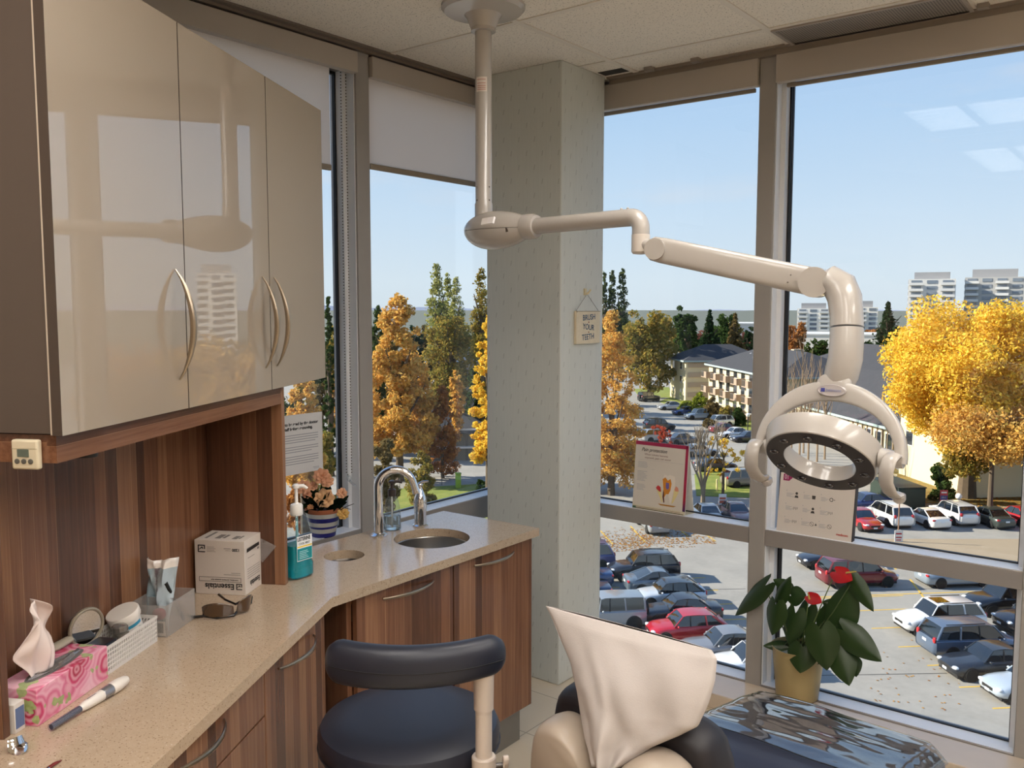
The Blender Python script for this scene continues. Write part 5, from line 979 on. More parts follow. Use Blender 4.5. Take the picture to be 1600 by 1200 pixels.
lt = litter([(935, 1090, 824, 856), (935, 1020, 835, 862), (985, 1120, 826, 850)], 1300, .06, 4, M_lit); tag(lt, 'brown leaves scattered over the asphalt by the silver car below the left rail', 'leaves', kind='stuff')
lt = litter([(1440, 1600, 768, 800), (1480, 1600, 755, 780)], 1800, .09, 5, M_lit, .09); tag(lt, 'orange leaves strewn over the verge under the yellow tree', 'leaves', kind='stuff')
lt = litter([(1360, 1500, 975, 1110)], 70, .05, 6, M_lit); tag(lt, 'few leaves scattered over the open right-hand parking bays', 'leaves', kind='stuff')
# ------------------------------------------------------------------ cars
M_tyre = P('#141414', .8); M_cg = P('#10151a', .04, coat=1, spec=.8); M_rim = P('#9c9ea2', .25, .8); M_hl = P('#d8dde0', .08, coat=1); M_tl = P('#b31118', .12, coat=1); M_pl = P('#dfe3e6', .5); M_lowp = P('#1b1b1d', .6); M_amb = P('#d98a1c', .2)
KIND = {   # L, W, belt, hood, roof, windscreen base/top, roof rear, rear glass base (fractions of the length from the nose), tail height, nose height, wheel r
 'sedan': (4.75, 1.82, .94, .86, 1.45, .30, .43, .70, .855, .98, .64, .33), 'coupe': (4.55, 1.80, .93, .84, 1.40, .30, .44, .66, .90, 1.0, .62, .33), 'hatch': (4.3, 1.78, .96, .88, 1.48, .27, .41, .80, .965, 1.0, .66, .33), 'suv': (4.75, 1.90, 1.10, 1.04, 1.72, .27, .385, .885, .975, 1.12, .78, .37),
 'minivan': (5.05, 1.96, 1.08, .98, 1.75, .20, .35, .90, .98, 1.1, .72, .35), 'offroad': (4.3, 1.85, 1.16, 1.12, 1.85, .34, .385, .965, .985, 1.16, .92, .40)}
def car_proto(kind):
    L, W, belt, hood, roof, ws0, ws1, rr0, rr1, tail, nose, wr = KIND[kind]; X = lambda u: L/2-u*L; hw = W/2
    root = bpy.data.objects.new('car', None); C.objects.link(root)
    zb = .20 if kind in ('sedan', 'coupe', 'hatch') else .28
    stn = [(0, .60, nose-.18, nose, .36), (.012, .78, nose-.08, nose+.02, .24), (.05, .93, .0, nose+.09, .08), (.11, .985, 0, nose+(hood-nose)*.75, .02), (.2, 1, 0, hood, 0), (ws0, 1, 0, hood+.02, 0), (ws0+.05, 1, 0, belt, 0), (.5, 1, 0, belt+.01, 0), (rr0, 1, 0, belt+.03, 0), (max(rr1, .86), .99, 0, tail, .0), (.955, .96, 0, tail-.01, .04), (.988, .86, .0, tail-.06, .14), (1.0, .74, 0, tail-.20, .28)]
    rs = []
    for u, w, _, zt, lift in stn:
        h = hw*w; z0 = zb+lift*.5; zm = z0+(zt-z0)*.55
        half = [(h*.80, z0), (h*.95, z0+.06), (h, z0+(zt-z0)*.3), (h*1.0, zm), (h*.965, zt-.10), (h*.88, zt-.025), (h*.60, zt+.015)]
        ring = [(X(u), y, z) for y, z in half]+[(X(u), 0, zt+.03)]+[(X(u), -y, z) for y, z in reversed(half)]+[(X(u), 0, z0)]; rs.append(ring)
    b = MB(); b.rings(rs)
    for wx in (.175, .80 if kind != 'offroad' else .82):
        for s in (-1, 1): b.tube([(X(wx), s*(hw-.22), wr+.01), (X(wx), s*(hw+.004), wr+.01)], wr*1.17, 24, 1)
    b.box(X(.04), X(.96), -hw*.86, hw*.86, zb-.06, zb+.08, 1)
    o = b.build('body', [M_white, M_lowp], root, smooth=40); o.matrix_basis = I4
    # greenhouse
    wb, wt = hw*.90, hw*.70 if kind not in ('minivan', 'offroad', 'suv') else hw*.76; z0 = belt-.04; zr = roof
    prof = [(ws0+.02, z0, wb), (ws1, zr-.05, wt), (ws1+.06, zr, wt*.98), ((ws1+rr0)/2, zr+.02, wt*.98), (rr0-.03, zr-.01, wt*.98), (rr0, zr-.06, wt), (rr1, z0+.02, wb*.96)]
    b = MB(); rs = []
    for u, z, w in prof:
        f = (z-z0)/(zr-z0); ww = lambda zz: wb+(wt-wb)*max(0, (zz-z0))/(zr-z0)
        rs.append([(X(u), -ww(z0), z0-.02), (X(u), -ww(z), z), (X(u), -ww(z)*.7, z+.012*f), (X(u), 0, z+.02*f), (X(u), ww(z)*.7, z+.012*f), (X(u), ww(z), z), (X(u), ww(z0), z0-.02)])
    b.rings(rs); b.build('window_glass', M_cg, root, smooth=35).matrix_basis = I4
    b = MB(); rs = []
    for u, z, w in prof[1:6]: e = .018; rs.append([(X(u), -w-e, z-.03), (X(u), -w-e*.6, z+.012), (X(u), -w*.6, z+.03), (X(u), 0, z+.036), (X(u), w*.6, z+.03), (X(u), w+e*.6, z+.012), (X(u), w+e, z-.03)])
    b.rings(rs)
    side = lambda u, z, s: (X(u), s*((wb+(wt-wb)*max(0, (z-z0))/(zr-z0))+.008), z); boxy = kind in ('minivan', 'offroad', 'suv', 'hatch')
    for s in (-1, 1):
        b.tube([side(ws0+.02, z0, s), side(ws1, zr-.05, s)], .035, 8); b.tube([side(.53 if not boxy else .50, z0, s), side(.55 if not boxy else .505, zr-.02, s)], .032, 8, 1)
        ct = (rr0-.004, zr-.05); cb_ = (rr1-.015, z0+.03); b.tube([side(*ct, s), side(*cb_, s)], .05 if not boxy else .07, 8)
        if boxy: b.tube([side(.715, z0, s), side(.70, zr-.03, s)], .05, 8)
        b.tube([side(ws0+.03, z0+.0, s), side(.6, z0+.02, s), side(rr1-.02, z0+.05, s)], .022, 6)
    if kind in ('suv', 'minivan'):
        for s in (-1, 1): b.tube([(X(ws1+.08), s*wt*.9, zr+.06), (X(rr0-.05), s*wt*.9, zr+.06)], .022, 8, 1); 
    b.build('roof', [M_white, M_lowp], root, smooth=35).matrix_basis = I4
    for wx in (.175, .80 if kind != 'offroad' else .82):
        for s in (-1, 1):
            c = Vector((X(wx), s*(hw-.06), wr)); T = Matrix.Translation(c) @ Matrix.Rotation(R(90*s), 4, 'X') 
            w = MB(T).lathe([(wr*.66, -.10), (wr*.93, -.10), (wr, -.07), (wr, .07), (wr*.93, .10), (wr*.66, .10)], n=24).build('wheel', M_tyre, root); w.matrix_basis = I4
            b = MB(T); b.lathe([(wr*.66, -.085), (wr*.60, -.09), (wr*.56, -.06), (.02, -.055)], n=24, c0=False)
            for k in range(6): a = k*math.pi/3; b.box(.04, wr*.6, -.03, .03, -.088, -.06, 0, Matrix.Rotation(a, 4, 'Z'))
            r_o = b.build('rim', M_rim, w); r_o.matrix_basis = I4
    zn = nose+.02
    for s in (-1, 1):
        b = MB(); b.ball((X(.032), s*hw*.70, zn-.02), (.14, .18, .075), 14, 8, e=.8); h_ = b.build('headlight', M_hl, root); h_.matrix_basis = I4
        b = MB(); zt_l = tail-.16 if kind in ('sedan', 'coupe', 'hatch') else tail-.05
        b.ball((X(.978), s*hw*.76, zt_l), (.085, .17 if not boxy else .12, .085 if not boxy else .16), 14, 8, e=.7); b.build('tail_light', M_tl, root).matrix_basis = I4
        b = MB(); b.ball((X(ws0+.065), s*(hw+.075), belt+.03), (.07, .10, .065), 10, 6); b.tube([(X(ws0+.065), s*hw*.88, belt), (X(ws0+.065), s*(hw+.05), belt+.02)], .025, 6); b.build('side_mirror', [M_white], root).matrix_basis = I4
    b = MB(); b.box(X(-.001), X(.03), -hw*.42, hw*.42, zn-.20, zn-.05); b.box(X(.004), X(.03), -hw*.5, hw*.5, zb+.1, zb+.26); b.build('grille', M_lowp, root).matrix_basis = I4
    MB().box(X(-.004), X(.01), -.16, .16, zn-.30, zn-.18).build('licence_plate', M_pl, root, smooth=0).matrix_basis = I4
    zq = tail-.34 if kind in ('sedan', 'coupe') else tail-.30; MB().box(X(1.0)-.012, X(.985), -.17, .17, zq, zq+.13).build('licence_plate', M_pl, root, smooth=0).matrix_basis = I4
    if kind == 'offroad':
        T = Matrix.Translation((X(1.0)-.12, 0, .98)) @ Matrix.Rotation(R(90), 4, 'Y'); MB(T).lathe([(.1, -.1), (.36, -.1), (.39, -.06), (.39, .06), (.36, .1), (.1, .1)], n=24).build('spare_wheel', M_tyre, root).matrix_basis = I4
    return root
PROTO = {}; PAINT = {}
def car(px, py, kind, paint, hdg, label, cat='car', shift=(0, 0), group=None, roofcol=None):
    """a parked car: ground point under its middle, heading in the lot's own axes (degrees from E1)"""
    if kind not in PROTO: PROTO[kind] = car_proto(kind); r = PROTO[kind]; fresh = True
    else: r = ccopy(PROTO[kind]); fresh = False
    pk_ = paint
    if pk_ not in PAINT: PAINT[pk_] = P(paint, .28, .25, coat=1, spec=.5)
    for ch in r.children:
        k = ch.name.split('.')[0]
        if k in ('body', 'side_mirror', 'roof'): ch.material_slots[0].link = 'OBJECT'; ch.material_slots[0].material = PAINT.setdefault(roofcol, P(roofcol, .2, .2, coat=1)) if (k == 'roof' and roofcol) else PAINT[pk_]
    g = gr(px, py)+E1*shift[0]+E2*shift[1]; r.location = (g[0], g[1], G); r.rotation_euler = (0, 0, math.atan2(E1[1], E1[0])+R(hdg)); r.name = {'sedan': 'car', 'coupe': 'car', 'hatch': 'hatchback_car', 'suv': 'sport_utility_car', 'minivan': 'minivan', 'offroad': 'offroad_car'}[kind]
    tag(r, label, cat, group); return r
CARS = [
 (1005, 902, 'suv', '#232227', 180, 'charcoal sport utility car parked farthest in the near left row'), (1030, 922, 'coupe', '#66737f', 0, 'blue-grey car parked between the charcoal one and the pale hatchback'),
 (1046, 943, 'hatch', '#c3cad0', 180, 'pale silver hatchback with dark glass roof in the near left row', '#14181d'), (1062, 969, 'sedan', '#15141b', 180, 'black sedan parked between the pale hatchback and the red one'),
 (1072, 997, 'hatch', '#b81b2b', 180, 'red hatchback parked beside the black sedan above the headrest'), (1132, 1026, 'sedan', '#7b7d82', 180, 'grey sedan partly hidden by the headrest cover and the mullion'),
 (1178, 1052, 'hatch', '#e4e6e8', 180, 'white car with black sunroof nearest the low sill behind the headrest', '#d9dcde'),
 (903, 886, 'minivan', '#5d5f8a', 180, 'violet-blue car showing its tail beside the wallpapered column'), (900, 915, 'sedan', '#27406b', 180, 'blue sedan showing its tail at the column above the jeep'), (895, 938, 'sedan', '#1d2a4a', 180, 'dark blue sedan behind the silver off-road car'), (948, 978, 'offroad', '#8f969c', 180, 'silver off-road car at the column just above the headrest cover'),
 (1338, 912, 'minivan', '#6b1420', 0, 'maroon minivan parked behind the red flower of the anthurium'), (1490, 912, 'sedan', '#8e9aa6', 0, 'silver sedan half hidden under the right window rail'), (1300, 884, 'sedan', '#1a1d26', 180, 'black car beyond the maroon minivan'),
 (1466, 985, 'suv', '#e6e7e8', 180, 'white sport utility car with sunroof in the right bays'), (1514, 1020, 'minivan', '#56657a', 0, 'slate blue minivan parked beside the white sport utility car'), (1546, 1052, 'sedan', '#23272e', 180, 'dark grey sedan between the slate minivan and the silver car'), (1616, 1086, 'sedan', '#b3bfca', 180, 'silver-blue car nearest the window at the right edge'),
 (1572, 955, 'suv', '#111318', 180, 'black car behind the white sport utility car'), (1622, 985, 'suv', '#0f1420', 180, 'black car with chrome rim at the right edge behind the slate minivan'),
 (1020, 826, 'sedan', '#8f959a', 90, 'silver car seen from behind just under the left window rail'),
 (1345, 822, 'sedan', '#a82a2c', 270, 'red car facing the window right of the instruction board'), (1388, 816, 'minivan', '#e9e7e2', 90, 'white minivan at the left of the far row under the yellow tree'), (1448, 819, 'coupe', '#e6e4df', 90, 'white hatchback second in the far row under the yellow tree'), (1489, 814, 'suv', '#dcdad6', 90, 'white sport utility car third in the far row under the yellow tree'), (1545, 818, 'sedan', '#3d4440', 90, 'dark green-grey sedan between the white and red cars of the far row'), (1592, 817, 'sedan', '#c01f22', 90, 'bright red sedan at the right end of the far row'), (1640, 817, 'sedan', '#2a3a4a', 90, 'dark blue sedan cut off by the right edge in the far row'),
 (1352, 795, 'sedan', '#22356e', 180, 'dark blue car behind the white minivan of the far row'), (1365, 752, 'sedan', '#a9abab', 12, 'grey sedan on the road by the cream wall'), (1165, 759, 'minivan', '#8d8578', 8, 'tan minivan parked left of the mullion beside the yellow bollards'), (1118, 735, 'sedan', '#2b2f38', 8, 'dark sedan behind the yellow leaves of the bare tree'), (1092, 712, 'sedan', '#9fa6ac', 8, 'pale grey car behind the trunk of the bare tree'),
 (1048, 640, 'sedan', '#a7abb0', 185, 'silver sedan at the far end of the road by the bushes'), (1072, 648, 'sedan', '#2a3f7a', 185, 'blue car second from the far end of the road'), (1092, 655, 'suv', '#8b98a6', 185, 'pale blue car third from the far end of the road'), (1122, 666, 'suv', '#e6e4de', 185, 'white sport utility car on the road below the lawn'), (1133, 676, 'sedan', '#7a2a35', 10, 'dark red car behind the white one below the lawn'), (1148, 684, 'sedan', '#e2e2e2', 185, 'white sedan near the globe lamp on the road'), (1168, 690, 'sedan', '#2a2e3a', 185, 'navy car at the mullion beside the white sedan'),
 (1028, 690, 'suv', '#9a9da0', 8, 'grey car behind the red shrub and the flip chart'), (1030, 672, 'suv', '#2c2e31', 8, 'black car beyond the red shrub'), (985, 735, 'sedan', '#23242c', 8, 'dark car with red tail light left of the flip chart'), (1068, 693, 'sedan', '#55585e', 8, 'dark grey car above the flip chart beside the red shrub'),
 (1106, 815, 'sedan', '#6f8096', 270, 'blue-grey sedan beyond the rail right of the flip chart'), (1150, 812, 'sedan', '#39303c', 270, 'dark plum sedan beyond the rail next to the mullion'), (1014, 627, 'offroad', '#23242a', 20, 'black off-road car at the end of the road under the olive tree'),
 (500, 720, 'sedan', '#d8d6d0', 90, 'pale car glimpsed through the leaves above the paper notice')]
for q in CARS:
    r = car(*q[:6], roofcol=q[6] if len(q) > 6 else None)
    if q[5].startswith(('white sport utility car with sunroof', 'white car with black')): zr = KIND[q[2]][4]; MB(wm(r)).box(-.35, .42, -.44, .44, zr+.03, zr+.056).build('sunroof', P('#2a2118', .05, coat=1), r)
# ------------------------------------------------------------------ trees
M_bark = P('#5d5040', .95, var=.25, vs=3, bmp=.5, bsc=6); M_twig = P('#8a7b66', .95, var=.2, vs=3)
LM = {k: leaf_mat(k+' leaves', v) for k, v in {
 'gold': ['#e6b63a', '#f4cc4e', '#eecc52', '#d8b23e', '#f8de66', '#c8b444'], 'amber': ['#d8a550', '#e2b25c', '#d6a654', '#b8964c', '#ecc474', '#a8964e'], 'olive': ['#6c6c36', '#8a803c', '#a88c40', '#76763a', '#968644', '#b8964a'],
 'green': ['#2f4222', '#3c5129', '#4b5d30', '#28381f'], 'poplar': ['#838c4a', '#9a9a58', '#aca664', '#727c44'], 'pop2': ['#3f4d2a', '#56623a', '#6b6f40'], 'pine': ['#24351f', '#31452a', '#2a3c2c'], 'rust': ['#a5703e', '#b8804a', '#916038', '#c48c50'], 'red': ['#b8503c', '#c9644a', '#a0402f'], 'brown': ['#6f5f3c', '#7d6c46', '#5f5636'], 'lime': ['#6f7f2c', '#8a9434', '#a5a840', '#5c6e2a'], 'mauve': ['#7a4f48', '#8a5a50', '#6a463e']}.items()}
def leaf_cloud(name, cl, n, size, mt, parent, seed, drop=.0):
    """leaf quads scattered through clusters (x, y, z, r) in local coordinates"""
    r = np.random.default_rng(seed); cl = np.array(cl); w = cl[:, 3]**2; idx = r.choice(len(cl), n, p=w/w.sum())
    d = r.normal(size=(n, 3)); d /= np.linalg.norm(d, axis=1)[:, None]; rad = r.random(n)**.45
    c = cl[idx, :3]+d*(cl[idx, 3]*rad)[:, None]*np.array([1, 1, .85])
    nrm = d+r.normal(size=(n, 3))*.7; nrm /= np.linalg.norm(nrm, axis=1)[:, None]; t = np.cross(nrm, r.normal(size=(n, 3))); t /= np.linalg.norm(t, axis=1)[:, None]; b = np.cross(nrm, t)
    s = size*r.uniform(.55, 1.25, n)[:, None]; V = np.stack([c-t*s, c-b*s*.55, c+t*s, c+b*s*.55], 1).reshape(-1, 3)
    return mesh_np(name, V, np.arange(4*n).reshape(-1, 4), mt, parent)
def branches(b, p, d, L, r, depth, rs, spread=.6, up=.25):
    q = p+d*L; b.tube([p, (p+q)/2+np.array([rs.uniform(-.04, .04)*L, rs.uniform(-.04, .04)*L, 0]), q], [r, r*.85, r*.68], 6 if depth > 1 else 4)
    if depth == 0: return
    for k in range(2 if depth > 2 else 3):
        a = rs.random()*6.28; n_ = np.array([math.cos(a), math.sin(a), rs.uniform(-.1, .3)])*spread; e = d+n_+np.array([0, 0, up]); e /= np.linalg.norm(e); branches(b, q-d*L*rs.uniform(0, .35), e, L*rs.uniform(.62, .85), r*.62, depth-1, rs, spread, up)
TN = [0]
def tree(px, ytop, wpx, D, shape, col, label, ybot=None, n=5000, ls=.22, name='tree', group=None, base=None, trunk=True, cat='tree', tk=1):
    """a tree standing on the ground D metres away in the direction of a picture column"""
    TN[0] += 1; sd = TN[0]*17+3; rs = random.Random(sd); g = azd(px, D) if base is None else base; D = math.hypot(g[0], g[1]); top = zat(ytop, D, px)-G; w = wpx/F*D*1.02; bot = (zat(ybot, D, px)-G) if ybot else top*.16; bot = max(.05, bot)
    root = thing(name, label, cat, g, group=group); cl = []; hc = (top+bot)/2; hh = (top-bot)/2; rw = w/2*(1.7 if shape == 'poplar' else 1.3 if shape == 'conifer' else 1)
    if shape == 'round':
        K = 120
        for i in range(K):
            u = rs.uniform(-1, .86); a = rs.random()*6.28; q = math.sqrt(1-u*u); f = rs.uniform(.4, .88); cr = rw*rs.uniform(.17, .3); cl.append((rw*q*math.cos(a)*f, rw*q*math.sin(a)*f, hc+(hh-cr*.8)*u*min(1, f+.12), cr))
    elif shape == 'oval':
        for i in range(190):
            u = rs.random()**1.15; a = rs.random()*6.28; prof = math.sin(math.pi*min(1, .14+.86*u)**.7)**.55*(1.06-.3*u); f = rs.random()**.5*.92; cr = rw*rs.uniform(.16, .30)*(1-.35*u); cl.append((rw*prof*math.cos(a)*f, rw*prof*math.sin(a)*f, bot+(top-bot-cr)*u+cr*.4, cr))
    elif shape == 'poplar':
        for i in range(150):
            u = rs.random()**1.1; a = rs.random()*6.28; prof = (math.sin(math.pi*(.1+.9*u)**.8)**.5)*(1.1-.35*u); f = rs.random()**.5*.75; cr = rw*rs.uniform(.3, .5)*(1.05-.5*u); cl.append((rw*prof*math.cos(a)*f, rw*prof*math.sin(a)*f, bot+(top-bot-cr)*u+cr*.3, cr))
    elif shape == 'conifer':
        for i in range(170):
            u = rs.random()**1.0; a = rs.random()*6.28; prof = (1-u)*(.75+.25*math.sin(u*40)); f = rs.uniform(.3, 1); cr = rw*.28*(1.1-u*.75); cl.append((rw*prof*math.cos(a)*f, rw*prof*math.sin(a)*f, bot+(top-bot-cr)*u, cr))
    elif shape == 'bush':
        for i in range(30): a = rs.random()*6.28; f = rs.random()**.5*.8; z = rs.random(); cr = min(rw, top)*rs.uniform(.22, .38); cl.append((rw*f*math.cos(a)*(1-.4*z), rw*f*math.sin(a)*(1-.4*z), cr*.5+(top-cr*1.2)*z*(1-.4*f), cr))
    elif shape == 'sparse':
        for i in range(26): a = rs.random()*6.28; f = rs.random()*.95; u = rs.random(); cl.append((rw*f*math.cos(a), rw*f*math.sin(a), bot+(top-bot)*u, rw*rs.uniform(.08, .2)))
    n = int(n*1.25); ls = ls*.92; leaf_cloud('foliage', cl, n, ls, LM[col], root, sd)
    if trunk:
        b = MB(); tr = max(.12, top*.018)*tk; o = np.array(g, float); b.tube([o-[0, 0, .1], o+[0, 0, bot+.3], o+[0, 0, hc]], [tr*1.25, tr, tr*.7], 10)
        for k in range(7): a = rs.random()*6.28; z0 = bot+(hc-bot)*rs.uniform(.2, .9); z1 = z0+hh*.6; f = rw*rs.uniform(.4, .7); b.tube([o+[0, 0, z0], o+[f*.5*math.cos(a), f*.5*math.sin(a), (z0+z1)/2], o+[f*math.cos(a), f*math.sin(a), z1]], [tr*.5, tr*.35, tr*.15], 6)
        b.build('trunk', M_bark, root)
    return root
# seen through the left windows
tree(622, 456, 118, 91, 'oval', 'amber', 'tall amber autumn tree filling the left window behind the tap', 705, 18000, .25)
tree(590, 478, 50, 120, 'oval', 'green', 'dark green tree behind the amber one beside the left mullion', 720, 3500, .3)
tree(704, 466, 92, 112, 'round', 'olive', 'round olive tree in the left window below the tall poplars', 650, 9000, .26)
tree(682, 411, 26, 150, 'poplar', 'poplar', 'leftmost and tallest of the pale poplars in the left window', 560, 3000, .3, group=None); tree(699, 426, 17, 155, 'poplar', 'poplar', 'middle thin pale poplar in the left window', 560, 1800, .3); tree(713, 432, 20, 152, 'poplar', 'poplar', 'right-hand pale poplar above the olive tree in the left window', 560, 2200, .3); tree(752, 418, 24, 140, 'poplar', 'olive', 'yellowing poplar at the edge of the wallpapered column', 560, 2600, .28)
tree(764, 492, 64, 80, 'oval', 'gold', 'bright yellow tree cut by the left edge of the column', 720, 8000, .2)
tree(470, 560, 66, 56, 'oval', 'amber', 'amber foliage seen between the wall cabinet and the paper notice', 760, 6000, .17); tree(513, 462, 26, 95, 'oval', 'green', 'dark green tree in the slit beside the blind chain', 760, 3000, .25)
tree(690, 600, 60, 92, 'oval', 'rust', 'rusty brown small tree in front of the grey house', 740, 4500, .2); tree(598, 640, 60, 74, 'bush', 'brown', 'brown shadowed shrubbery below the amber tree', None, 4000, .2, 'shrub', trunk=False, cat='shrub'); tree(655, 690, 60, 80, 'bush', 'olive', 'olive shrubbery beside the grey house', None, 3000, .18, 'shrub', trunk=False, cat='shrub')
tree(752, 742, 20, 84, 'bush', 'green', 'small dark hedge at the foot of the yellow tree by the column', None, 1200, .16, 'shrub', trunk=False, cat='shrub')
tree(470, 690, 80, 58, 'bush', 'rust', 'rusty shrub low in the window behind the flower pot', None, 4000, .17, 'shrub', trunk=False, cat='shrub'); tree(500, 640, 60, 70, 'bush', 'olive', 'olive shrub behind the paper notice', None, 3000, .2, 'shrub', trunk=False, cat='shrub')
# right of the column
tree(958, 484, 112, 84, 'oval', 'amber', 'orange autumn tree beside the column above the flip chart', 758, 14000, .2)
tree(1016, 470, 92, 176, 'round', 'olive', 'large olive and orange dome-shaped tree at the end of the road', 618, 9000, .42)
for x, y, w, l in ((944, 424, 10, 'leftmost of the dark poplars beside the column'), (956, 417, 12, 'tallest dark poplar beside the column'), (972, 419, 17, 'right-hand wide poplar beside the column')): tree(x, y, w, 215, 'poplar', 'pop2', l, 560, 2400, .4)
tree(1072, 468, 40, 205, 'round', 'green', 'green tree right of the dome-shaped olive tree', 590, 3500, .5); tree(1109, 483, 34, 222, 'conifer', 'pine', 'dark conifer in the middle of the tree line behind the apartments', 556, 2600, .5); tree(1139, 472, 40, 240, 'round', 'green', 'grey-green tree behind the apartment roof', 590, 3200, .5); tree(1149, 488, 26, 216, 'conifer', 'brown', 'brownish conifer behind the apartment roof', 552, 2200, .45); tree(1172, 498, 22, 225, 'round', 'pine', 'dark tree at the mullion behind the apartments', 590, 1500, .5)
tree(1090, 536, 34, 200, 'bush', 'mauve', 'low mauve bush over the end of the apartment roof', None, 1800, .4, 'shrub', trunk=False, cat='shrub')
for x, y, w, D, c, l in ((1076, 622, 30, 152, 'lime', 'lime green bush at the corner of the apartments'), (1096, 609, 34, 148, 'lime', 'taller yellow-green bush by the apartment wall'), (1118, 617, 34, 145, 'brown', 'brown shrub in front of the apartment balconies'), (1140, 627, 30, 142, 'olive', 'olive shrub at the edge of the lawn'), (1158, 634, 28, 138, 'green', 'dark round shrub on the lawn by the mullion'), (1112, 650, 26, 134, 'brown', 'brown shrub above the parked white car')): tree(x, y, w, D, 'bush', c, l, None, 2600, .24, 'shrub', trunk=False, cat='shrub')
tree(1036, 667, 40, 96, 'sparse', 'red', 'small red-leaved tree above the flip chart', 690, 900, .14)
tree(1136, 682, 64, 82, 'sparse', 'gold', 'thin tree with few yellow leaves beside the bare tree', 742, 700, .15)
tree(1502, 434, 236, 83, 'round', 'gold', 'huge golden yellow tree at the right edge of the view', 742, 60000, .205, base=gr(1510, 778), tk=1.9)
tree(1562, 612, 180, 86, 'round', 'amber', 'orange lower boughs of a tree at the far right', 738, 12000, .2); tree(1484, 712, 42, 90, 'bush', 'green', 'dark green rounded hedge by the cream wall', None, 4000, .18, 'hedge', trunk=False, cat='hedge'); tree(1520, 668, 60, 88, 'oval', 'olive', 'olive green undergrowth around the trunk of the golden tree', 745, 3000, .2, 'shrub', trunk=False, cat='shrub')
tree(1243, 496, 40, 190, 'round', 'rust', 'rusty orange tree beyond the apartment roof left of the lamp', 590, 3500, .4); tree(1388, 470, 46, 190, 'conifer', 'pine', 'blue-green conifer standing above the apartment roof', 552, 3000, .42)
for x, y, w, l in ((1352, 522, 44, 'dark trees behind the roof left of the conifer'), (1415, 520, 50, 'dark trees behind the roof right of the conifer'), (1280, 520, 40, 'dark green tree behind the roof chimney')): tree(x, y, w, 185, 'round', 'green', l, 600, 2600, .42)
# outside the frame but mirrored in the cabinet doors
for x, y, w, D, c, l in ((1720, 500, 190, 92, 'amber', 'amber tree just beyond the right edge, mirrored in the cabinet doors'), (1900, 520, 220, 100, 'rust', 'rusty tree far beyond the right edge, mirrored in the cabinet doors')): tree(x, y, w, D, 'round', c, l, 730, 6000, .3)
def bare(px, py, ytop, label, spread, up, n0, r0, depth, k=1, L0=.34, mt=None, name='bare_tree'):
    g = gr(px, py); D = math.hypot(g[0], g[1]); h = zat(ytop, D, px)-G; rs = random.Random(int(px)); root = thing(name, label, 'tree', g); b = MB()
    b.tube([g, g+[0, 0, h*.16], g+[.1, 0, h*.3]], [r0*1.3, r0, r0*.9], 8)
    for i in range(n0): a = 6.28*i/n0+rs.random(); d = np.array([math.cos(a)*spread*.7, math.sin(a)*spread*.7, 1.0]); d /= np.linalg.norm(d); branches(b, g+[.1*0, 0, h*rs.uniform(.14, .3)], d, h*L0, r0*.55, depth, rs, spread, up)
    b.build('branches', mt or M_twig, root); return root
bare(1098, 797, 648, 'bare grey tree standing right of the flip chart', .42, .35, 6, .20, 4, L0=.27)
for i, (x, y) in enumerate(((1226, 548), (1243, 560), (1256, 520), (1270, 545), (1284, 556), (1296, 566), (1234, 575), (1262, 570))): 
    g = azd(x, 100+2*i); rs = random.Random(x); h = zat(y, 100+2*i, x)-G; root = thing('bare_tree', 'slender leafless tree in the row against the apartments', 'tree', g, group='leafless trees along the apartments'); b = MB(); b.tube([g, g+[0, 0, h*.5], g+[.1, .1, h]], [.13, .09, .02], 6)
    for k in range(26): a = rs.random()*6.28; z = h*rs.uniform(.25, .9); l = (h-z)*rs.uniform(.3, .6)+.4; q = g+[0, 0, z]; b.tube([q, q+[math.cos(a)*l*.22, math.sin(a)*l*.22, l*.6], q+[math.cos(a)*l*.3, math.sin(a)*l*.3, l]], [.035, .025, .01], 4)
    b.build('branches', P('#8d7a64', .95), root)
# ------------------------------------------------------------------ buildings
M_cream = P('#d8c9a4', .85, var=.05, vs=.6); M_sid = P('#b7a48c', .85, var=.05, vs=.6); M_shing = P('#47484c', 1, spec=.1, var=.12, vs=1.2); M_fasc = P('#9db0ae', .7); M_dwin = P('#2b3036', .1, coat=1); M_balc = P('#a48d7a', .8); M_rail = P('#6d6a66', .6)
ap = thing('apartment_building', 'three storey cream apartment block with grey shingle roofs and balconies', 'building', tuple(gr(1260, 690)), EF)
def block(e1a, e1b, e2a, e2b, eave, ridge, hip=.5, axis=2, mt=M_cream, over=.7):
    MB(EF).box(e1a, e1b, e2a, e2b, G, eave).build('wall', mt, ap, smooth=0); a, c, d, f = e1a-over, e1b+over, e2a-over, e2b+over; b = MB(EF)
    if axis == 2: m_ = (a+c)/2; k = (c-a)/2*hip; top = [(m_, d+k, ridge), (m_, f-k, ridge)]; fs = [(0, 3, 5, 4), (1, 4, 5, 2), (0, 4, 1), (3, 2, 5)]
    else: m_ = (d+f)/2; k = (f-d)/2*hip; top = [(a+k, m_, ridge), (c-k, m_, ridge)]; fs = [(0, 1, 5, 4), (3, 4, 5, 2), (0, 4, 3), (1, 2, 5)]
    b.add([(a, d, eave), (c, d, eave), (c, f, eave), (a, f, eave)]+top, fs+[(3, 2, 1, 0)]); b.build('roof', M_shing, ap, smooth=0)
    b = MB(EF); b.box(a, c, d, d+.12, eave-.28, eave+.02); b.box(a, c, f-.12, f, eave-.28, eave+.02); b.box(a, a+.12, d, f, eave-.28, eave+.02); b.box(c-.12, c, d, f, eave-.28, eave+.02); b.build('fascia', M_fasc, ap, smooth=0)
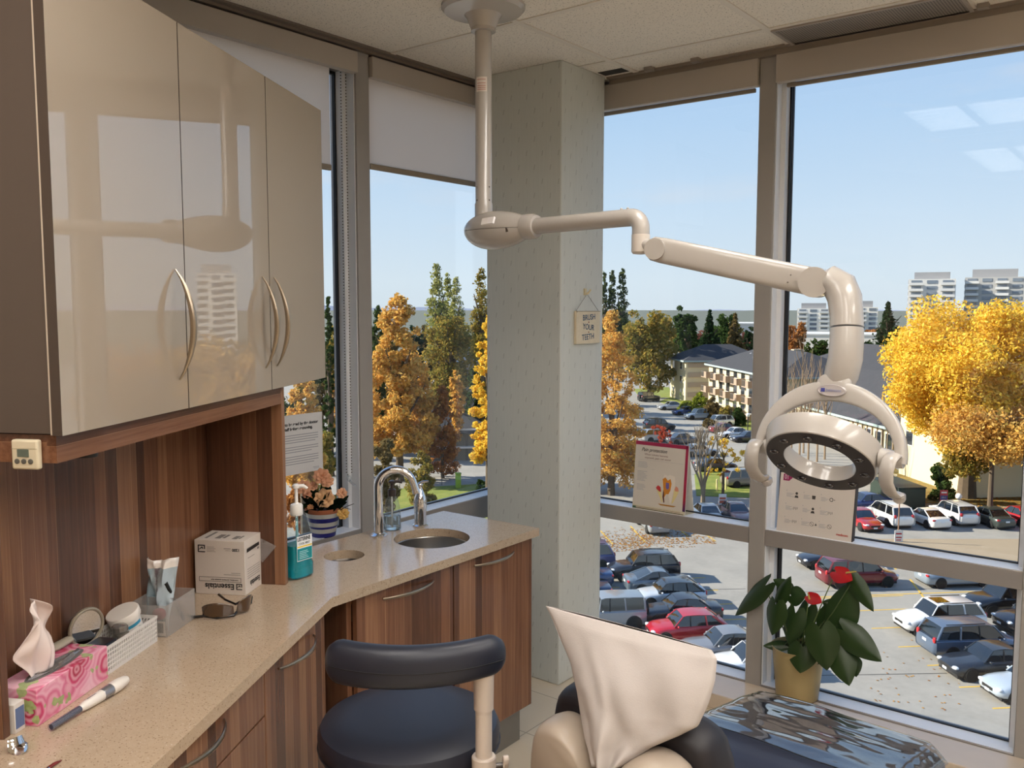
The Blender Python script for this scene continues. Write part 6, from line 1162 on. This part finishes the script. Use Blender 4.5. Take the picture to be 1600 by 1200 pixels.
block(50, 66, 162.5, 173, -8.5, -5.6, 1.0, 1); block(53, 68, 126, 158, -8.8, -5.4, .9, 2); block(54, 70, 94, 125, -12.2, -7.0, .9, 2); block(51.6, 66, 77, 89.5, -8.8, -5.4, .9, 1); block(68, 84, 100, 152, -8.4, -4.6, .9, 2)
for k in range(4): MB(EF).box(50.4, 56.8, 162.38, 162.5, G+1.0+1.9*k, G+1.9+1.9*k).build('siding_band', M_sid, ap, smooth=0)
def win(e1, e2, z, w, h, face=1):
    f = MB(EF); p = MB(EF)
    if face == 1: f.box(e1-.06, e1+.05, e2-w/2-.1, e2+w/2+.1, z-.1, z+h+.1); p.box(e1-.09, e1-.05, e2-w/2, e2+w/2, z, z+h)
    else: f.box(e1-w/2-.1, e1+w/2+.1, e2-.06, e2+.05, z-.1, z+h+.1); p.box(e1-w/2, e1+w/2, e2-.09, e2-.05, z, z+h)
    fo_ = f.build('window', M_white, ap, smooth=0); p.build('pane', M_dwin, fo_, smooth=0)
for fl_ in range(3):
    z = G+.9+2.65*fl_
    for e2 in (165.5, 170.5): win(50, e2, z, 1.0, 1.3)
    for e2 in np.arange(129.5, 157.5, 3.6): win(53, e2, z, 1.7, 1.5)
    for e2 in np.arange(130.5, 157, 5.2):
        if fl_ == 0 and e2 > 150: continue
        b = MB(EF); b.box(51.5, 53, e2-1.5, e2+1.5, z-.95, z-.8); bl = b.build('balcony', M_balc, ap, smooth=0); b = MB(EF); b.box(51.5, 51.58, e2-1.5, e2-.2, z-.8, z+.2); b.box(51.5, 53, e2-1.5, e2-1.42, z-.8, z+.2); b.build('balcony_panel', M_balc, bl, smooth=0); b = MB(EF)
        b.box(51.5, 51.55, e2-.2, e2+1.5, z+.14, z+.2); b.box(51.5, 53, e2+1.44, e2+1.5, z+.14, z+.2)
        for q in np.arange(-.2, 1.5, .22): b.box(51.5, 51.53, e2+q, e2+q+.05, z-.8, z+.14)
        b.build('balcony_rail', M_rail, bl, smooth=0)
    if fl_ < 1:
        for e2 in np.arange(96, 124, 2.4): win(54, e2, z+.6, 1.3, 1.9)
    win(51.6, 87.6, z, 1.2, 1.4) if fl_ else None
for e2 in np.arange(95, 125, 1.2): MB(EF).box(53.86, 54, e2-.08, e2+.08, G, -12.4).build('batten', P('#8b7a62', .85), ap, smooth=0)
for e1, e2, z in ((60, 118, -8.4), (75, 112, -5.0), (62, 140, -6.6)): b = MB(EF); b.box(e1-.8, e1+.8, e2-.6, e2+.6, z-1.5, z+1.3); b.build('chimney', P('#b3a58e', .8), ap, smooth=0)
for i, (e1, e2, z) in enumerate(((57, 146, -7.4), (57.5, 136, -7.2), (58, 150, -7.0), (58, 104, -9.9), (57, 112, -10.4), (72, 108, -6.6), (72, 122, -6.7), (73, 130, -6.4))): MB(EF).lathe([(.18, -.5), (.18, .35), (.3, .36), (.3, .5), (.02, .6)], (e1, e2, z), 10).build('roof_vent', P('#c9c6c0', .4, .4), ap)
M_tw = P('#77818c', .2, coat=1); M_tb = P('#dcdad6', .7)
def tower(x0, x1, ytop, D, depth, label, col, floors, ybot=505, name='tower_block', glass=True, cap=None):
    a, c = azd(x0, D), azd(x1, D); d = (c-a); L = np.linalg.norm(d); d /= L; n_ = np.array([-d[1], d[0], 0]); 
    if n_@a < 0: n_ = -n_
    top = zat(ytop, D, (x0+x1)/2); T = fr_(a, d, n_); 
    if T.to_3x3()[2][2] < 0: T = fr_(c, -d, n_)
    ro = thing(name, label, 'building', tuple((a+c)/2), T); h = top-G
    MB(T).box(0, L, 0, depth, 0, h).build('wall', P(col, .8), ro, smooth=0); fh = h/floors; k = max(3, int(L/5.5))
    w0 = MB(T).box(L*.18/k, L*.82/k, -.15, .05, fh*.25, fh*.8).build('window', M_tw, ro, smooth=0); s0 = MB(T).box(-.15, .05, depth*.2/3, depth*.8/3, fh*.25, fh*.8).build('window', M_tw, ro, smooth=0)
    b0 = MB(T).box(L*.05/k, L*.95/k, -1.4, 0, -.12, .12).box(L*.05/k, L*.95/k, -1.4, -1.3, .12, 1.0).build('balcony', M_tb, ro, smooth=0)
    def rep(o, x, y, z):
        if x or y or z: c = o.copy(); c.location = o.location+Vector((x, y, z)); C.objects.link(c)
    for i in range(floors):
        if fh*i < H-G-26: continue
        for j in range(k): rep(w0, L*j/k, 0, fh*i)
        for j in range(2): rep(s0, 0, depth*j/3, fh*i); rep(s0, L, depth*j/3, fh*i)
        for j in range(0, k, 2): rep(b0, L*j/k, 0, fh*i)
    if cap: MB(T).box(L*.12, L*.88, depth*.1, depth*.9, h, h+cap).build('roof_house', P('#9a9a9c', .7), ro, smooth=0)
    return ro
tower(1418, 1492, 436, 420, 22, 'white high-rise just left of the top of the golden tree', '#d9d6d0', 12, cap=3); tower(1506, 1600, 433, 430, 22, 'grey high-rise behind the golden tree at the right edge', '#b4b2ae', 12, cap=3.5)
tower(1718, 1800, 420, 300, 20, 'white tower mirrored in the middle cabinet door, right of the grey high-rise', '#dcd9d3', 12, cap=3)
tower(1246, 1297, 482, 520, 24, 'left wing of the long white condominium on the skyline', '#f2ece2', 7, cap=3); tower(1305, 1372, 480, 530, 24, 'right wing of the long white condominium on the skyline', '#efe7da', 7, cap=3.5)
def shed(x0, x1, ytop, D, depth, label, col, name='warehouse', cat='building'):
    a, c = azd(x0, D), azd(x1, D); d = (c-a); L = np.linalg.norm(d); d /= L; T = fr_(a, d, (-d[1], d[0], 0)); h = zat(ytop, D, (x0+x1)/2)-G; ro = thing(name, label, cat, tuple((a+c)/2), T)
    MB(T).box(0, L, 0, depth, 0, h).build('wall', P(col, .8, var=.04, vs=.4), ro, smooth=0); MB(T).box(-.3, L+.3, -.3, depth+.3, h, h+.45).build('roof_edge', P('#c9c8c4', .7), ro, smooth=0); return ro, T, L, h
shed(1225, 1420, 524, 330, 30, 'long low white warehouse below the condominium', '#dfd9cd'); shed(1140, 1180, 507, 330, 30, 'small white roof between the trees left of the mullion', '#dfdad2')
# grey house and sheds behind the left windows
ro, T, L, h = shed(655, 770, 676, 103, 10, 'grey house with white roof edge behind the trees in the left window', '#6f6a5f', 'house')
b = MB(T); b.add([(-.8, -.8, h), (L+.8, -.8, h), (L+.8, 5, h+3.2), (-.8, 5, h+3.2), (-.8, 10.8, h), (L+.8, 10.8, h)], [(0, 1, 2, 3), (3, 2, 5, 4), (0, 3, 4), (1, 5, 2)]); b.build('roof', M_shing, ro, smooth=0)
b = MB(T); [b.box(L*f, L*f+.3, -.12, 0, 0, h) for f in (.1, .28, .45, .62, .8)]; b.build('batten', P('#5c5b55', .8), ro, smooth=0); b = MB(T); b.box(0, L, -.9, 0, h*.47, h*.52); b.build('canopy', P('#d6d4cf', .7), ro, smooth=0)
ro, T, L, h = shed(718, 748, 565, 150, 9, 'small house with pale gable roof among the trees in the left window', '#8d8a84', 'house'); b = MB(T); b.add([(-.8, -.8, h), (L+.8, -.8, h), (L+.8, 4.5, h+2.6), (-.8, 4.5, h+2.6), (-.8, 9.8, h), (L+.8, 9.8, h)], [(0, 1, 2, 3), (3, 2, 5, 4), (0, 3, 4), (1, 5, 2)]); b.build('roof', P('#b9bbbd', .7), ro, smooth=0)
g0, g1 = gr(580, 764), gr(712, 757); fd = (g1-g0); fl = np.linalg.norm(fd); fd /= fl; fn = thing('wire_fence', 'thin wire fence along the lawn in the left window', 'fence', (g0+g1)/2)
for i in range(7): q = g0+fd*fl*i/6; MB().cyl(q, q+[0, 0, 1.3], .035, 6).build('post', M_rail, fn)
for z in (.5, .9, 1.28): MB().tube([g0+[0, 0, z], g1+[0, 0, z]], .015, 5).build('wire', M_rail, fn)
q = gr(716, 763); bn2 = thing('wheelie_bin', 'lime green bin on the lawn in the left window', 'bin', q); MB(fr_(q, fd, (-fd[1], fd[0], 0))).box(-.25, .25, -.25, .25, .05, 1.5).build('body', P('#8fb04a', .6), bn2, bevel=.04); MB(fr_(q, fd, (-fd[1], fd[0], 0))).box(-.28, .28, -.3, .28, 1.5, 1.58).build('lid', P('#7a9c3c', .6), bn2, bevel=.02)
# street furniture -----------------------------------------------------------------------------------------------------
def sign(px, py, ptop, wpx, hpx, label, mats, lines, pole='#8a6a52', prad=.05, post_top=None, offx=0):
    g = gr(px, py); D = np.linalg.norm(g-O); zt = ond(px, ptop, (g-O)@fw)[2]; k = ((g-O)@fw)/F; t = thing('road_sign', label, 'sign', g); w, h = wpx*k, hpx*k; T = fr_(np.array([g[0], g[1], 0]), tuple(rt), (0, 0, 1))
    MB().cyl(g, np.array([g[0], g[1], ond(px, post_top, (g-O)@fw)[2] if post_top else zt]), prad, 8).build('post', P(pole, .7), t); b = MB(T); b.box(-w/2+offx*k, w/2+offx*k, zt-h, zt, .05, .09); b.build('panel', mats[0], t, smooth=0)
    b = MB(T)
    for (x0, x1, y0, y1, mi) in lines: b.box(w*(x0-.5)+offx*k, w*(x1-.5)+offx*k, zt-h*y1, zt-h*y0, .09, .10, mi)
    if lines: b.build('print_marks', list(mats[1:]), t, smooth=0)
    return t
wp, rp_, bp = P('#e2dfd8', .6), P('#b03038', .6), P('#3a4a86', .6)
sign(1403, 846, 828, 13, 20, 'small white parking sign on a tall rusty pole before the far row of cars', (wp, rp_), [(.15, .85, .2, .32, 0), (.15, .85, .5, .6, 0), (.2, .8, .72, .8, 0)], post_top=782)
sign(1473, 796, 765, 12, 22, 'red and blue estate sign on the verge under the golden tree', (rp_, bp, wp), [(.05, .95, .38, .68, 0), (.15, .85, .12, .22, 1), (.2, .8, .46, .58, 1)], '#d8d6d0', .04)
sign(1128, 806, 771, 12, 17, 'white and orange notice on a post in front of the bare tree', (wp, P('#c9654a', .6)), [(.1, .9, .3, .5, 0), (.1, .9, .6, .85, 0)], '#8c8a86', .04); sign(1000, 776, 762, 9, 10, 'small pink and blue sign beyond the rail left of the flip chart', (P('#c9566a', .6), bp), [(.1, .9, .6, .9, 0)], '#8c8a86', .04)
for x, y, l in ((1120, 768, 'left yellow bollard in front of the tan minivan'), (1130, 770, 'middle yellow bollard in front of the tan minivan'), (1134, 766, 'right yellow bollard by the rear of the tan minivan')): g = gr(x, y); tag(MB().lathe([(.09, 0), (.09, 1.15), (.05, 1.25), (.005, 1.27)], tuple(g), 12).build('bollard', P('#d9c98a', .6)), l, 'bollard')
for x, y, yt, l in ((1497, 800, 775, 'lamp post with white globe beside the golden tree trunk'), (1168, 684, 648, 'lamp post with white globe on the lawn at the mullion')):
    g = gr(x, y); zt = ond(x, yt, (g-O)@fw)[2]; t = thing('globe_lamp', l, 'lamp post', g); MB().cyl(g, np.array([g[0], g[1], zt-.2]), .07, 8).build('post', P('#24262a', .5), t); MB().ball((g[0], g[1], zt), .28, 16, 10).build('globe', P('#f0eee8', .3), t)
g = gr(1402, 787); dm = thing('waste_container', 'dark green waste container behind the far row of cars', 'container', g, EF); T = EF.inverted() @ Vector(tuple(g)); b = MB(EF); b.prism([(T.x-1.3, T.y-2.4), (T.x+1.3, T.y-2.4), (T.x+1.3, T.y+2.6), (T.x-1.3, T.y+2.6)], G+.1, G+1.9); b.build('body', P('#22332a', .6), dm, bevel=.06); b = MB(EF); b.box(T.x-1.35, T.x+1.35, T.y-2.45, T.y+2.65, G+1.9, G+2.02); b.build('lid', P('#1b2822', .5), dm, bevel=.02)
# distant hills and water line
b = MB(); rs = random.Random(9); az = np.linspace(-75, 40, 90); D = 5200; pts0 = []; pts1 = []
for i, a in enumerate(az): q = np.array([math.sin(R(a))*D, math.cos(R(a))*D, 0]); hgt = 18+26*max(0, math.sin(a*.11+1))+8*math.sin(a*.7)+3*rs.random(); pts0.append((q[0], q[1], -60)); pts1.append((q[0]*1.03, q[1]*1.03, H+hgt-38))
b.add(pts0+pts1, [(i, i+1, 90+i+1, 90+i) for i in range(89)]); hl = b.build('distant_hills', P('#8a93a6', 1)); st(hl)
# belts of trees closing the skyline
rs = random.Random(21); K = ['green', 'brown', 'rust', 'olive', 'pine', 'mauve']
def belt(x0, x1, step, y, dy, D, dD, label, group, cols, n=1500, ls=.5):
    x = x0
    while x < x1: tree(x, y+rs.uniform(-dy, dy), rs.uniform(26, 40), D+rs.uniform(-dD, dD), 'round', rs.choice(cols), label, None, n, ls, group=group, trunk=False); x += step*rs.uniform(.75, 1.25)
belt(420, 765, 22, 500, 12, 165, 14, 'tree in the dense belt closing the view of the left windows', 'tree belt behind the left windows', ['green', 'brown', 'olive', 'pine'], 1900, .42)
belt(425, 765, 24, 585, 25, 108, 6, 'undergrowth tree in front of the tree belt in the left windows', 'undergrowth in the left windows', ['brown', 'olive', 'green', 'amber'], 1800, .28)
belt(775, 935, 30, 500, 14, 150, 20, 'tree of the belt behind the wallpapered column', 'trees behind the column', ['amber', 'olive', 'green', 'brown'], 1600, .4)
belt(935, 1185, 20, 505, 9, 300, 20, 'far tree of the skyline row behind the conifers', 'skyline trees behind the conifers', ['green', 'brown', 'mauve', 'olive'], 1000, .7)
belt(1205, 1430, 20, 515, 7, 400, 20, 'far reddish tree of the skyline row below the condominium', 'skyline trees below the condominium', ['mauve', 'rust', 'brown', 'green'], 1000, .9)
# ------------------------------------------------------------------ room lamps, sun, sky, camera
def troffer(x, y, w, d, label):
    t = thing('ceiling_light', label, 'ceiling light', (x, y, ZC), group='ceiling lights'); z = ZC
    b = MB(); f = .02
    for (x0, x1, y0, y1) in ((x-w/2, x+w/2, y-d/2, y-d/2+f), (x-w/2, x+w/2, y+d/2-f, y+d/2), (x-w/2, x-w/2+f, y-d/2, y+d/2), (x+w/2-f, x+w/2, y-d/2, y+d/2), (x-.02, x+.02, y-d/2, y+d/2)): b.box(x0, x1, y0, y1, z-.03, z-.001)
    b.build('frame', P('#d8d4cc', .3), t)
    for s in (-1, 1): MB().box(x+s*w/4-w/4+.03, x+s*w/4+w/4-.03, y-d/2+.03, y+d/2-.03, z-.009, z-.006).build('diffuser', M_tube, t)
    b = MB(); n = int(d/.075)
    for i in range(n): yy = y-d/2+d*(i+.5)/n; b.box(x-w/2+f, x+w/2-f, yy-.003, yy+.003, z-.03, z-.011)
    b.build('louvre', P('#c8c5be', .3, .4), t)
M_tube = emit_mat('fluorescent diffuser', (1, .945, .885), LAMP)
for i, (x, y) in enumerate(((-.93, 1.95), (-.93, .35), (.34, 1.95), (.34, .35), (.34, -1.3), (1.6, 1.95), (1.6, .35), (1.6, -1.3))):  # all but the first are added out of view to brighten the room
    troffer(x, y, .56, .66 if i == 0 else 1.1, ('ceiling light nearest the window corner', 'added unseen ceiling light over the counter end', 'added unseen ceiling light in front of the right windows', 'added unseen ceiling light right behind the photographer', 'added unseen ceiling light by the back wall', 'added unseen ceiling light in the right window corner', 'added unseen ceiling light midway along the right wall', 'added unseen ceiling light in the back right corner')[i])
sd = Vector((.89, .45, -math.tan(R(28)))).normalized()
sl = bpy.data.lights.new('sun', 'SUN'); sl.energy = SUN; sl.angle = R(.53); sl.color = (1, .90, .76)
so = bpy.data.objects.new('sun', sl); C.objects.link(so); so.rotation_euler = sd.to_track_quat('-Z', 'Y').to_euler()
w = bpy.data.worlds.new('sky'); bpy.context.scene.world = w; w.use_nodes = True; nt = w.node_tree; nt.nodes.clear()
tc = nt.nodes.new('ShaderNodeTexCoord'); sp = nt.nodes.new('ShaderNodeSeparateXYZ'); nt.links.new(tc.outputs['Generated'], sp.inputs[0])
rp = nt.nodes.new('ShaderNodeValToRGB'); nt.links.new(sp.outputs[2], rp.inputs[0]); e = rp.color_ramp.elements
for i in range(4): e.new(.5)
for q, (p, c) in zip(e, ((0, '#dbe6f0'), (.03, '#dce9f4'), (.1, '#cfe3f7'), (.2, '#b9d6f5'), (.32, '#a9c6ee'), (1, '#6f9cdc'))): q.position = p; q.color = lin(c)
mp = nt.nodes.new('ShaderNodeMapping'); mp.inputs['Scale'].default_value = (2.2, 2.2, 9); nt.links.new(tc.outputs['Generated'], mp.inputs[0])
nz = nt.nodes.new('ShaderNodeTexNoise'); nz.inputs['Scale'].default_value = 2.1; nz.inputs['Detail'].default_value = 5; nt.links.new(mp.outputs[0], nz.inputs['Vector'])
r2 = nt.nodes.new('ShaderNodeValToRGB'); r2.color_ramp.elements[0].position = .58; r2.color_ramp.elements[0].color = (0, 0, 0, 1); r2.color_ramp.elements[1].position = .8; r2.color_ramp.elements[1].color = (.28, .28, .28, 1); nt.links.new(nz.outputs[0], r2.inputs[0])
mx = nt.nodes.new('ShaderNodeMix'); mx.data_type = 'RGBA'; nt.links.new(r2.outputs[0], mx.inputs[0]); nt.links.new(rp.outputs[0], mx.inputs[6]); mx.inputs[7].default_value = lin('#efe6e4')
bg = nt.nodes.new('ShaderNodeBackground'); bg.inputs['Strength'].default_value = SKY; nt.links.new(mx.outputs[2], bg.inputs[0]); ow = nt.nodes.new('ShaderNodeOutputWorld'); nt.links.new(bg.outputs[0], ow.inputs[0])
cam = bpy.data.cameras.new('camera'); cam.sensor_width = 36; cam.sensor_fit = 'HORIZONTAL'; cam.lens = 36*F/1600; cam.clip_start = .02; cam.clip_end = 8000
co = bpy.data.objects.new('camera', cam); C.objects.link(co)
mm = Matrix(((rt[0], -dn[0], -fw[0]), (rt[1], -dn[1], -fw[1]), (rt[2], -dn[2], -fw[2]))).to_4x4(); mm.translation = Vector(O); co.matrix_world = mm
sc = bpy.context.scene; sc.camera = co; vs = sc.view_settings; sc.display_settings.display_device = 'sRGB'
vs.view_transform = 'Standard'; vs.look = 'None'; vs.gamma = 1; vs.exposure = EXPO; vs.use_curve_mapping = False
sc.cycles.max_bounces = 10; sc.cycles.transparent_max_bounces = 24; sc.cycles.sample_clamp_indirect = 4; sc.cycles.caustics_reflective = False
